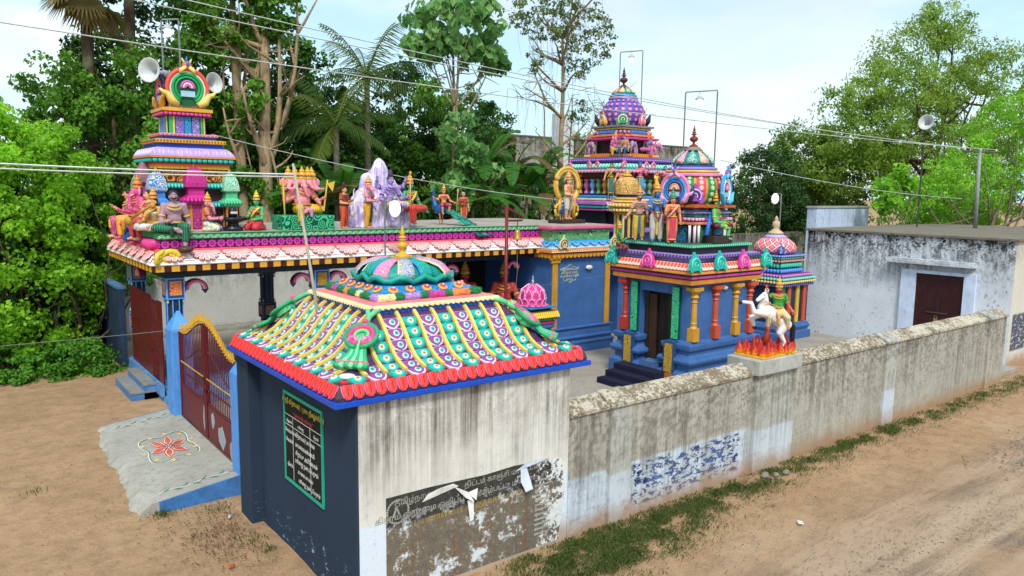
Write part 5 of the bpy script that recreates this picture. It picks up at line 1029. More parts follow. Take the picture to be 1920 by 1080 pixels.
# gold corner pavilion in front of the main tower
gp = (21.9, 21.05)
GP = thing('gold_pavilion', 'gold miniature pavilion with clustered pilasters before the main tower', 'ornament', (gp[0], gp[1], 4.2))
OC = ngon(12, PI/12)
lay(GP, gp, 'shaft', [(.42, .0+3.6), (.42, 5.1)], paint('#1a2450', .5), OC)
for k in range(12):
    a = 2*PI*k/12; m = MB(); m.tube([(gp[0]+.43*math.cos(a), gp[1]+.43*math.sin(a), 4.2), (gp[0]+.43*math.cos(a), gp[1]+.43*math.sin(a), 5.1)], .055, 6); m.build('pilaster', paint(['#e0b23c', '#d8c88a'][k % 2], .4), GP)
for i, (r_, z0, z1, hx) in enumerate(((.52, 5.1, 5.2, '#d8a02c'), (.66, 5.2, 5.36, '#e0b03c'), (.72, 5.38, 5.56, '#d89a24'), (.62, 5.58, 5.66, '#e8c860'), (.5, 5.68, 5.78, '#d8a838'))):
    o = lay(GP, gp, 'gold_moulding', [(r_*.9, z0), (r_, z0+.04), (r_, z1-.04), (r_*.92, z1)], paint(hx, .4), OC)
    if i in (1, 2):
        me = bead_mesh(.1, .1, '#f0dc9a'); pieces(me, 'gold_bead', o, [frame((gp[0]+r_*math.cos(a), gp[1]+r_*math.sin(a), (z0+z1)/2), (-math.sin(a), math.cos(a), 0), (0, 0, 1), (math.cos(a), math.sin(a), 0)) for a in np.linspace(0, 2*PI, 31)[:-1]])
lay(GP, gp, 'neck', [(.4, 5.78), (.4, 5.9)], paint('#2a2a60', .5), OC); lay(GP, gp, 'dome', [(.46, 5.9), (.48, 6.1), (.47, 6.3), (.4, 6.46), (.26, 6.56), (.12, 6.6)], scroll('#b57a1c', '#eed08a', 7, 22, .45), OC)
m = MB(); m.lathe([(.14, 6.6), (.2, 6.63), (.16, 6.68), (.08, 6.7), (.14, 6.74), (.05, 6.8), (.01, 6.9)], 12, (gp[0], gp[1], 0)); m.build('finial', paint('#d8a83c', .4), GP, smooth=True)
# ---- tower of the small shrine
sc_ = (19.05, 15.5); S_ = lambda *a, **k: lay(SR, sc_, *a, **k)
S_('neck_wall', [(.82, 4.486), (.82, 5.02)], paint('#1f3a2c', .5), BAY)
for k, (u, w, mt) in enumerate(((-.28, .26, scroll('#12402a', '#2f9a5a', 5, 24, .1)), (.34, .22, scroll('#0c3a34', '#3a9ad0', 6, 24, .35)))):
    for face in (0, 1):
        m = MB(); (m.box(sc_[0]+u-w, sc_[0]+u+w, sc_[1]-.84, sc_[1]-.822, 4.5, 4.98) if face == 0 else m.box(sc_[0]-.84, sc_[0]-.822, sc_[1]-u-w, sc_[1]-u+w, 4.5, 4.98)); m.build('neck_panel', mt, SR)
for dx, dy in ((-.84, -.86), (-.7, -.9), (-.9, -.72)): m = MB(); m.tube([(sc_[0]+dx, sc_[1]+dy, 4.486), (sc_[0]+dx, sc_[1]+dy, 5.02)], .045, 8); m.build('white_post', paint('#d8ccd0', .5), SR, smooth=True)
o = S_('orange_slab', [(.9, 5.022), (1.02, 5.05), (1.02, 5.12), (.94, 5.13)], paint('#d8885a', .45), BAY)
o = S_('magenta_moulding', [(.9, 5.132), (1.0, 5.17), (1.0, 5.23), (.92, 5.26)], paint('#a03a80', .45), BAY); ring_pieces(bead_mesh(.13, .09, '#e8b0d0'), 'moulding_bead', o, sc_, .905, 5.2, 0, .15, (0, 3))
o = S_('green_moulding', [(.9, 5.262), (.93, 5.28), (.93, 5.34), (.9, 5.36)], paint('#2a8a5a', .45), BAY); S_('blue_slope', [(.98, 5.362), (1.0, 5.39), (.84, 5.5), (.8, 5.51)], scroll('#23409c', '#c8c0e0', 9, 30, .35), BAY)
S_('orange_ledge', [(.84, 5.512), (1.08, 5.56), (1.08, 5.63), (.9, 5.65)], scroll('#8a2a14', '#e8863c', 9, 30, .1), BAY)
ribbed(SR, sc_, [(.68, 5.64), (.82, 5.78), (.9, 5.98), (.92, 6.18), (.88, 6.36), (.8, 6.5)], 16, '#d8903c', ['#3a1a20'], [dscale('#d84a5a', '#f0b8c0', '#e8d8a0'), dscale('#2a8a4a', '#a8e0b0', '#e8d8a0')], .05)
for r_, z0, z1, hx in ((.93, 6.49, 6.6, '#e08ab0'), (.84, 6.602, 6.69, '#d8b04a'), (.76, 6.692, 6.79, '#8a8ad0'), (.66, 6.792, 6.84, '#5a4aa0')):
    m = MB(); m.lathe([(r_*.92, z0), (r_, z0+.025), (r_, z1-.03), (r_*.93, z1)], 36, (sc_[0], sc_[1], 0)); m.build('dome_ring', paint(hx, .45), SR, smooth=False)
lotus_cap(SR, sc_, 6.84, .6, .46, '#0c8f86', ['#17a99c', '#e86aa0', '#17a99c', '#e8a08a'], 10)
m = MB(); m.lathe([(.3, 7.3), (.24, 7.36), (.12, 7.44), (.1, 7.48)], 16, (sc_[0], sc_[1], 0)); m.build('finial_base', paint('#8a7468', .6), SR, smooth=True); pot(SR, sc_, 7.44, .68, '#7a3026')
for a, cols, s_ in ((-2.36, ('#8a4ab8', '#d8c0e8', '#5a2a8a'), .95),): d = V((math.cos(a), math.sin(a), 0)); kudu(SR, frame(V((sc_[0], sc_[1], 5.86))+d*.95, d.cross(V((0, 0, -1))), V((0, 0, 1)), d), *cols, s_)
def yali(parent, p, d, c1, c2, c3, s=1.):
    """lion-faced arch ornament: horseshoe curls below, fanged head above, flame wing behind"""
    d = V(d).normalized(); tx = d.cross(V((0, 0, -1))); up_ = V((0, 0, 1)); p = V(p); Q = lambda x, y, z=0.: p+tx*x*s+up_*y*s+d*z*s
    m = MB(); m.prism([(.34*math.cos(a)*s, .34*math.sin(a)*s) for a in np.linspace(0, 2*PI, 15)[:-1]], Q(0, .1, -.12), tx, up_, .12*s); b = m.build('lion_plate', paint(c1, .45), parent)
    for e in (-1, 1):
        for R_, hx in ((.1, c1), (.06, '#f0c8dc')):
            m = MB(); m.tube([Q(e*(.2+R_*math.cos(a)), -.16+R_*math.sin(a), .06) for a in np.linspace(-2.5, 2.6, 12)], .035*s, 6); m.build('lion_curl', paint(hx, .45), b, smooth=True)
        m = MB(); m.tube([Q(e*.1, -.1, .06), Q(e*.22, .08, .07), Q(e*.16, .24, .08)], [.06*s, .07*s, .04*s], 6); m.build('lion_mane', paint(c2, .45), b, smooth=True)
        m = MB(); m.ell(Q(e*.05, .4, .13), .02*s); m.build('lion_eye', paint('#e8e8e0', .4), b, smooth=True)
    m = MB(); m.ell(Q(0, .37, .02), (.13*s, .13*s, .13*s), 12, 8); m.ell(Q(0, .31, .1), (.09*s, .09*s, .055*s)); m.build('lion_head', paint(c3, .45), b, smooth=True)
    for k, hx in ((-2, c1), (-1, c2), (0, '#e8c04a'), (1, c2), (2, c1)): m = MB(); m.tube([Q(k*.06, .44, -.02), Q(k*.1, .56, -.02), Q(k*.15, .62, 0), Q(k*.17, .56, .02)], [.05*s, .045*s, .035*s, .015*s], 6); m.build('lion_crest', paint(hx, .45), b, smooth=True)
    m = MB(); 
    for e in (-1, 1): m.tube([Q(e*.1, .5, 0), Q(e*.2, .66, 0)], [.06*s, .01*s], 5)
    m.build('lion_ears', paint(c2, .45), b); m = MB(); m.tube([Q(0, -.2, -.2), Q(.0, .1, -.34), Q(0, .4, -.42)], [.12*s, .14*s, .02*s], 6); m.build('lion_wing', paint('#1c3a44', .5), b, smooth=True)
for d_, cols_, k_ in (((-.98, -.2, 0), ('#e078b0', '#2a86d0', '#7a2a6a', '#e8a05a', '#e0a0cc', '#d8884a'), 1.15), ((.35, -.94, 0), ('#2a9ae0', '#e6e0d6', '#1c4a8a', '#d86aa8', '#58b8ea', '#b05a9a'), 1.15), ((-.6, .8, 0), ('#d8a03c', '#2a9a6a', '#5a2a1a', '#e078b0', '#e8c868', '#c86a3c'), 1.0)):
    d_ = V(d_).normalized(); nasi(SR, frame(V((sc_[0], sc_[1], 6.08))+d_*1.02, d_.cross(V((0, 0, -1))), V((0, 0, 1)), d_), cols_, k_)
    m = MB(); sd_ = d_.cross(V((0, 0, -1))); q_ = V((sc_[0], sc_[1], 5.7))+d_*.95; m.tube([q_+sd_*.42, q_+sd_*.5+V((0, 0, .25)), q_+sd_*.56+V((0, 0, .5))], [.1, .1, .015], 6); m.build('wing', paint('#1c3a44', .5), SR, smooth=True)
# ---- little tower at the back right, partly hidden by the store
rc = (27.6, 18.0)
RT = thing('rear_shrine', 'little shrine with pink lattice dome between small shrine and white store', 'shrine', (rc[0], rc[1], 0))
Rr = lambda *a, **k: lay(RT, rc, *a, **k)
Rr('wall', [(1.0, .1), (1.0, 2.3)], paint('#1d2d4c', .5))
for u, hx in ((-.85, '#2f7a3a'), (-.4, '#c8502c'), (.2, '#d8b02c'), (.7, '#c8502c')): m = MB(); m.box(rc[0]+u-.1, rc[0]+u+.1, rc[1]-1.06, rc[1]-1.002, .8, 2.3); m.build('pilaster', paint(hx, .45), RT)
Rr('base_moulding', [(1.15, .1), (1.15, .4), (1.05, .45), (1.12, .6), (1.05, .75), (1.0, .8)], sb)
for i, (r_, z0, z1, hx, hb) in enumerate(((1.15, 2.3, 2.42, '#23204a', '#6a6ab8'), (1.2, 2.423, 2.55, '#c8943c', '#e8d08a'), (1.2, 2.553, 2.68, '#2a9a8a', '#8fe0cc'), (1.1, 2.683, 2.8, '#8a3a8a', '#d890d0'), (.8, 2.803, 3.0, '#1c5ab0', '#5aa0e8'), (.75, 3.003, 3.25, '#14806c', '#4fd0a8'), (.85, 3.253, 3.36, '#7a3a4a', '#d8a0a0'), (.8, 3.363, 3.46, '#2a9a6a', '#a0e0b8'), (.88, 3.463, 3.56, '#2a4ab0', '#8fb0e8'))):
    o = Rr('moulding', [(r_*.94, z0), (r_, z0+.03), (r_, z1-.03), (r_*.94, z1)], paint(hx, .45)); ring_pieces(bead_mesh(.11, (z1-z0)*.75, hb), 'moulding_bead', o, rc, r_+.002, (z0+z1)/2, 0, .14, (0, 3))
def mat_lattice():
    t = NT('lattice_paint'); sp = t.n('SeparateXYZ', Vector=t.tc.outputs['Object']); a = t.math('ARCTAN2', sp.outputs[1], sp.outputs[0]); k = []
    for s_ in (1, -1): k.append(t.math('ABSOLUTE', t.math('SINE', t.math('ADD', t.math('MULTIPLY', a, 7), t.math('MULTIPLY', sp.outputs[2], 11*s_)))))
    mn_ = t.math('MINIMUM', k[0], k[1]); c = t.mix(t.ramp(mn_, .18, .24), c4('#f0d8c8'), t.mix(t.ramp(t.math('MULTIPLY', k[0], k[1]), .55, .8), c4('#c8407a'), c4('#e88a5a'))); return t.done(c, .5)
m = MB(); m.lathe([(.72, 3.56), (.84, 3.68), (.86, 3.82), (.76, 4.0), (.56, 4.15), (.4, 4.22)], 36, (rc[0], rc[1], 0)); m.build('lattice_dome', mat_lattice(), RT, smooth=True)
m = MB(); m.lathe([(.44, 4.2), (.46, 4.25), (.3, 4.34), (.2, 4.38)], 20, (rc[0], rc[1], 0)); m.build('dome_cap', paint('#b8a8d8', .45), RT, smooth=True); m = MB(); m.lathe([(.32, 4.36), (.3, 4.42), (.12, 4.55), (.1, 4.6), (.16, 4.7), (.14, 4.85), (.06, 4.92), (.09, 4.96), (.01, 5.1)], 14, (rc[0], rc[1], 0)); m.build('finial', paint('#c8b08a', .5), RT, smooth=True)
yali(RT, (rc[0]-.6, rc[1]-.75, 3.75), (-.4, -.9, 0), '#3a86d8', '#e8a0c0', '#e8c8a0', .5)
T = thing('globe_lamp', 'lit globe lamp on a bent pipe above the little rear shrine', 'lamp', (27.9, 18.4, 3.5))
m = MB(); m.tube([(28.0, 18.1, 3.5), (28.0, 18.1, 6.0), (27.75, 18.2, 6.02)], .025, 6); m.build('pipe', paint('#8a8f90', .4, metal=.5), T); m = MB(); m.ell((27.72, 18.2, 5.8), (.15, .15, .22), 12, 8); m.build('globe', M_glow, T, smooth=True)
# ------------------------------------------------------------------ painted cement figures
def caps(m, a, ra, b, rb, n=10):
    a, b = V(a), V(b); d = b-a; L = d.length
    if L < 1e-5: m.ell(a, ra, n, 6); return
    d.normalize(); pts = []; rr_ = []
    for t in (-.98, -.7, -.3): pts.append(a+d*ra*t); rr_.append(ra*math.sqrt(max(.03, 1-t*t)))
    pts.append(a); rr_.append(ra); pts.append(b); rr_.append(rb)
    for t in (.3, .7, .98): pts.append(b+d*rb*t); rr_.append(rb*math.sqrt(max(.03, 1-t*t)))
    m.tube(pts, rr_, n)
def blob(mb, name, mat, parent, vox, sm=3):
    o = mb.build(name, mat, parent, loc=(0, 0, 0))
    r = o.modifiers.new('fuse', 'REMESH'); r.mode = 'VOXEL'; r.voxel_size = vox; r.use_smooth_shade = True
    s_ = o.modifiers.new('soften', 'SMOOTH'); s_.iterations = sm; s_.factor = .5
    return o
STAND = dict(pel=(0, 0, .5), ch=(0, 0, .71), nk=(0, 0, .82), hd=(0, -.012, .905), le=(.165, .02, .6), lw=(.17, -.05, .45), re=(-.165, .02, .6), rw=(-.17, -.05, .45), lk=(.07, -.015, .27), la=(.07, .01, .045), rk=(-.07, -.015, .27), ra=(-.07, .01, .045))
def seat(s=.25, fold=None, **k):
    """sitting on something s high (body units); fold = side of the leg drawn up across"""
    up_ = s+.07-.5; p = {kk: (v[0], v[1], v[2]+up_) for kk, v in STAND.items()}
    for sd, e in (('l', 1), ('r', -1)):
        p[sd+'k'] = (e*.12, -.23, s+.07); p[sd+'a'] = (e*.1, -.23, s-.17)
        if fold == sd: p[sd+'k'] = (e*.24, -.13, s+.06); p[sd+'a'] = (-e*.02, -.22, s+.03)
        if fold == 'both': p[sd+'k'] = (e*.25, -.12, s+.05); p[sd+'a'] = (-e*.06, -.2, s+.03)
    p.update({kk: (v[0], v[1], v[2]+up_) for kk, v in k.items()}); return p
def kneel(**k):
    p = {kk: (v[0], v[1], v[2]-.34) for kk, v in STAND.items()}; p.update(lk=(.09, -.2, .07), rk=(-.09, -.2, .07), la=(.08, .08, .04), ra=(-.08, .08, .04)); p.update({kk: (v[0], v[1], v[2]-.34) for kk, v in k.items()}); return p
def pose(base=None, **k): p = dict(base or STAND); p.update(k); return p
def figure(name, label, cat, loc, rz, H, skin, P, head='man', fat=0., crown=None, hair=None, bun=False, dhoti=None, dlen=1.0, sari=None, top=None, jewel='#d8aa3a', tache=False, extra_arms=None, sash=None, group=None, garland=None, turban=None, heads=1, vox=None):
    T = thing(name, label, cat, loc, group, rz, H); sk = paint(skin, .42); vx = vox or .0115
    g = {k: V(v) for k, v in P.items()}; m = MB(); f = 1+fat
    up_ = (g['nk']-g['pel']).normalized()
    m.ell(g['pel'], (.092*f, .075*f, .08)); m.ell(g['pel']*.5+g['ch']*.5+V((0, -.02*fat*2.2, -.005)), (.082*(1+1.4*fat), .066*(1+1.7*fat), .09*(1+.5*fat))); m.ell(g['ch'], (.108*f, .072*f, .09))
    caps(m, g['ch']+up_*.04, .065, g['nk']-up_*.01, .038); caps(m, g['nk']-up_*.02, .034, g['hd']-V((0, 0, .04)), .033)
    shl = g['ch']+V((.118*(1+fat*.3), 0, .072)); shr = g['ch']+V((-.118*(1+fat*.3), 0, .072)); caps(m, shl, .04, shr, .04)
    arms = [(shl, g['le'], g['lw']), (shr, g['re'], g['rw'])]
    if extra_arms: arms += [(shl if e[0][0] > 0 else shr, V(e[0]), V(e[1])) for e in extra_arms]
    for a, e, w in arms: caps(m, a, .042*(1+fat*.5), e, .034); caps(m, e, .034, w, .023)
    for s_, e in (('l', 1), ('r', -1)):
        hip = g['pel']+V((e*.052, 0, -.01)); k_, a_ = g[s_+'k'], g[s_+'a']; caps(m, hip, .07*(1+fat*.4), k_, .05); caps(m, k_, .048, a_+V((0, 0, .01)), .03)
        d = V((0, -1, 0)) if abs((a_-k_).normalized().z) > .5 else V(((a_-k_).x, (a_-k_).y, 0)).normalized()
        caps(m, a_+V((0, 0, -.018)), .026, a_+d*.075+V((0, 0, -.026)), .02)
    h0 = g['hd']; fx = {}
    hs = [h0]
    if heads > 1: hs = [h0+V((x, y, 0)) for x, y in ((0, -.02), (-.105, .0), (.1, .0), (-.19, .05), (.185, .05))][:heads]
    for i, h in enumerate(hs):
        if head == 'elephant':
            m.ell(h, (.072, .075, .08)); sx = (h.x-h0.x)
            if i == 0 or heads == 1:
                tr = [h+V((0, -.06, -.02)), h+V((0, -.1, -.08)), h+V((.012, -.11, -.15)), h+V((.03, -.115, -.2)), h+V((.055, -.125, -.215))]; rr_ = [.042, .034, .028, .022, .018]
            else:
                e = 1 if sx > 0 else -1; tr = [h+V((0, -.06, -.02)), h+V((e*.03, -.09, -.08)), h+V((e*.07, -.1, -.11)), h+V((e*.12, -.1, -.115)), h+V((e*.15, -.1, -.1))]; rr_ = [.04, .032, .027, .022, .018]
            for k in range(len(tr)-1): caps(m, tr[k], rr_[k], tr[k+1], rr_[k+1], 8)
        else:
            m.ell(h, (.056, .062, .072)); m.ell(h+V((0, -.015, -.035)), (.04, .045, .04)); m.ell(h+V((0, -.068, -.012)), (.012, .018, .02), 6, 4)
            for e in (-1, 1): m.ell(h+V((e*.058, .008, -.008)), (.01, .016, .024), 6, 4)
    B_ = blob(m, 'body', sk, T, vx)
    def part(mb, nm, hx, sm=True, par=None): return mb.build(nm, paint(hx, .42) if isinstance(hx, str) else hx, par or T, smooth=sm, loc=(0, 0, 0))
    for a, e, w in arms:                                           # hands with five fingers
        d = (w-e).normalized(); sd_ = d.cross(V((0, 1, 0))) if abs(d.y) < .9 else d.cross(V((1, 0, 0))); sd_.normalize(); nn = d.cross(sd_)
        m = MB(); m.ell(w+d*.022, (.02, .02, .026), 7, 5)
        for i, (u, L_, c) in enumerate(((-.017, .03, .3), (-.006, .036, .3), (.006, .034, .35), (.017, .027, .4))):
            p0 = w+d*.038+sd_*u; p1 = p0+d*L_*.55; m.tube([p0, p1, p1+(d*.75+nn*c)*L_*.5], [.0065, .006, .0045], 5)
        m.tube([w+d*.012+sd_*-.018, w+d*.03+sd_*-.036, w+d*.046+sd_*-.038], [.0075, .0065, .005], 5); part(m, 'hand', sk)
        m = MB(); c0 = w-d*.02; m.tube([c0-d*.006, c0+d*.006], .03, 8); part(m, 'bangle', jewel); m = MB(); c0 = a+(e-a)*.62; d2 = (e-a).normalized(); m.tube([c0-d2*.01, c0+d2*.01], .046*(1+fat*.4), 8); part(m, 'armlet', jewel)
    for h in hs:
        if head == 'elephant':
            for e in (-1, 1):
                if heads > 1 and h is not hs[0] and (h.x-h0.x)*e < 0: continue
                m = MB(); m.ell(h+V((e*.085, .0, -.01)), (.05, .014, .065), 10, 6); part(m, 'ear', '#e58fa8' if skin != '#8d6f86' else skin)
                m = MB(); m.tube([h+V((e*.035, -.065, -.05)), h+V((e*.05, -.115, -.07))], [.012, .003], 6); part(m, 'tusk', '#efe8d8')
        eye_o = (.024, -.056, .012) if head != 'elephant' else (.04, -.062, .02)
        for e in (-1, 1):
            m = MB(); m.ell(h+V((e*eye_o[0], eye_o[1], eye_o[2])), (.012, .006, .007), 6, 4); part(m, 'eye', '#ece8e0'); m = MB(); m.ell(h+V((e*eye_o[0], eye_o[1]-.005, eye_o[2])), (.0055, .004, .006), 6, 4); part(m, 'pupil', '#15110f')
            m = MB(); m.tube([h+V((e*.01, -.06, .026)), h+V((e*.024, -.06, .032)), h+V((e*.04, -.05, .028))], .004, 4); part(m, 'brow', '#15110f') if head != 'elephant' else None
        if head != 'elephant':
            m = MB(); m.ell(h+V((0, -.06, -.04)), (.016, .007, .007), 6, 4); part(m, 'lips', '#a3262c')
            if tache: m = MB(); m.tube([h+V((-.045, -.05, -.018)), h+V((-.02, -.066, -.027)), h+V((0, -.07, -.024)), h+V((.02, -.066, -.027)), h+V((.045, -.05, -.018))], [.004, .009, .007, .009, .004], 5); part(m, 'moustache', '#15110f')
            m = MB(); m.ell(h+V((0, -.062, .033)), (.005, .004, .009), 5, 4); part(m, 'forehead_mark', '#c2242c')
        if hair: 
            m = MB(); m.ell(h+V((0, .018, .022)), (.066, .068, .066)); m.ell(h+V((0, .05, -.03)), (.058, .035, .06)) if not bun else m.ell(h+V((0, .08, -.01)), (.035, .03, .035)); blob(m, 'hair', paint(hair, .5), T, vx)
            if bun == 'top': m = MB(); m.lathe([(.045, 0), (.05, .03), (.035, .06), (.04, .075), (.025, .1), (.006, .13)], 10, tuple(h+V((0, .01, .06)))); part(m, 'topknot', hair)
        if crown:
            cw = .066 if head != 'elephant' else .07; m = MB(); m.lathe([(cw, 0), (cw*1.08, .012), (cw*1.04, .03), (cw*.9, .045), (cw*1.0, .06), (cw*.8, .095), (cw*.55, .115), (cw*.68, .125), (cw*.5, .145), (cw*.22, .16), (cw*.28, .172), (.004, .2)], 14, tuple(h+V((0, .006, .035)))); cr = part(m, 'crown', crown)
            m = MB(); m.lathe([(cw*1.02, .048), (cw*1.06, .056), (cw*.98, .068)], 14, tuple(h+V((0, .006, .035)))); part(m, 'crown_band', '#b8304a', True, cr); m = MB(); m.ell(h+V((0, -.062, .075)), (.012, .008, .02), 6, 4); part(m, 'crown_jewel', '#2a9a6a', True, cr)
        if turban: m = MB(); m.ell(h+V((0, .012, .045)), (.07, .075, .042)); part(m, 'turban', turban)
    if dhoti:
        m = MB(); m.ell(g['pel'], (.105*f, .088*f, .075))
        for s_, e in (('l', 1), ('r', -1)):
            hip = g['pel']+V((e*.052, 0, -.01)); k_, a_ = g[s_+'k'], g[s_+'a']; caps(m, hip, .082*(1+fat*.4), k_, .063)
            if dlen > .5: caps(m, k_, .06, k_+(a_-k_)*min(1, (dlen-.3)*1.25), .046)
        dh = blob(m, 'dhoti', cloth(dhoti), T, vx); m = MB(); d0 = g['pel']+V((0, -.09*f, .02)); d1 = (g['lk']+g['rk'])*.5+V((0, -.05, -.02)); caps(m, d0, .022, d1, .03, 6); caps(m, d1, .03, d1+V((0, 0, -.1*dlen)), .026, 6); part(m, 'front_pleat', sash or jewel, True, dh)
    if sari:
        m = MB(); m.ell(g['pel'], (.108, .09, .08)); 
        if (g['lk']-g['la']).normalized().z > .8 and g['lk'].y > -.1: caps(m, g['pel'], .1, (g['la']+g['ra'])*.5+V((0, 0, .06)), .095)
        else:
            for s_, e in (('l', 1), ('r', -1)): caps(m, g['pel']+V((e*.05, 0, 0)), .085, g[s_+'k'], .072); caps(m, g[s_+'k'], .068, g[s_+'a']+V((0, 0, .02)), .058)
        m.ell(g['ch']+V((0, -.006, .0)), (.115, .083, .085)); m.ell(g['ch']+V((.045, -.06, .0)), (.042, .04, .04)); m.ell(g['ch']+V((-.045, -.06, .0)), (.042, .04, .04)); sr_ = blob(m, 'sari', cloth(sari), T, vx)
        m = MB(); m.tube([g['ch']+V((.11, -.06, .09)), g['ch']+V((.02, -.11, .0)), g['pel']+V((-.09, -.1, .06)), g['pel']+V((-.12, 0, .05))], [.02, .026, .026, .02], 6); part(m, 'sari_border', sash or jewel, True, sr_)
        m = MB(); z_ = min(g['la'].z, g['ra'].z)+.03; c_ = (g['la']+g['ra'])*.5
        if g['lk'].y > -.1: m.lathe([(.098, -.012), (.104, 0), (.098, .014)], 16, (c_.x, c_.y, z_)); part(m, 'hem', sash or jewel, True, sr_)
    if top: m = MB(); m.ell(g['ch'], (.115*f, .08*f, .1)); m.ell(g['pel']*.5+g['ch']*.5, (.094*(1+1.2*fat), .078*(1+1.5*fat), .1)); caps(m, shl, .05, shl+(g['le']-shl)*.6, .046); caps(m, shr, .05, shr+(g['re']-shr)*.6, .046); blob(m, 'tunic', cloth(top), T, vx)
    if jewel:
        for R_, dz in ((.06, .055), (.085, .03)):
            m = MB(); m.tube([g['ch']+V((R_*1.05*math.sin(a), -.03-R_*.75*math.cos(a)*f-.02*fat, dz+.045-R_*.55*(1+math.cos(a))*.6)) for a in np.linspace(-2.2, 2.2, 13)], .009, 5); part(m, 'necklace', jewel)
        m = MB(); m.lathe([(.1*f, -.01), (.112*f, 0), (.1*f, .014)], 14, tuple(g['pel']+V((0, -.004, .055)))); part(m, 'belt', jewel)
    if garland: m = MB(); m.tube([g['nk']+V((.06*math.sin(a), -.05-.05*(1+math.cos(a)), -.05-.16*(1+math.cos(a)))) for a in np.linspace(-PI, PI, 17)], .017, 6); part(m, 'garland', garland)
    T['_h'] = H; return T
def prop(T, mb, name, hx, sm=True): return mb.build(name, paint(hx, .42), T, smooth=sm, loc=(0, 0, 0))
ELE = dict(head='elephant', skin='#e58a96')
R4 = 4.772
# five-headed elephant deity on a green pedestal
PB = MB(); PB.box(7.9, 9.5, 21.05, 21.9, R4, R4+.42); tag(PB.build('scroll_pedestal', scroll('#0c4a38', '#3fc088', 4.5, 24, .1), bev=.015), 'dark green pedestal painted with scrolls under the five-headed figure', 'pedestal')
T = figure('elephant_deity_statue', 'pink five-headed elephant deity in yellow dhoti seated on green pedestal', 'statue', (8.65, 21.45, R4-.02), 0, 1.9, '#e58a96', seat(.27, 'l', le=(.27, .0, .6), lw=(.3, -.16, .66), re=(-.24, 0, .6), rw=(-.2, -.16, .66)), 'elephant', .42, crown='#d8a42c', dhoti='#e5b322', dlen=.9, jewel='#cf9a2c', sash='#b88ac0', heads=5, extra_arms=[((.24, -.02, .46), (.2, -.22, .42)), ((-.28, .0, .46), (-.33, -.1, .58))])
m = MB(); m.tube([(-.33, -.16, .1), (-.345, -.14, .72)], .013, 6)
for e in (-1, 0, 1): m.tube([(-.345, -.14, .66), (-.345+e*.045, -.14, .7), (-.345+e*.05, -.14, .8)], [.012, .012, .003], 5)
prop(T, m, 'trident', '#d8b03a'); m = MB(); m.tube([(.28, -.18, .3), (.36, -.16, .78)], .013, 6); m.prism([(.0, 0), (.13, .04), (.09, -.12)], (.34, -.17, .72), (1, 0, 0), (0, 0, 1), .02); prop(T, m, 'axe', '#e0b83c', False)
# sage with a stringed instrument
T = figure('sage_statue', 'sage in orange robe holding a stringed instrument next to five-headed figure', 'statue', (9.98, 21.45, R4), rad(35), 1.3, '#d99a6c', pose(le=(.16, -.04, .6), lw=(.1, -.16, .66), re=(-.16, -.02, .6), rw=(-.03, -.17, .58)), hair='#4a1c1c', bun='top', dhoti='#d8562c', top='#a8442c', jewel='#5a2018', sash='#b83a1c')
m = MB(); m.tube([(.06, -.2, .34), (.14, -.19, .9)], .014, 6); m.ell((.05, -.2, .34), (.055, .05, .075)); m.tube([(.14, -.19, .88), (.19, -.19, .93)], .012, 5); prop(T, m, 'veena', '#c9b8c0')
# rocky mountain throne
m = MB(); rr = random.Random(5)
for x, y, z, h, r in ((0, .15, 0, 2.2, .36), (-.42, .2, 0, 1.72, .34), (.42, .2, 0, 1.6, .34), (-.7, .1, 0, 1.2, .3), (.7, .1, 0, 1.1, .3), (-.95, -.05, 0, .85, .26), (.95, -.05, 0, .7, .28), (0, -.1, 0, 1.1, .5), (-.5, -.15, 0, .7, .4), (.5, -.2, 0, .6, .45), (.2, .2, 0, 1.95, .25), (-.22, .22, 0, 1.85, .26), (-.85, .15, 0, 1.0, .24), (.62, .2, 0, 1.4, .25)):
    m.rings([[(x+r*k*math.cos(a)*rr.uniform(.88, 1.12), y+r*k*math.sin(a)*.8, z+zz*h) for a in np.linspace(0, 2*PI, 11)[:-1]] for k, zz in ((1.05, 0), (1.0, .3), (.95, .6), (.8, .82), (.5, .95), (.15, 1.0))])
def mat_rock():
    t = NT('lilac_rock_paint'); n = t.noise(t.vec((5, 5, 1.1)), 1.8, 7, .65, .8); n2 = t.noise(t.vec((9, 9, 1.6)), 2.0, 4, .6, 1.2)
    c = t.mix(t.ramp(n, .42, .58), c4('#e6dfee'), c4('#a994cc')); c = t.mix(t.ramp(n2, .58, .66, 0, .75), c, c4('#4a4a78')); t.bump(n, .5, .05); return t.done(c, .5)
mt_ = m.build('mountain_statue', mat_rock(), smooth=True, loc=(11.5, 21.9, R4)); md = mt_.modifiers.new('fuse', 'REMESH'); md.mode = 'VOXEL'; md.voxel_size = .05; md.use_smooth_shade = True
tag(mt_, 'lilac and white rocky mountain backdrop behind the seated purple deity', 'statue')
T = figure('seated_deity_statue', 'purple skinned deity with tall coiled hair seated before the lilac mountain', 'statue', (11.48, 21.25, R4+.02), 0, 1.85, '#a48ac8', seat(.32, 'l', le=(.2, -.0, .58), lw=(.24, -.14, .62), re=(-.2, -.02, .58), rw=(-.16, -.18, .56)), hair='#4a3458', bun='top', dhoti='#c9b48a', dlen=.5, jewel='#5a3a80', extra_arms=[((.25, .02, .68), (.27, -.03, .8)), ((-.25, .02, .68), (-.27, -.03, .8))])
figure('elephant_attendant_statue', 'standing pink elephant-headed figure in yellow dhoti left of the mountain', 'statue', (10.72, 21.3, R4), rad(40), 1.42, '#e58a96', pose(le=(.17, -.06, .6), lw=(.06, -.2, .62), re=(-.17, -.06, .6), rw=(-.02, -.2, .6)), 'elephant', .12, crown='#dba82c', dhoti='#e2a21e', jewel='#3a8a7a', sash='#1c3c34')
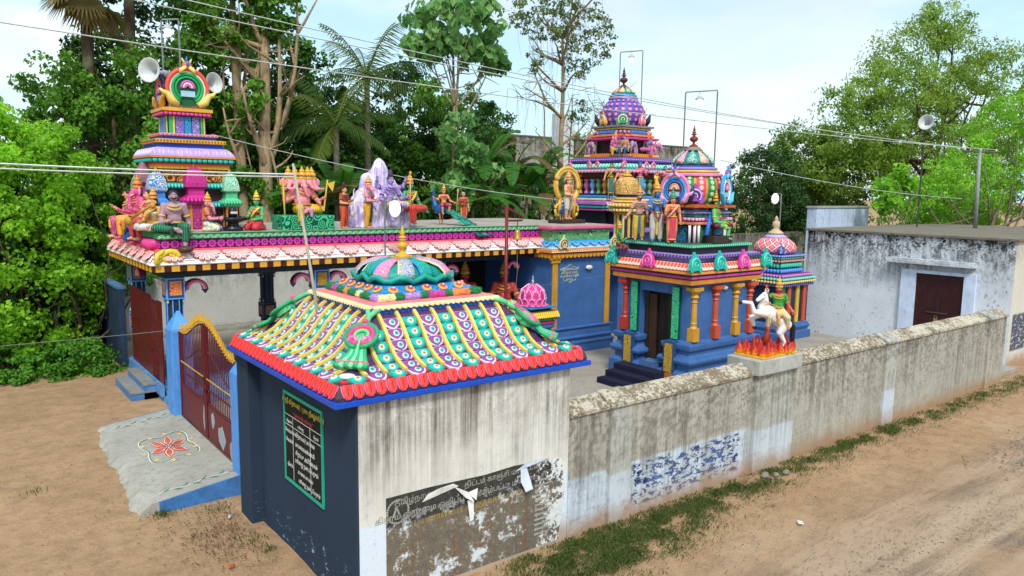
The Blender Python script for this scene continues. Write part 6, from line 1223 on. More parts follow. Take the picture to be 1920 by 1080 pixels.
T = figure('goddess_statue', 'green faced goddess in red sari and gold crown seated right of the mountain', 'statue', (12.2, 21.3, R4+.02), rad(10), 1.75, '#3f9a76', seat(.27, 'l', le=(.2, -.03, .58), lw=(.26, -.16, .46), re=(-.19, -.03, .6), rw=(-.15, -.18, .62)), hair='#151312', crown='#dfae2a', sari='#c52c1c', jewel='#d8aa2c', sash='#d8b03c')
m = MB(); m.tube([(-.17, -.21, .0), (-.15, -.2, .95)], .012, 6); m.ell((-.15, -.2, .97), (.03, .02, .04)); prop(T, m, 'staff', '#d89a2c')
# boy god on a peacock
def peacock(name, label, loc, rz, s, tail=True):
    T = thing(name, label, 'statue', loc, None, rz, s); m = MB(); m.ell((0, 0, .42), (.13, .24, .15)); caps(m, (0, -.18, .48), .09, (0, -.28, .72), .05); caps(m, (0, -.28, .72), .05, (0, -.26, .9), .036); caps(m, (0, -.27, .92), .045, (0, -.3, .93), .036); blob(m, 'body', paint('#1758a8', .4), T, .022)
    m = MB(); m.tube([(0, -.33, .93), (0, -.4, .91)], [.02, .003], 5); m.build('beak', paint('#d8a83a', .4), T, loc=(0, 0, 0))
    for k in (-1, 0, 1): m = MB(); m.tube([(0, -.26, .96), (k*.03, -.25, 1.05)], [.006, .016], 5); m.build('crest_feather', paint('#2a9a8a', .4), T, loc=(0, 0, 0))
    for e in (-1, 1): m = MB(); m.tube([(e*.06, 0, .32), (e*.06, .02, .16), (e*.06, -.02, .02)], [.03, .018, .018], 6); m.tube([(e*.06, -.02, .02), (e*.06, -.12, .01)], .014, 5); m.build('leg', paint('#c88a5a', .5), T, loc=(0, 0, 0))
    if tail:
        for j in range(5):
            for k in range(-2, 3):
                a = V((k*.05, .2+j*.02, .44-.01*j)); b = a+V((k*.05*(1+j*.15), .26+.26*j, -.12-.13*j)); m = MB(); m.rings([[a+V((-.015, 0, 0)), a+V((0, 0, .012)), a+V((.015, 0, 0))], [(a+b)/2+V((-.05, 0, 0)), (a+b)/2+V((0, 0, .03)), (a+b)/2+V((.05, 0, 0))], [b+V((-.07, -.05, 0)), b+V((0, -.05, .03)), b+V((.07, -.05, 0))], [b+V((-.02, .05, 0)), b+V((0, .06, .01)), b+V((.02, .05, 0))]]); m.build('tail_feather', paint(['#0f6a58', '#1f9a7c', '#0c4a4a'][(j+k) % 3], .42), T, loc=(0, 0, 0))
    return T
peacock('peacock_statue', 'blue peacock with a long green tail hanging over the hall roof edge', (14.2, 22.6, R4), rad(-160), 1.25)
T = figure('boy_deity_statue', 'boy deity in short cloth riding the long-tailed blue peacock', 'statue', (14.25, 22.5, R4+.12), rad(-15), 1.15, '#df8f5c', seat(.42, None, le=(.2, -.03, .62), lw=(.3, -.12, .58), re=(-.2, -.05, .66), rw=(-.33, -.1, .72)), hair='#4a2a14', crown='#d8a23c', dhoti='#b84a6a', dlen=.4, jewel='#8a2030')
m = MB(); m.tube([(.36, -.14, .2), (.42, -.1, .9)], .012, 6); m.ell((.425, -.1, .93), (.03, .015, .06)); prop(T, m, 'spear', '#c9a86a')
T = figure('old_woman_statue', 'white-haired old woman in red sari standing right of the peacock rider', 'statue', (15.35, 22.9, R4), rad(-10), 1.16, '#c98a5c', pose(re=(-.16, -.03, .62), rw=(-.18, -.14, .72)), hair='#9c9a94', bun=True, sari='#d23a22', jewel='#6a2018', sash='#b82a1a')
m = MB(); m.tube([(-.19, -.17, .02), (-.19, -.17, .98)], .012, 6); prop(T, m, 'walking_stick', '#3a2a1c')
# figures by the gateway tower
figure('elephant_child_statue', 'small kneeling pink elephant-headed figure offering beside the black stone', 'statue', (5.95, 21.4, R4), rad(60), 1.35, '#e8929c', kneel(le=(.16, -.08, .6), lw=(.05, -.24, .62), re=(-.16, -.08, .6), rw=(-.05, -.24, .6)), 'elephant', .1, crown='#dba82c', dhoti='#d8d8b8', top='#e07a4a', jewel='#4a3a8a')
LG = thing('lingam_stone', 'black lingam stone on a round base between the kneeling figures', 'statue', (6.62, 21.4, R4))
m = MB(); m.lathe([(.26, 0), (.28, .08), (.16, .14), (.14, .24), (.32, .3), (.34, .36), (.3, .38), (.1, .37)], 20); m.build('base', paint('#1b1c22', .35), LG, smooth=True, loc=(0, 0, 0)); m = MB(); m.lathe([(.12, .36), (.12, .55), (.1, .62), (.05, .66), (.005, .67)], 16); st_ = m.build('stone', paint('#15161a', .3), LG, smooth=True, loc=(0, 0, 0)); m = MB(); m.box(-.09, .09, -.122, -.11, .48, .54); m.build('ash_mark', paint('#d8d8d8', .6), st_, loc=(0, 0, 0))
m = MB(); m.tube([(.2, 0, .33), (.5, .02, .36)], [.09, .04], 6); m.build('spout', paint('#1b1c22', .35), LG, smooth=True, loc=(0, 0, 0))
figure('green_goddess_statue', 'green skinned kneeling woman in red spotted sari facing the black stone', 'statue', (7.3, 21.4, R4), rad(-55), 1.42, '#3fa86c', kneel(le=(.16, -.06, .58), lw=(.05, -.2, .56), re=(-.16, -.08, .6), rw=(-.06, -.24, .62)), hair='#1a1512', bun=True, crown='#d8c03a', sari='#cf2f3c', jewel='#d8b03c', sash='#e8c860')
T = figure('guardian_statue', 'stout moustached mauve guardian in green trousers seated on the roof corner', 'statue', (5.02, 21.12, R4-.5), rad(-8), 1.95, '#a88494', seat(.27, 'r', le=(.185, .03, .56), lw=(.17, -.1, .42), re=(-.17, -.06, .56), rw=(-.08, -.17, .58)), fat=.16, hair='#1c1412', dhoti='#0f6a4a', dlen=.85, jewel='#d8b43a', tache=True, sash='#0a4a34')
m = MB(); m.ell((.1, -.27, .05), (.1, .09, .05)); prop(T, m, 'footstool', '#4a342c')
# cluster along the left edge of the hall roof, facing left
lz = R4-.35
T = figure('veena_goddess_statue', 'gold-crowned woman in white sari playing a gourd veena on pink lotus', 'statue', (4.62, 21.5, lz), rad(-60), 1.6, '#d8a05a', seat(.26, 'both', le=(.18, -.06, .56), lw=(.12, -.2, .5), re=(-.18, -.06, .56), rw=(-.1, -.2, .56)), hair='#1a1412', crown='#d89a3a', sari='#dcd8dc', jewel='#c99a2c')
m = MB(); m.tube([(-.3, -.24, .42), (.28, -.2, .72)], .02, 6); m.ell((-.3, -.25, .4), (.075, .06, .075)); m.ell((.24, -.24, .66), (.05, .05, .05)); prop(T, m, 'veena', '#b8862c')
m = MB(); m.lathe([(.2, 0), (.32, .1), (.34, .22), (.28, .3), (.1, .31)], 16); 
lo_ = tag(m.build('pink_lotus', paint('#d8408a', .45), smooth=True, loc=(4.6, 21.5, 4.3)), 'deep pink lotus seat beneath the veena player on the roof corner', 'ornament')
figure('long_haired_man_statue', 'bare-chested man with black hair bun seated with raised hand behind veena player', 'statue', (4.68, 22.3, R4-.35), rad(-75), 1.75, '#e0a878', seat(.28, None, le=(.18, -.04, .56), lw=(.1, -.16, .7), re=(-.18, -.04, .56), rw=(-.16, -.18, .5)), hair='#151210', bun=True, dhoti='#b83a4a', jewel='#c94a3a')
T = figure('elephant_deity_statue', 'pink elephant-headed deity in orange dhoti seated on left roof edge', 'statue', (4.58, 23.1, R4-.4), rad(-85), 1.95, '#d8508a', seat(.28, 'l', le=(.22, -.02, .58), lw=(.26, -.16, .64), re=(-.22, -.02, .58), rw=(-.2, -.18, .62)), 'elephant', .3, crown='#c9862c', dhoti='#e09a2c', jewel='#c98a2c')
figure('moustached_man_statue', 'moustached man seated at the far left roof edge holding a yellow leaf', 'statue', (4.55, 24.3, R4-.4), rad(-95), 1.8, '#d89a7a', seat(.28, None, re=(-.2, -.06, .6), rw=(-.24, -.2, .7)), hair='#241a16', dhoti='#c84a8a', top='#c86a8a', tache=True)
for i, (y, z, r, hx) in enumerate(((23.7, 4.72, .13, '#1f7fd8'), (23.75, 4.52, .12, '#1f7fd8'), (23.55, 4.58, .1, '#2a8ae0'))):
    m = MB(); m.ell((0, 0, 0), r, 14, 10); tag(m.build('blue_ball', paint(hx, .35), smooth=True, loc=(4.3+.04*i, y, z)), ['uppermost blue ball ornament at the left roof edge', 'lower blue ball ornament at the left roof edge', 'smallest blue ball ornament at the left roof edge'][i], 'ornament')
# standing deity with a gold arch and peacock
DZ = 4.785
m = MB(); m.box(18.55, 19.75, 21.1, 21.9, DZ, DZ+.14); tag(m.build('brown_pedestal', paint('#3a2622', .6), bev=.01), 'low dark brown pedestal under the standing deity with gold arch', 'pedestal')
AR = thing('gold_arch', 'gold ringed halo arch behind the standing deity on the blue block', 'ornament', (19.33, 21.72, DZ+.14))
for R_, r_, hx in ((.62, .07, '#dba82c'), (.54, .04, '#e8d28a'), (.48, .03, '#c9862c')):
    m = MB(); m.tube([(R_*math.cos(a), 0, 1.3+R_*1.05*math.sin(a)) for a in np.linspace(-1.0, PI+1.0, 26)], r_, 7); m.build('arch_ring', paint(hx, .4), AR, smooth=True, loc=(0, 0, 0))
for e in (-1, 1):
    m = MB(); m.tube([(e*.36, 0, .02), (e*.36, 0, .8)], .075, 8); m.build('arch_leg', paint('#d8a42c', .4), AR, smooth=True, loc=(0, 0, 0)); m = MB(); m.tube([(e*(.42+.16*math.cos(a)), .0, .35+.22*math.sin(a)) for a in np.linspace(-2, 2.6, 14)], .05, 6); m.build('arch_curl', paint('#e0b43c', .4), AR, smooth=True, loc=(0, 0, 0))
T = figure('standing_deity_statue', 'fair standing deity with staff before a gold arch on the blue block', 'statue', (19.15, 21.45, DZ+.14), rad(15), 1.6, '#e2a27c', pose(le=(.17, .0, .6), lw=(.2, -.04, .44), re=(-.16, -.04, .6), rw=(-.1, -.15, .58)), hair='#6a3a2a', crown='#d8a86a', dhoti='#d8c8b0', dlen=.45, jewel='#c9862c', sash='#8a8a86')
peacock('peacock_statue', 'small blue peacock standing at the feet of the deity with gold arch', (18.75, 21.35, DZ+.14), rad(-20), .72, False)
# figures on the small shrine roof
sz_ = 4.486
T = figure('bowman_statue', 'fair moustached archer in yellow and green dhoti, left of three on shrine', 'statue', (17.55, 16.3, sz_), rad(-40), 1.5, '#c98a86', pose(re=(-.19, -.02, .6), rw=(-.27, -.06, .5)), hair='#1a1210', crown='#c9a24a', dhoti='#d8b41e', dlen=.9, jewel='#3a7a3a', sash='#2a6ac0', tache=True)
T = figure('blue_deity_statue', 'blue skinned archer in white dhoti, middle of three on the shrine', 'statue', (17.6, 15.62, sz_), rad(-40), 1.62, '#2a7ab8', pose(le=(.17, -.03, .6), lw=(.2, -.14, .5), re=(-.16, -.03, .6), rw=(-.1, -.14, .68)), hair='#1a1210', crown='#d8a42c', dhoti='#c9c3b4', jewel='#d8b86a', garland='#7a2a4a')
m = MB(); m.tube([(.22+.1*math.cos(a), -.16, .45+.42*math.sin(a)) for a in np.linspace(-1.5, 1.5, 12)], .012, 6); prop(T, m, 'bow', '#c9a05a')
figure('crowned_lady_statue', 'crowned lady in red and pink sari, right of three on the shrine', 'statue', (17.68, 15.08, sz_), rad(-35), 1.42, '#d88a5c', pose(re=(-.15, -.04, .6), rw=(-.1, -.13, .72)), hair='#1a1210', crown='#2a9a6a', sari='#d83a52', jewel='#d8aa3a', sash='#e8a08a')
figure('small_monkey_statue', 'small green monkey figure kneeling with folded hands at shrine roof corner', 'statue', (17.15, 16.75, 4.18), rad(50), 1.15, '#3f8f52', kneel(le=(.15, -.08, .58), lw=(.02, -.2, .66), re=(-.15, -.08, .58), rw=(-.02, -.2, .66)), crown='#d8a83a', dhoti='#6a2a2a', jewel='#c9982c')
m = MB(); m.box(18.6, 19.5, 14.2, 14.75, 4.486, 4.7); tag(m.build('monkey_pedestal', paint('#3a2a26', .6), bev=.01), 'brown block pedestal under the large green monkey figure', 'pedestal')
T = figure('monkey_deity_statue', 'large green monkey deity in maroon shorts seated on brown block, blue scarf', 'statue', (19.05, 14.55, 4.6), rad(20), 1.62, '#5cb86a', seat(.2, 'r', le=(.17, -.05, .56), lw=(.06, -.2, .58), re=(-.17, -.05, .56), rw=(.0, -.2, .54)), fat=.1, hair='#2a2018', crown='#d8a42c', dhoti='#6a1626', dlen=.4, jewel='#d8b43a')
m = MB(); m.tube([(-.12, .06, .5), (-.24, .04, .3), (-.4, .02, .08)], [.03, .045, .04], 6); prop(T, m, 'scarf', '#1f6ac8')
# figures on the tiers of the main tower
def vf(u, side, z, off): # along the tier: u metres, side 0 front (-y) 1 left (-x)
    return (vc[0]+u, vc[1]-off, z) if side == 0 else (vc[0]-off, vc[1]-u, z)
z2 = 5.85; pv_ = [((-1.3, 1), 'dancing woman in a green sari on the left face of main tower', '#3a9a6a', '#c98a6a', 1.25, True), ((1.2, 1), 'woman in teal sari beside the gold pavilion on the main tower', '#1f8a7a', '#c9906a', 1.35, True), ((-.7, 0), 'pink skinned man in blue turban on the main tower', '#3aa0c8', '#c8508a', 1.4, False), ((.9, 0), 'man in red cloth at the right of the main tower second tier', '#c84a3a', '#c98a9a', 1.3, False), ((1.75, 1), 'small man in orange at far left of main tower second tier', '#d8803c', '#d89a7a', 1.15, False)]
for (u, sd_), lb_, cl_, sk_, h_, fem in pv_:
    figure('tower_figure_statue', lb_, 'statue', vf(u, sd_, z2, 1.78), rad(-45) if sd_ == 0 else rad(-50), h_, sk_, pose(le=(.19, -.02, .62), lw=(.24, -.1, .74), re=(-.19, -.02, .6), rw=(-.2, -.12, .5)), hair='#15110f', bun=fem, sari=cl_ if fem else None, dhoti=None if fem else cl_, dlen=.4, turban='#1f6ac8' if 'turban' in lb_ else None, group='figures on the main tower', vox=.014)
z3 = 7.62
figure('elephant_deity_statue', 'pink elephant deity in yellow dhoti on the main tower upper tier', 'statue', vf(.75, 1, z3-.15, 1.15), rad(-45), 1.15, '#d8609a', seat(.22, 'l'), 'elephant', .3, crown='#d8a42c', dhoti='#e0aa1e', jewel='#2a9a7a', vox=.014)
figure('seated_king_statue', 'stout mauve seated figure on the tower between two elephants', 'statue', vf(-.98, 0, z3-.12, 1.05), rad(-45), 1.2, '#8d6f86', seat(.22, 'l'), 'man', .35, hair='#2a1a1c', dhoti='#6a8a7a', dlen=.5, jewel='#a08a9a', vox=.014)
figure('red_deity_statue', 'many-coloured deity in pink on the right end of the tower upper tier', 'statue', vf(.55, 0, z3-.12, 1.05), rad(-45), 1.2, '#d87a6a', seat(.22, 'r', le=(.2, -.02, .62), lw=(.26, -.08, .74)), crown='#e08a4a', sari='#c86aa8', jewel='#3a8ac8', hair='#2a1a1c', vox=.014)
figure('kneeling_woman_statue', 'woman in blue skirt sitting at the far left end of tower tier', 'statue', vf(1.3, 1, z3-.15, 1.15), rad(-70), 1.1, '#c98a7a', seat(.22, None), hair='#15110f', bun=True, dhoti='#2a4a8a', vox=.014)
def tiny_elephant(label, loc, rz, s, hx):
    T = thing('elephant_statue', label, 'statue', loc, 'elephants on the main tower', rz, s); m = MB(); m.ell((0, .1, .34), (.17, .26, .19)); m.ell((0, -.2, .44), (.13, .13, .14)); caps(m, (0, -.3, .4), .07, (0, -.36, .2), .045); caps(m, (0, -.36, .2), .045, (0, -.42, .1), .03)
    for x in (-.1, .1):
        for y in (-.06, .26): caps(m, (x, y, .24), .07, (x, y, .05), .06)
    blob(m, 'body', paint(hx, .5), T, .03)
    for e in (-1, 1): m = MB(); m.ell((e*.15, -.15, .44), (.03, .08, .1)); m.build('ear', paint('#c888a8', .5), T, smooth=True, loc=(0, 0, 0)); m = MB(); m.tube([(e*.06, -.3, .36), (e*.07, -.42, .34)], [.02, .006], 6); m.build('tusk', paint('#e8e0d0', .4), T, loc=(0, 0, 0))
tiny_elephant('mauve elephant left of the stout seated figure on tower', vf(-.95, 1, z3, .98), rad(-20), 1.0, '#a88aa8'); tiny_elephant('mauve elephant right of the stout seated figure on tower', vf(-.35, 0, z3, 1.02), rad(-60), .95, '#a88aa8')
tiny_elephant('pink elephant kneeling at the right corner of tower tier', vf(1.0, 0, z3, 1.0), rad(40), .95, '#c878a8')
# two seated guards inside the hall
for (x, y), lb_, r_ in (((16.35, 21.7), 'red skinned seated guard figure behind the bell post inside hall', 0), ((15.1, 22.4), 'dark red seated guard figure deeper inside the shaded hall', 0)):
    figure('guard_statue', lb_, 'statue', (x, y, .95), rad(-40), 2.5, '#b8382c', seat(.3, 'l', le=(.22, -.03, .58), lw=(.2, -.2, .5), re=(-.22, -.05, .56), rw=(-.18, -.24, .56)), fat=.25, hair='#1a1210', crown='#c9922c', dhoti='#d8d0c0', dlen=.6, jewel='#c9b04a', tache=True)
for x, y, lb_ in ((16.35, 21.75, 'dark stone block under the red guard nearest the bell post'), (15.1, 22.5, 'dark stone block under the deeper guard figure')): m = MB(); m.box(x-.5, x+.5, y-.15, y+.5, .3, 1.68); tag(m.build('stone_block', paint('#2a2220', .6)), lb_, 'pedestal')
SC = thing('inner_screen', 'dark inner wall with a grey metal grille inside the hall', 'screen', (15, 24, .3))
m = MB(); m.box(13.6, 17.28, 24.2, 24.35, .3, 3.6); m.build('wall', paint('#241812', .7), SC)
for i in range(9): m = MB(); m.tube([(13.9+.16*i, 23.4, .3), (13.9+.16*i, 23.4, 3.4)], .016, 5); m.build('bar', paint('#8c8c88', .4, metal=.5), SC)
for z in (.9, 2.0, 3.1): m = MB(); m.box(13.85, 15.25, 23.385, 23.415, z, z+.04); m.build('rail', paint('#8c8c88', .4, metal=.5), SC)
# ------------------------------------------------------------------ rearing horse with rider on the wall
HP = V((14.42, 9.46, 2.5)); HK = 1.13
HS = thing('horse_statue', 'white rearing horse statue on the wall pedestal', 'statue', tuple(HP), sc=HK, rz=rad(-30)); m = MB()
caps(m, (.3, 0, .6), .15, (-.02, 0, .82), .14); caps(m, (-.02, 0, .82), .135, (-.12, 0, .9), .12); caps(m, (-.1, 0, .92), .105, (-.12, -.03, 1.12), .07); caps(m, (-.12, -.04, 1.16), .062, (-.22, -.09, 1.12), .048); caps(m, (-.22, -.09, 1.12), .045, (-.3, -.12, 1.07), .04)
for y, kx in ((-.09, .0), (.09, .08)):
    caps(m, (.33, y*.8, .58), .115, (.2+kx, y, .42), .065); caps(m, (.2+kx, y, .42), .058, (.32+kx, y, .22), .036); caps(m, (.32+kx, y, .22), .036, (.26+kx, y, .06), .03)
caps(m, (-.1, -.08, .8), .085, (-.36, -.12, .84), .052); caps(m, (-.36, -.12, .84), .05, (-.43, -.13, 1.02), .038); caps(m, (-.43, -.13, 1.02), .038, (-.62, -.14, 1.04), .03)
caps(m, (-.1, .08, .78), .085, (-.3, .1, .7), .055); caps(m, (-.3, .1, .7), .05, (-.24, .11, .54), .036)
hb = blob(m, 'body', paint('#e2e1de', .4), HS, .014, 3)
for y in (-.04, .04): m = MB(); m.tube([(-.09, -.04+y, 1.2), (-.08, -.04+y*1.6, 1.28)], [.026, .004], 6); m.build('ear', paint('#dcc6c8', .45), HS, smooth=True, loc=(0, 0, 0)); m = MB(); m.ell((-.17, -.06+y*1.3, 1.165), (.014, .008, .012), 6, 4); m.build('eye', paint('#12100f', .3), HS, loc=(0, 0, 0))
m = MB(); m.tube([(-.3, -.15, 1.055), (-.27, -.16, 1.05), (-.24, -.14, 1.06)], .006, 4); m.build('mouth', paint('#6a2a2a', .5), HS, loc=(0, 0, 0))
for p_ in ((-.65, -.14, 1.03), (.25, -.09, .04), (.33, .09, .04), (-.23, .11, .5)): m = MB(); m.ell(p_, (.042, .036, .04), 8, 6); m.build('hoof', paint('#1c1a20', .4), HS, smooth=True, loc=(0, 0, 0))
m = MB(); m.tube([(.44, 0, .66), (.53, .02, .52), (.53, .03, .25), (.5, .03, .1)], [.035, .055, .05, .015], 7); m.build('tail', paint('#15121a', .5), HS, smooth=True, loc=(0, 0, 0))
m = MB(); m.tube([(-.06, .0, 1.22), (-.02, .0, 1.06), (.0, 0, .95)], [.03, .04, .02], 6); m.build('mane', paint('#2a2226', .5), HS, smooth=True, loc=(0, 0, 0))
m = MB(); m.ell((.15, 0, .76), (.15, .165, .13), 12, 8); m.build('saddle_cloth', paint('#b0608c', .5), HS, smooth=True, loc=(0, 0, 0)); m = MB(); m.ell((.16, 0, .79), (.11, .17, .11), 12, 8); m.build('saddle_trim', paint('#d8b86a', .5), HS, smooth=True, loc=(0, 0, 0))
m = MB(); m.tube([(-.1+.1*math.cos(a), .1*math.sin(a), .98+.03*math.cos(a)) for a in np.linspace(0, 2*PI, 15)], .014, 5); m.tube([(-.22, -.12, 1.1), (-.05, -.13, 1.0), (.1, -.13, .95)], .008, 4); m.build('harness', paint('#c9a05a', .45), HS, loc=(0, 0, 0))
m = MB(); m.tube([(.0, 0, .02), (-.02, 0, .35), (.02, 0, .7)], [.06, .045, .06], 8); m.build('support_post', paint('#a83a22', .5), HS, smooth=True, loc=(0, 0, 0))
figure('rider_statue', 'red-faced moustached rider in green tunic and gold crown on white horse', 'statue', (14.6, 9.36, 3.06), rad(-48), 1.12, '#d8523c', pose(seat(.3, None), lk=(.17, -.15, .24), rk=(-.17, -.15, .24), la=(.19, -.1, .04), ra=(-.19, -.1, .04), le=(.2, .02, .45), lw=(.28, -.06, .34), re=(-.2, -.02, .62), rw=(-.24, -.06, .8)), hair='#1a1210', crown='#d8a42c', dhoti='#d8c89a', dlen=1.0, top='#2a9a2c', jewel='#c9a24a', tache=True)
def mat_flame():
    t = NT('flame_paint'); sp = t.n('SeparateXYZ', Vector=t.tc.outputs['Object']); n = t.noise(t.vec((6, 6, 2)), 3, 4); f = t.math('ADD', sp.outputs[2], t.math('MULTIPLY', t.math('SUBTRACT', n, .5), .25))
    c = t.mix(t.ramp(f, .0, .12), c4('#e2ac1c'), c4('#cf481a')); c = t.mix(t.ramp(f, .1, .22), c, c4('#9a161c')); return t.done(c, .45)
FL = thing('flame_base', 'red and yellow painted flames round the hooves of the wall horse', 'statue', tuple(HP)); M_fl = mat_flame(); rr = random.Random(11)
fm = []
for k in range(4):
    m = MB(); h = (.3, .36, .28, .4)[k]; m.rings([[(x_+r*math.cos(a), r*.8*math.sin(a)+sw, h*z_) for a in np.linspace(0, 2*PI, 8)[:-1]] for r, z_, x_, sw in ((.1, 0, 0, 0), (.115, .25, .01, .01), (.085, .55, -.015, 0), (.04, .8, .02, -.01), (.005, 1, .0, 0))]); fm.append(mesh_of(m, 'flame', M_fl, True))
fp = [(x, y) for y in (-.3, -.1, .1, .28) for x in np.linspace(-.55, .55, 8)]
for i, (x, y) in enumerate(fp): pieces(fm[i % 4], 'flame', FL, [Matrix.Translation(HP+V((x+rr.uniform(-.05, .05), y+rr.uniform(-.05, .05), .03))) @ Matrix.Rotation(rr.random()*6, 4, 'Z') @ Matrix.Scale(rr.uniform(.7, 1.1), 4)])
m = MB(); m.box(-.68, .62, -.38, .36, .0, .04); m.build('plinth', paint('#d8a02c', .5), FL, loc=(0, 0, 0), bev=.01)
# lamp on a thin post in front of the mountain statue
T = thing('globe_lamp', 'white oval lamp on a thin post before the lilac mountain', 'lamp', (10.4, 19.6, .1))
m = MB(); m.tube([(10.4, 19.6, .1), (10.4, 19.6, 5.75)], .025, 6); m.tube([(10.25, 19.6, 5.74), (10.75, 19.6, 5.76)], .014, 5); m.build('post', paint('#7e8488', .4, metal=.5), T); m = MB(); m.ell((10.72, 19.58, 5.42), (.17, .17, .25), 14, 10); m.build('globe', M_glow, T, smooth=True); m = MB(); m.lathe([(.03, 5.8), (.09, 5.74), (.1, 5.68), (.04, 5.66)], 10, (10.72, 19.58, 0)); m.build('socket', paint('#8a8f90', .4, metal=.5), T, smooth=True)
# ------------------------------------------------------------------ vegetation
_lm = {}
def leafmat(dark, light, trans=.35, rough=.5):
    k = (dark, light, trans)
    if k in _lm: return _lm[k]
    t = NT('leaf_'+str(len(_lm))); at = t.n('Attribute', _attribute_name='tone'); n = t.noise(t.vec(), .6, 3)
    f = t.math('ADD', t.math('MULTIPLY', at.outputs['Fac'], .85), t.math('MULTIPLY', t.math('SUBTRACT', n, .5), .5))
    c = t.mix(t.ramp(f, .1, .95), c4(dark), c4(light))
    tr = t.n('BsdfTranslucent', Color=t.mix(.4, c, c4(light, 1.2))); mx = t.n('MixShader', i0=trans)
    t.done(c, rough, .3); t.set(mx.inputs[1], t.b); t.set(mx.inputs[2], tr); t.t.links.new(mx.outputs[0], t.out.inputs[0]); _lm[k] = t.m; return t.m
def leaf_object(name, parent, C, A, Nn, Ls, Ws, tone, mat, kind=None, fold=.25):
    """many folded leaf blades in one mesh: C centre, A axis, Nn normal"""
    n = len(C); A = A/np.linalg.norm(A, axis=1, keepdims=True); S = np.cross(A, Nn); S /= np.maximum(1e-6, np.linalg.norm(S, axis=1, keepdims=True)); Nn = np.cross(S, A)
    Ls = np.broadcast_to(Ls, (n,))[:, None]; Ws = np.broadcast_to(Ws, (n,))[:, None]
    b = C-A*Ls*.5; tip = C+A*Ls*.5-Nn*Ls*.12; l = C+S*Ws*.5+Nn*Ws*fold-A*Ls*.06; r = C-S*Ws*.5+Nn*Ws*fold-A*Ls*.06
    vs_ = np.stack([b, r, tip, l], 1).reshape(-1, 3); w = np.array(root_loc(parent)) if parent is not None else np.zeros(3); vs_ = vs_-w
    me = bpy.data.meshes.new(name); me.vertices.add(4*n); me.vertices.foreach_set('co', vs_.astype(np.float32).ravel())
    i0 = np.arange(n)*4; tri = np.stack([i0, i0+1, i0+2, i0, i0+2, i0+3], 1).ravel(); me.loops.add(6*n); me.loops.foreach_set('vertex_index', tri.astype(np.int32)); me.polygons.add(2*n); me.polygons.foreach_set('loop_start', (np.arange(2*n)*3).astype(np.int32)); me.polygons.foreach_set('loop_total', np.full(2*n, 3, np.int32))
    at = me.attributes.new('tone', 'FLOAT', 'POINT'); at.data.foreach_set('value', np.repeat(tone, 4).astype(np.float32)); me.materials.append(mat); me.update(); me.validate()
    o = bpy.data.objects.new(name, me); col.objects.link(o)
    if parent is not None: o.parent = parent
    if kind: o['kind'] = kind
    return o
def crown_pts(vols, nclump, cr, per, seed, shell=.5, zs=.75):
    """clumps scattered through ellipsoids; leaves scattered through clumps"""
    r = np.random.default_rng(seed); C = []; D = []; tone = []
    wts = np.array([v[1][0]*v[1][1]*v[1][2] for v in vols]) ** .67; wts = wts/wts.sum()
    for k in range(nclump):
        c, rad_ = vols[r.choice(len(vols), p=wts)]; d = r.normal(size=3); d /= np.linalg.norm(d); u = r.random() ** (1/3) if r.random() > shell else r.uniform(.8, 1.05)
        cc = np.array(c)+d*np.array(rad_)*u; rr_ = cr*r.uniform(.55, 1.35); n = int(per*r.uniform(.5, 1.4)); q = r.normal(size=(n, 3)); q /= np.linalg.norm(q, axis=1, keepdims=True)
        p = cc+q*(r.random((n, 1)) ** .5)*rr_*np.array([1, 1, zs]); C.append(p); D.append(q*.6+d*.5+np.array([0, 0, .45])); tone.append(np.clip(r.normal(.5, .2)+r.normal(0, .16, n), 0, 1))
    return np.concatenate(C), np.concatenate(D), np.concatenate(tone), r
def leaf_crown(name, parent, vols, nclump, cr, per, L_, W_, mat, seed, shell=.5, droop=.4, kind=None, zs=.75):
    C, D, tone, r = crown_pts(vols, nclump, cr, per, seed, shell, zs); n = len(C); Nn = D+r.normal(0, .55, (n, 3)); Nn /= np.linalg.norm(Nn, axis=1, keepdims=True)
    A = np.cross(Nn, r.normal(size=(n, 3)))+np.array([0, 0, -droop]); return leaf_object(name, parent, C, A, Nn, L_*r.uniform(.6, 1.3, n), W_*r.uniform(.7, 1.2, n), tone, mat, kind)
def mat_bark(h, d):
    t = NT('bark'); n = t.noise(t.vec((7, 7, 1.2)), 2.5, 7, .7); n2 = t.noise(t.vec(), 1.5, 5); c = t.mix(t.ramp(n, .35, .65), c4(h), c4(d)); c = t.mix(t.ramp(n2, .5, .7, 0, .5), c, c4('#7d8a6a')); t.bump(n, .7, .04); return t.done(c, .9, .15)
bark_pale = mat_bark('#b59c7a', '#7d6850'); bark_dark = mat_bark('#5a4a3a', '#3a3028'); bark_grey = mat_bark('#8d8372', '#5d5548')
def limb(mb, p, d, L_, r, n, rnd, bend=.25, up_=.1):
    p = V(p); d = V(d).normalized(); pts = [p]; rs = [r]
    for i in range(n): d = (d+V((rnd.uniform(-bend, bend), rnd.uniform(-bend, bend), rnd.uniform(-bend, bend)+up_))).normalized(); p = p+d*L_/n; pts.append(p); rs.append(r*(1-.8*(i+1)/n)+.006)
    mb.tube(pts, rs, 7); return pts, d
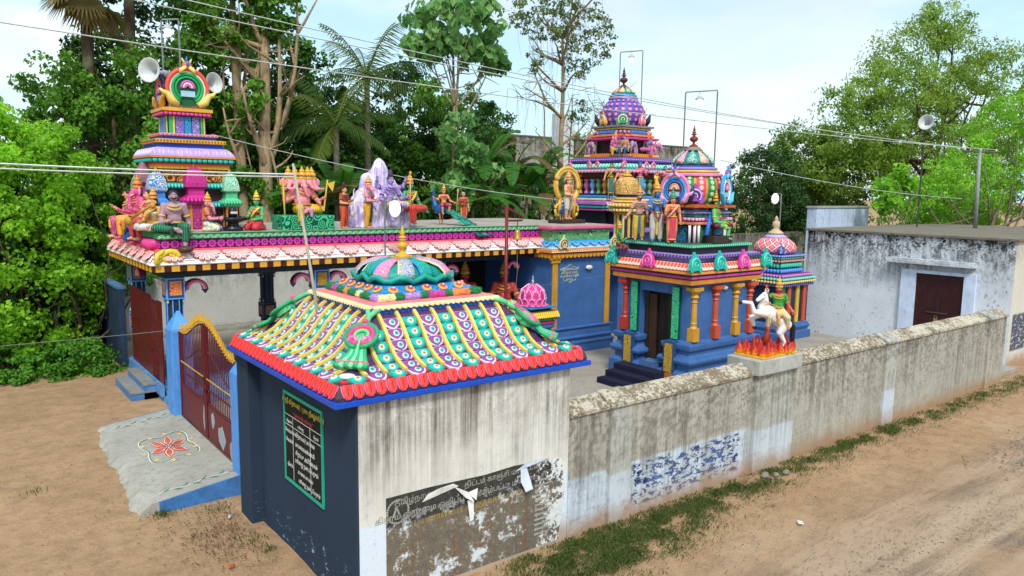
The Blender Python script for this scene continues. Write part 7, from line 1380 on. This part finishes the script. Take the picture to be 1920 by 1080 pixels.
def tree(name, label, base, h, r0, vols, spec, mat, bark, seed, lean=(0, 0), nl=7, cat='tree', group=None, fork=.5, vis=True):
    """trunk with limbs reaching into the crown volumes"""
    rnd = random.Random(seed); T = thing(name, label, cat, base, group); b = V(base); m = MB(); pts = []; N = 9; rs = []
    for i in range(N+1):
        t = i/N; pts.append(b+V((lean[0]*t+rnd.uniform(-.1, .1)*h*.03, lean[1]*t+rnd.uniform(-.1, .1)*h*.03, -.2+(h+.2)*t))); rs.append(r0*(1-.62*t)*(1.25 if i == 0 else 1))
    m.tube(pts, rs, 9); tr = m.build('trunk', bark, T, smooth=True)
    for k in range(nl):
        c, rd = vols[k % len(vols)]; tgt = V(c)+V((rnd.uniform(-.6, .6)*rd[0], rnd.uniform(-.6, .6)*rd[1], rnd.uniform(-.3, .6)*rd[2])); t0 = fork+(1-fork)*rnd.random()*.9; i = min(N-1, int(t0*N)); p = pts[i]; d = tgt-p; m = MB(); q = []; L_ = d.length
        for j in range(7):
            u = j/6; q.append(p+d*u+V((math.sin(u*3+k)*.07*L_, math.cos(u*2.3+k)*.06*L_, .12*L_*math.sin(PI*u)*(-.5 if d.z > 0 else .5)))-V((math.sin(k)*.07*L_, math.cos(k)*.06*L_, 0))*(1-u))
        m.tube(q, [rs[i]*.6*(1-.85*j/6)+.012 for j in range(7)], 6); lb_ = m.build('limb', bark, T, smooth=True)
        m = MB()
        for s_ in range(4): limb(m, q[3+s_ % 3], V((rnd.uniform(-1, 1), rnd.uniform(-1, 1), rnd.uniform(-.2, .9))), L_*.3, rs[i]*.2+.01, 4, rnd)
        m.build('twigs', bark, lb_, kind='stuff')
    leaf_crown('crown', T, vols, *spec[:3], spec[3], spec[4], mat, seed, *(spec[5:]))
    return T
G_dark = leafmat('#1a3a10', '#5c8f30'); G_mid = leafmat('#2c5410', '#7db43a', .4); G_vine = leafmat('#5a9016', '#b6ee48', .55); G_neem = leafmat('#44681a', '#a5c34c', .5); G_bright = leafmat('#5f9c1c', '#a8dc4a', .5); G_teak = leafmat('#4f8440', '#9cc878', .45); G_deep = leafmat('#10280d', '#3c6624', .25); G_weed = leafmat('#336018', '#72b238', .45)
# -- left: vine-smothered thicket
T = thing('vine_thicket', 'bright green mound of climbing vines at the left edge of the picture', 'vine thicket', (1.0, 30, 0))
leaf_crown('foliage', T, [((.6, 29.5, 3.4), (3.7, 2.6, 5.5)), ((-3.5, 30, 4.2), (3, 2.5, 5.0)), ((3.3, 30.5, 3.8), (1.7, 2, 4.3))], 760, .55, 130, .155, .13, G_vine, 21, .97, .5)
leaf_crown('inner_foliage', T, [((.4, 30, 2.6), (3.0, 2.0, 4.3)), ((3.4, 31, 2.6), (1.4, 1.6, 3.2))], 200, .7, 50, .3, .24, G_deep, 22, .6, .5)  # shade inside the mound put into the darker leaf colour
m = MB(); rnd = random.Random(9)
for k in range(26): x = rnd.uniform(-1, 4.6); limb(m, (x, rnd.uniform(27.6, 30), 0), (rnd.uniform(-.3, .3), 0, 1), rnd.uniform(3, 6), .05, 8, rnd, .3)
m.build('stems', bark_dark, T, kind='stuff')
# -- palmyra palms
def palmyra(label, base, h, r, seed, lean=(0, 0)):
    T = thing('palmyra_palm', label, 'palm', base, 'palmyra palms at the left'); rnd = random.Random(seed); b = V(base); m = MB(); m.tube([b+V((lean[0]*i/14, lean[1]*i/14, h*i/14-.2)) for i in range(15)], [r*(1.25-.3*i/14+.05*(i % 2)) for i in range(15)], 12); m.build('trunk', bark_dark, T, smooth=True)
    c = b+V((lean[0], lean[1], h-.2))
    for k in range(30):
        a = k*2.4; el = rnd.uniform(-1.25, .9); d = V((math.cos(a)*math.cos(el), math.sin(a)*math.cos(el), math.sin(el))); s_ = rnd.uniform(.8, 1.1); sd_ = d.cross(V((0, 0, 1))).normalized(); nn = sd_.cross(d); p = c+d*1.0*s_; m = MB(); m.tube([c, c+d*.5, p], [.05, .035, .025], 5)
        for j in range(15):
            an = (j-7)*.17; dd = (d*math.cos(an)+sd_*math.sin(an)); e = p+dd*1.15*s_*(1-.02*(j-7) ** 2*.3)+V((0, 0, -.25)); w = sd_*math.cos(an)*.055-d*math.sin(an)*.055; md = p+dd*.6*s_; m.add([p, md+w, e, md-w], [(0, 1, 2, 3)])
        m.build('fan_leaf', leafmat('#7a6a3c', '#a89458', .3) if el < -.35 else leafmat('#2c4a1c', '#5d8038', .3), T)
    return T
palmyra('palmyra palm with dark trunk and drooping dry leaves, left of the pair', (5.05, 33.0, 0), 13.6, .2, 1); palmyra('palmyra palm with leaning trunk, right of the pair', (6.4, 34.5, 0), 16.2, .2, 2, (.55, 0))
# -- trees behind the hall, left to right
def az(px, Yd):           # helper for laying the planting out along a row Y = Yd
    a = 0.65633+math.atan((px-960)/1406.8); return math.tan(a)*Yd
tree('vine_tree', 'leafy tree hung with creepers between the palmyra trunks', (5.6, 32, 0), 8.5, .16, [((5.0, 32, 7.2), (1.5, 1.3, 2.6)), ((6.6, 32, 8.6), (1.3, 1.3, 3.0)), ((5.6, 31.6, 4.0), (1.6, 1.2, 2.4)), ((4.0, 33, 9.3), (1.4, 1.2, 1.6))], (190, .5, 60, .2, .16, .4), G_mid, bark_dark, 31)
row = [(300, 37, 15.5, 3.0, 'dark leafy tree rising behind the gateway tower', G_dark), (395, 36, 14.5, 2.6, 'mid green tree right behind the gateway tower horns', G_mid), (560, 37, 13.4, 2.4, 'dark broad tree behind the two pale trunks', G_dark), (735, 40, 13.4, 3.1, 'dark dense tree behind the lilac mountain statue', G_deep), (620, 41, 11.5, 2.8, 'deep green tree behind the five-headed statue', G_deep), (860, 42, 12.6, 3.0, 'dark bushy tree behind the big-leaved tree', G_dark),
    (800, 38, 12.0, 2.4, 'mid green tree behind the peacock rider statue', G_mid), (915, 43, 11.6, 2.2, 'leafy tree just left of the grey building', G_dark), (680, 37, 10.2, 2.4, 'low dark tree under the coconut fronds', G_dark), (500, 40, 15.0, 3.0, 'tall dark tree filling the gap behind the pale trunks', G_deep), (230, 38, 12.5, 2.6, 'dark tree behind the palmyra trunks', G_deep)]
for i, (px, Yd, zt, rw, lb_, mt) in enumerate(row):
    x = az(px, Yd); tree('broadleaf_tree', lb_, (x, Yd, 0), zt*.7, .22, [((x, Yd, zt*.72), (rw, rw*.8, zt*.29)), ((x-rw*.5, Yd-.5, zt*.45), (rw*.8, rw*.7, zt*.25)), ((x+rw*.6, Yd-.6, zt*.42), (rw*.8, rw*.7, zt*.25)), ((x, Yd-1, zt*.2), (rw, rw*.5, zt*.2))], (270, .62, 64, .26, .17, .6), mt, bark_dark, 40+i, nl=6, group='trees behind the hall')
for i, (px, Yd, zt, rd, lean, lb_) in enumerate(((462, 33.0, 15.6, .29, (-.3, 0), 'pale trunked tree with a straight stem, left of the pair behind hall'), (497, 32.4, 16.3, .38, (.3, .3), 'thick pale trunked tree with a winding stem, right of the pair behind hall'))):
    x = az(px, Yd); tree('pale_trunk_tree', lb_, (x, Yd, 0), zt-1, rd, [((x-.8, Yd, zt-.6), (1.8, 1.3, 1.8)), ((x+.8, Yd, zt-2.6), (.9, .9, 1.2)), ((x-1.6, Yd+.5, zt-4.0), (1.1, .9, 1.2)), ((x-.5, Yd-.2, zt-6.6), (.5, .5, .8)), ((x+.1, Yd-.4, 6.2), (.6, .4, .9))], (100, .45, 60, .22, .16, .4), G_mid, bark_pale, 60+i, lean, nl=9, fork=.4, group='pale trunked trees behind the hall')
# coconut palms
def frond(T, p, d, L_, droop, mat, nlf=26):
    p = V(p); d = V(d).normalized(); pts = []; m = MB(); q = p
    for i in range(11):
        t = i/10; pts.append(q); dd = (d+V((0, 0, -droop*t*1.6))).normalized(); q = q+dd*L_/10
    m.tube(pts, [.035*(1-.8*i/10)+.004 for i in range(11)], 5); sd_ = d.cross(V((0, 0, 1))).normalized(); rnd = random.Random(int(p.x*100+L_*77))
    for i in range(1, nlf):
        f = i/nlf*10; k = min(9, int(f)); u = f-k; c = pts[k]*(1-u)+pts[k+1]*u; ax = (pts[k+1]-pts[k]).normalized(); ll = L_*.26*math.sin(PI*min(.97, .12+.8*i/nlf))+.08
        for e in (-1, 1):
            dr = (sd_*e*.8+ax*.55+V((0, 0, -.5-rnd.random()*.4))).normalized(); w = ax*.028; m.add([c-w, c+w, c+dr*ll*.6+w*.9, c+dr*ll, c+dr*ll*.6-w*.9], [(0, 1, 2, 3, 4)])
    return m.build('frond', mat, T)
def coconut(label, base, h, seed, n=15, sc=1., lean=(0, 0)):
    T = thing('coconut_palm', label, 'palm', base, 'coconut palms behind the hall'); rnd = random.Random(seed); b = V(base); m = MB(); m.tube([b+V((lean[0]*(i/9) ** 2, lean[1]*(i/9) ** 2, h*i/9-.2)) for i in range(10)], [.2-.008*i for i in range(10)], 9); m.build('trunk', bark_grey, T, smooth=True); c = b+V((lean[0], lean[1], h-.2))
    for k in range(n): a = k*2.4+rnd.random()*.4; el = 1.25-1.9*k/n; frond(T, c, (math.cos(a)*math.cos(el), math.sin(a)*math.cos(el), math.sin(el)), rnd.uniform(2.7, 3.5)*sc, .5+.25*(k/n), leafmat('#3f5a1c', '#8aa84a', .4) if k % 4 else leafmat('#6a7a2c', '#b0ba5c', .4))
    return T
coconut('coconut palm with upright fronds above the dark trees', (az(690, 34), 34, 0), 11.6, 4, 15, 1.2); coconut('lower coconut palm with yellowing drooping fronds', (az(632, 32.5), 32.5, 0), 9.0, 5, 15, 1.05)
# teak with large leaves
x = az(850, 32.4); tree('teak_tree', 'slender tree with very large pale green leaves above the hall roof', (x, 32.4, 0), 13.0, .14, [((x, 32.2, 14.2), (2.6, 1.9, 1.4)), ((x-1.5, 32.2, 13.0), (1.5, 1.2, .9)), ((x+1.6, 32.2, 12.8), (1.5, 1.2, .9))], (125, .5, 15, .5, .36, .3, .7), G_teak, bark_pale, 71, (-.05, 0), 9, fork=.7)
tt = bpy.data.objects['teak_tree']; leaf_crown('lower_leaves', tt, [((x+.2, 32.2, 8.6), (1.0, .8, 1.3)), ((x+.4, 32.0, 6.8), (1.2, .8, 1.1)), ((x-.6, 31.9, 6.0), (.9, .6, .9)), ((x+1.6, 32.1, 7.6), (.8, .7, .9))], 62, .5, 16, .42, .32, G_teak, 72, .3, .8)
# half-bare tree hung with dead creepers
def bare_tree(name, label, base, h, r0, seed, crownv, leaves=True, strands=150):
    T = thing(name, label, 'tree', base); rnd = random.Random(seed); b = V(base); m = MB(); pts = [b+V((math.sin(i*.9)*.1, .05*i, h*i/10-.2)) for i in range(11)]; m.tube(pts, [r0*(1-.07*i) for i in range(11)], 9); m.build('trunk', bark_pale, T, smooth=True); tips = []
    for e_ in (-1, 1):
        m = MB(); limb(m, b+V((e_*.25, .2, 0)), (e_*.12, .05, 1), h*.8, r0*.45, 9, rnd, .12, .1); m.build('trunk', bark_pale, T, smooth=True)
    for k in range(26):
        i = rnd.randint(3, 10); a = rnd.random()*6.28; m = MB(); q, d = limb(m, pts[i], (math.cos(a), math.sin(a), .7), rnd.uniform(2.0, 4.2), r0*.35, 7, rnd, .22, .02); lb_ = m.build('limb', bark_pale, T, smooth=True); m = MB()
        for s_ in range(7): q2, _ = limb(m, q[rnd.randint(2, 7)], (rnd.uniform(-1, 1), rnd.uniform(-1, 1), rnd.uniform(-.4, .6)), rnd.uniform(.6, 1.4), .016, 4, rnd, .4, -.05); tips.append(q2[-1]); tips.append(q2[2])
        m.build('twigs', bark_grey, lb_, kind='stuff')
    m = MB()
    for s_ in range(strands):
        p = rnd.choice(tips); L_ = rnd.uniform(.8, 3.2); m.tube([p, p+V((rnd.uniform(-.1, .1), rnd.uniform(-.1, .1), -L_*.5)), p+V((rnd.uniform(-.2, .2), rnd.uniform(-.2, .2), -L_))], [.008, .007, .005], 3)
    m.build('hanging_creepers', bark_grey, T, kind='stuff')
    if leaves: leaf_crown('crown', T, crownv, 230, .3, 20, .17, .12, leafmat('#3f5a2a', '#8a9a54', .35), seed, .3)
    return T
x = az(1055, 32); bare_tree('half_bare_tree', 'tall half-bare tree with hanging dead creepers left of the main tower', (x, 32, 0), 14.6, .24, 81, [((x-1.8, 32, 15.4), (2.6, 1.6, 1.5)), ((x+1.2, 32, 14.6), (2.0, 1.4, 1.7)), ((x+.8, 32, 12.8), (.8, .8, .7)), ((x+.9, 32, 10.4), (.6, .6, .6)), ((x-2.2, 32, 12.8), (.7, .6, .6)), ((x+.9, 32, 8.6), (.5, .5, .5))])
x = az(1148, 40); bare_tree('dead_creeper_tree', 'thin dead tree of tangled grey twigs behind the main tower', (x, 40, 0), 11.4, .1, 83, None, False, 120)
x = az(1075, 43); tree('distant_shrub_tree', 'yellow-green small tree beyond the grey building left of tower', (x, 43, 0), 6.5, .15, [((x, 43, 8.6), (2.6, 1.5, 1.7))], (70, .5, 55, .2, .15, .4), leafmat('#4a6420', '#9aa84e', .4), bark_grey, 86, nl=5)
# banana plants
def banana(label, base, h, seed, n=8, sc=1.):
    T = thing('banana_plant', label, 'banana plant', base, 'banana plants behind the hall'); rnd = random.Random(seed); b = V(base); m = MB(); m.tube([b+V((0, 0, h*i/5-.1)) for i in range(6)], [.13-.012*i for i in range(6)], 8); m.build('stem', mat_bark('#7d8a4a', '#4f5a2c') if seed == 1 else bark_grey, T, smooth=True); c = b+V((0, 0, h-.1))
    for k in range(n):
        a = k*2.399+seed; el = rnd.uniform(.35, 1.2); d = V((math.cos(a)*math.cos(el), math.sin(a)*math.cos(el), math.sin(el))); L_ = rnd.uniform(1.9, 2.6)*sc; sd_ = d.cross(V((0, 0, 1))).normalized(); q = c; mid = []; dr = rnd.uniform(.7, 1.5)
        for i in range(15): mid.append(q); q = q+(d+V((0, 0, -dr*(i/14) ** 1.3*1.3))).normalized()*L_/14
        m = MB(); m.tube(mid, [.03*(1-.8*i/14)+.004 for i in range(15)], 5)
        for i in range(1, 14):
            w = .3*sc*math.sin(PI*(i+.6)/15.2) ** .6; w2 = .3*sc*math.sin(PI*(i+1.6)/15.2) ** .6 if i < 13 else .03
            for e in (-1, 1):
                g_ = V((0, 0, -.1*rnd.random())); cut = .9 if rnd.random() < .35 else 1.0; m.add([mid[i], mid[i]+(mid[i+1]-mid[i])*cut, mid[i]+(mid[i+1]-mid[i])*cut+sd_*e*w2+V((0, 0, .06-.02*i*.5))+g_, mid[i]+sd_*e*w+V((0, 0, .06-.02*i*.5))+g_], [(0, 1, 2, 3) if e < 0 else (3, 2, 1, 0)])
        dry = k == n-1; m.build('leaf', leafmat('#6a5a34', '#9a8454', .3) if dry else leafmat('#3f7428', '#98cc60', .45), T)
    return T
for i, (px, Yd, h) in enumerate(((585, 32, 4.9), (640, 32.2, 5.4), (885, 32, 5.3), (935, 31.9, 5.5), (985, 32.3, 6.2), (1025, 31.9, 5.6), (960, 33, 7.2), (905, 33.2, 7.0), (1010, 32.8, 6.5))):
    banana(['banana plant with broad leaves just behind the five-headed statue', 'banana plant behind the orange sage statue', 'banana plant directly behind the old woman statue', 'banana plant with arching leaves right of old woman statue', 'tall banana plant with a long arching leaf left of gold arch', 'banana plant close to the gold arch with tattered leaf', 'tallest banana plant against the grey building', 'banana plant under the big-leaved tree', 'banana plant with brown dry leaf near the half-bare trunk'][i], (az(px, Yd), Yd, 0), h, i+1, 8, 1.4)
# undergrowth between hall and trees
U = leaf_crown('undergrowth', None, [((az(p, 33), 33, 2.2), (2.6, .8, 2.6)) for p in (330, 480, 620, 760, 900, 1040)]+[((az(p, 36), 36, 2.5), (3, .8, 3.2)) for p in (540, 700, 840)], 420, .55, 55, .26, .16, G_dark, 90, .3, .4, 'stuff'); tag(U, 'dark mass of undergrowth filling the gap behind the hall roof', 'undergrowth')
# -- right hand side
x = az(1440, 27.5); tree('round_dark_tree', 'rounded very dark green tree right of the small shrine dome', (x, 27.5, 0), 4, .3, [((x, 28, 4.6), (3.3, 2.2, 4.4)), ((x+1.6, 27.6, 3.4), (2.4, 1.6, 3.4))], (460, .45, 80, .15, .1, .85), G_deep, bark_dark, 101, nl=6)
nb = (62, 27.5); tree('neem_tree', 'large airy pale green tree spreading over the right background', (nb[0], nb[1], 0), 11, .5, [((62, 28, 15.5), (6.0, 4.5, 3.6)), ((56, 27, 13.0), (4.5, 3.5, 2.6)), ((68, 25, 13.6), (5.5, 4, 4.2)), ((63, 27, 9.4), (10, 4, 2.4)), ((52, 27, 10.2), (3.6, 3, 2.0)), ((62.5, 27.6, 19.0), (3.0, 2.4, 1.6)), ((51, 28, 7.6), (4, 3, 1.6)), ((50, 28, 9.6), (2.6, 2.4, 1.6)), ((51.5, 28, 12.4), (2.8, 2.4, 1.6))], (800, .85, 50, .3, .13, .7), G_neem, bark_dark, 102, nl=18, fork=.3)
tree('neem_tree', 'smaller airy tree behind the dark round tree on the right', (52, 32, 0), 6, .3, [((52, 32, 8.4), (3.4, 2.6, 2.8)), ((48.5, 32.5, 6.8), (3.0, 2, 2.4)), ((55, 31, 6), (3, 2, 2.6))], (230, .8, 60, .3, .16, .5), leafmat('#2f5014', '#7d9f3c', .4), bark_dark, 103, nl=8)
tree('neem_tree', 'airy tree at the far right edge behind the bright bush', (72, 20, 0), 8, .3, [((72, 20, 13.0), (5, 4, 3.6)), ((76, 19, 10), (5, 4, 4))], (220, 1.0, 60, .34, .16, .5), G_neem, bark_dark, 104, nl=7)
tree('bright_tree', 'vivid yellow-green feathery tree leaning over the store roof', (45.5, 16.5, 0), 5.5, .18, [((47, 17, 7.8), (3.8, 2.6, 3.2)), ((43.4, 17.2, 6.6), (2.8, 1.8, 1.6)), ((40.8, 18.0, 6.0), (2.0, 1.2, 1.0)), ((50, 15, 7.2), (4, 2.6, 3.4)), ((47.5, 16, 10.8), (2.8, 1.6, 1.3)), ((51, 14.5, 10.6), (2.4, 1.6, 1.4)), ((46, 18.4, 5.4), (6.5, 1.2, 1.4)), ((52, 14, 5.6), (5, 2, 1.6))], (680, .5, 66, .17, .1, .5), G_bright, bark_grey, 105, nl=12, fork=.3)
hd = leaf_crown('hedge', None, [((58, 15, 3), (8, 3, 3.6)), ((66, 10, 3), (6, 4, 3.6)), ((50, 21, 3), (6, 2, 3.4)), ((44, 33, 2.6), (8, 2, 3.2)), ((34, 36, 2.6), (6, 2, 3.0)), ((50, 25, 2.6), (9, 1.6, 3.2)), ((39, 31, 2), (5, 1.2, 2.6))], 560, .8, 60, .26, .16, G_mid, 108, .5, .4, 'stuff'); tag(hd, 'mid green hedge mass beyond the store building', 'hedge')
T = thing('roof_vine', 'leafy creeper with broad leaves rising at the back of the store roof', 'creeper', (37.6, 18.2, 0)); leaf_crown('foliage', T, [((37.8, 18.4, 5.9), (1.3, .8, .8)), ((38.6, 18.3, 6.6), (.6, .6, .7))], 40, .4, 26, .3, .24, G_bright, 107, .3); m = MB(); rnd = random.Random(4)
for k in range(6): limb(m, (37.4+.3*k, 18.4, 0), (.1, 0, 1), 6.5, .04, 8, rnd, .1)
m.build('stems', bark_grey, T, kind='stuff')
far = leaf_crown('far_treeline', None, [((x_, y_, 3), (9, 4, 4.5)) for x_, y_ in ((70, 60), (90, 55), (110, 45), (60, 75), (40, 80), (10, 90), (-20, 80), (-15, 50), (-8, 42), (120, 25), (125, 5))], 420, 1.8, 45, .8, .5, G_dark, 120, .5, .3, 'stuff'); tag(far, 'far line of dark trees along the horizon', 'treeline')
# -- weeds by the left wall and grass along the road wall
wd = leaf_crown('weeds', None, [((.9, 27.2, .25), (1.9, 1.1, .75)), ((-1.8, 26.8, .25), (2.4, 1.6, .8)), ((3.3, 27.6, .3), (1.2, 1.4, .8)), ((3.9, 26.2, .2), (.5, .7, .55)), ((-1.0, 24.9, .05), (1.4, .9, .4)), ((2.1, 26.2, .1), (1.6, .5, .5)), ((-2.4, 23.0, 0), (.9, 1.4, .35))], 520, .3, 62, .14, .09, G_weed, 130, .3, .0, 'stuff'); tag(wd, 'low green weeds growing in front of the vine mound', 'weeds')
def grass(name, label, spots, hgt, seed, mat):
    r = np.random.default_rng(seed); P = []
    for (x, y, sx, sy, n) in spots:
        c = np.stack([r.normal(x, sx, n), r.normal(y, sy, n)], 1); c = c[(c[:, 1] < 9.17) | (c[:, 0] < 4.2)]
        k = np.array([mn.noise((q[0]*1.7, q[1]*2.4, 5.))+.5*mn.noise((q[0]*5., q[1]*5., 2.)) for q in c]); P.append(c[k > r.uniform(-.5, .3, len(c))])
    P = np.concatenate(P); n = len(P); hv = np.array([.75+.7*mn.noise((q[0]*2.3, q[1]*2.3, 9.)) for q in P]); h = hgt*r.uniform(.35, 1.3, n)*np.clip(hv, .3, 1.4); a = r.uniform(0, 6.28, n); le = r.uniform(.15, 1.1, n); A = np.stack([np.cos(a)*le, np.sin(a)*le, np.ones(n)], 1); zg = np.array([gz(x, y) for x, y in P]); C = np.stack([P[:, 0], P[:, 1], zg+h*.4], 1); Nn = np.stack([-np.sin(a), np.cos(a), np.zeros(n)], 1)+r.normal(0, .3, (n, 3))
    o = leaf_object(name, None, C, A, Nn, h, .01+.012*r.random(n), np.clip(r.normal(.45, .3, n), 0, 1), mat, 'stuff', .1); tag(o, label, 'grass'); return o
G_gr = leafmat('#2b4119', '#7c8a48', .3)
grass('grass', 'short green grass growing thickly at the foot of the road wall', [(9.0, 8.7, .8, .24, 9000), (10.2, 8.75, .9, .22, 8000), (8.2, 8.4, .5, .3, 5000), (11.5, 8.75, .8, .2, 4500), (7.6, 8.8, .5, .2, 2200), (9.2, 8.0, .8, .25, 2500), (13.2, 8.85, 1.2, .18, 3800), (16, 8.85, 1.6, .18, 4000), (19.0, 8.85, 1.6, .18, 4000), (23, 8.8, 2.2, .2, 4000), (28, 8.8, 2.4, .25, 4500), (9.2, 8.25, 1.2, .25, 2600), (13, 8.5, 2, .2, 1800)], .095, 140, G_gr)
grass('grass_tufts', 'scattered thin grass tufts on the sand left of the pavilion', [(3.0, 14.2, .12, .12, 250), (3.9, 12.4, .15, .12, 200), (4.05, 11.9, .1, .1, 160), (.5, 19.5, .1, .1, 90), (1.2, 16.6, .2, .1, 80), (3.9, 13.9, .15, .15, 120)], .1, 141, G_gr)
# -- litter and dry leaves
r = np.random.default_rng(150); n = 900; P = np.concatenate([r.normal((3.6, 12.8), (.4, .7), (n, 2)), r.normal((2.6, 15.5), (1.2, 3), (150, 2)), np.stack([r.uniform(8, 22, 500), r.normal(8.3, .35, 500)], 1)]); n = len(P); P = P[(P[:, 0] < 4.1) | (P[:, 1] < 9.1)]; n = len(P)
lt = leaf_object('leaf_litter', None, np.stack([P[:, 0], P[:, 1], np.full(n, .035)+np.array([gz(*p) for p in P])], 1), r.normal(size=(n, 3))*np.array([1, 1, .25]), np.array([0, 0, 1])+r.normal(0, .35, (n, 3)), .045*r.uniform(.4, 1.4, n), .025, r.random(n), leafmat('#3a2a1c', '#8a6a44', .1), 'stuff'); tag(lt, 'dry leaf litter scattered at the foot of the walls', 'litter')
for (x, y, a, w, h, hx, lb_) in ((2.95, 10.55, .5, .34, .13, '#c9c6bf', 'torn white paper wrapper lying on the sand near the pavilion'), (3.9, 13.4, 1.2, .13, .05, '#b9b6b0', 'small pale scrap beside the ramp corner'), (3.35, 11.55, .3, .07, .07, '#c2502c', 'orange plastic scrap on the sand by the navy wall'), (12.2, 7.1, .8, .12, .1, '#d8d4cc', 'white scrap of paper on the road verge')):
    m = MB(); c, s_ = math.cos(a), math.sin(a); q = [(u*w*.5*c-v_*h*.5*s_, u*w*.5*s_+v_*h*.5*c, .012+.02*((u*3+v_) % 1)) for u, v_ in ((-1, -1), (-.3, -.9), (.4, -1.1), (1, -.8), (.95, .9), (.3, 1.0), (-.4, .85), (-1, 1))]
    m.rings([q, [(p[0], p[1], p[2]+.004) for p in q]]); o = m.build('paper_scrap', paint(hx, .8), loc=(x, y, .03+gz(x, y))); tag(o, lb_, 'litter')
rnd = random.Random(12)
for i, (x, y, s_) in enumerate(((13.7, 8.85, .12), (13.95, 8.75, .09), (14.25, 8.7, .1), (13.85, 8.95, .07))):
    m = MB(); m.rings([[(s_*k*math.cos(a)*rnd.uniform(.8, 1.2), s_*k*.7*math.sin(a)*rnd.uniform(.8, 1.2), s_*z) for a in np.linspace(0, 6.28, 8)[:-1]] for k, z in ((.9, 0), (1, .35), (.7, .75), (.25, .85))]); tag(m.build('stone', mat_concrete('#8a8378', '#5a544b', 3), loc=(x, y, 0)), ['largest grey stone at the foot of the horse pier', 'second grey stone beside the horse pier', 'flat grey stone right of the horse pier', 'smallest grey stone touching the horse pier'][i], 'stone')
# ------------------------------------------------------------------ grey building far behind
GB = thing('grey_building', 'long rain-streaked grey concrete building behind the bananas and main tower', 'building', (31, 42, 0))
M_gb = mat_wall('sooty_concrete', '#b3aea2', '#3d3a36', 9.7, 3.0, 1.0, .7, side=(2.2, 2.2, .25)); m = MB(); m.box(31, 52.2, 42, 50, -.1, 7.4); m.build('wall', paint('#c9b79a', .8), GB); m = MB(); m.box(30.9, 52.3, 41.9, 50.1, 7.62, 9.75); m.build('parapet', M_gb, GB); m = MB(); m.box(30.4, 52.5, 41.2, 50.2, 7.4, 7.617); m.build('sunshade', mat_concrete('#8a8378', '#55504a'), GB)
for x0, x1 in ((31.6, 32.4), (37.4, 38.0), (51.6, 52.3)): m = MB(); m.box(x0, x1, 41.85, 41.898, 7.63, 9.74); m.build('rust_stripe', paint('#7a4434', .85, .4), GB)
m = MB(); m.box(30.85, 52.35, 41.85, 50.15, 9.752, 9.85); m.build('coping', mat_concrete('#77736a'), GB)
for k in range(4): m = MB(); m.box(34+k*4.4, 35.6+k*4.4, 41.96, 41.998, 4.6, 6.6); w_ = m.build('window', paint('#2a2c2e', .3), GB); m = MB(); m.box(34.75+k*4.4, 34.85+k*4.4, 41.94, 41.959, 4.6, 6.6); m.build('mullion', paint('#6a5a4c', .6), w_)
m = MB(); m.box(az(1055, 41)-.6, az(1055, 41)+.6, 40.8, 41.8, -.1, 11.4); tag(m.build('white_pillar_block', paint('#d0d4d6', .8)), 'narrow white masonry block rising behind the half-bare tree', 'building')
# low mossy wall and white hoarding behind the small shrine
m = MB(); m.box(30, 46, 26, 26.4, -.1, 3.7); tag(m.build('mossy_wall', mat_wall('mossy_stone', '#8a857a', '#3b382f', 3.7, 2, .8, .9)), 'low mossy grey wall beyond the small shrine roof', 'wall')
m = MB(); m.box(27.4, 28.2, 20.9, 21.0, 3.2, 6.1); tag(m.build('white_board', paint('#d8d8d0', .7)), 'plain pale board standing behind the small shrine dome', 'board')
# ------------------------------------------------------------------ poles and wires
T = thing('utility_pole', 'grey concrete pole with cross-arm standing on the store roof', 'utility pole', (37.5, 14.27, 4.56)); m = MB(); m.tube([(37.5, 14.27, 4.56), (37.25, 14.27, 8.0)], [.09, .075], 8); m.build('pole', paint('#8f9496', .6), T, smooth=True); m = MB(); m.tube([(36.3, 14.6, 7.98), (38.4, 13.9, 8.0)], .05, 6); m.build('cross_arm', paint('#5d5348', .6), T)
for k in range(3): m = MB(); m.lathe([(.05, 0), (.06, .06), (.03, .1)], 8, (36.4+.9*k, 14.57-.3*k, 8.02)); m.build('insulator', paint('#c9c6be', .4), T, smooth=True)
def wire(label, a, b, sag, r=.013, hx='#b9bfb8'):
    a, b = V(a), V(b); m = MB(); m.tube([a+(b-a)*(i/24)-V((0, 0, 4*sag*(i/24)*(1-i/24))) for i in range(25)], r, 4); tag(m.build('power_cable', paint(hx, .5)), label, 'cable', 'overhead cables')
wire('topmost overhead cable sweeping from upper left to the roof pole', (-2.4, 19.0, 10.95), (36.4, 14.57, 8.1), .55); wire('second overhead cable just below the topmost one', (-2.4, 18.4, 10.45), (37.3, 14.27, 8.1), .5); wire('third overhead cable crossing the gateway tower crest', (-2.4, 18.6, 9.35), (38.2, 13.97, 8.1), .35)
wire('upper of two pale service cables in front of gateway tower', (-2.5, 13.6, 6.42), (4.94, 12.58, 6.22), .05, .013, '#cdd2cc'); wire('lower of two pale service cables in front of gateway tower', (-2.5, 13.5, 6.36), (4.94, 12.57, 6.18), .07, .012, '#c3c8c2'); wire('thin cable sloping from the bamboo pole down to the vine plants', (7.0, 24.5, 7.6), (21, 23.5, 5.6), .25, .012)
wire('thin low cable crossing the gate and hall front', (-1, 16.2, 3.1), (20.3, 19.95, 2.95), .22, .007, '#6f7470')
wire('cable running on past the dark round tree to the store roof', (20, 15.2, 7.05), (36.4, 14.5, 5.9), .2, .012)
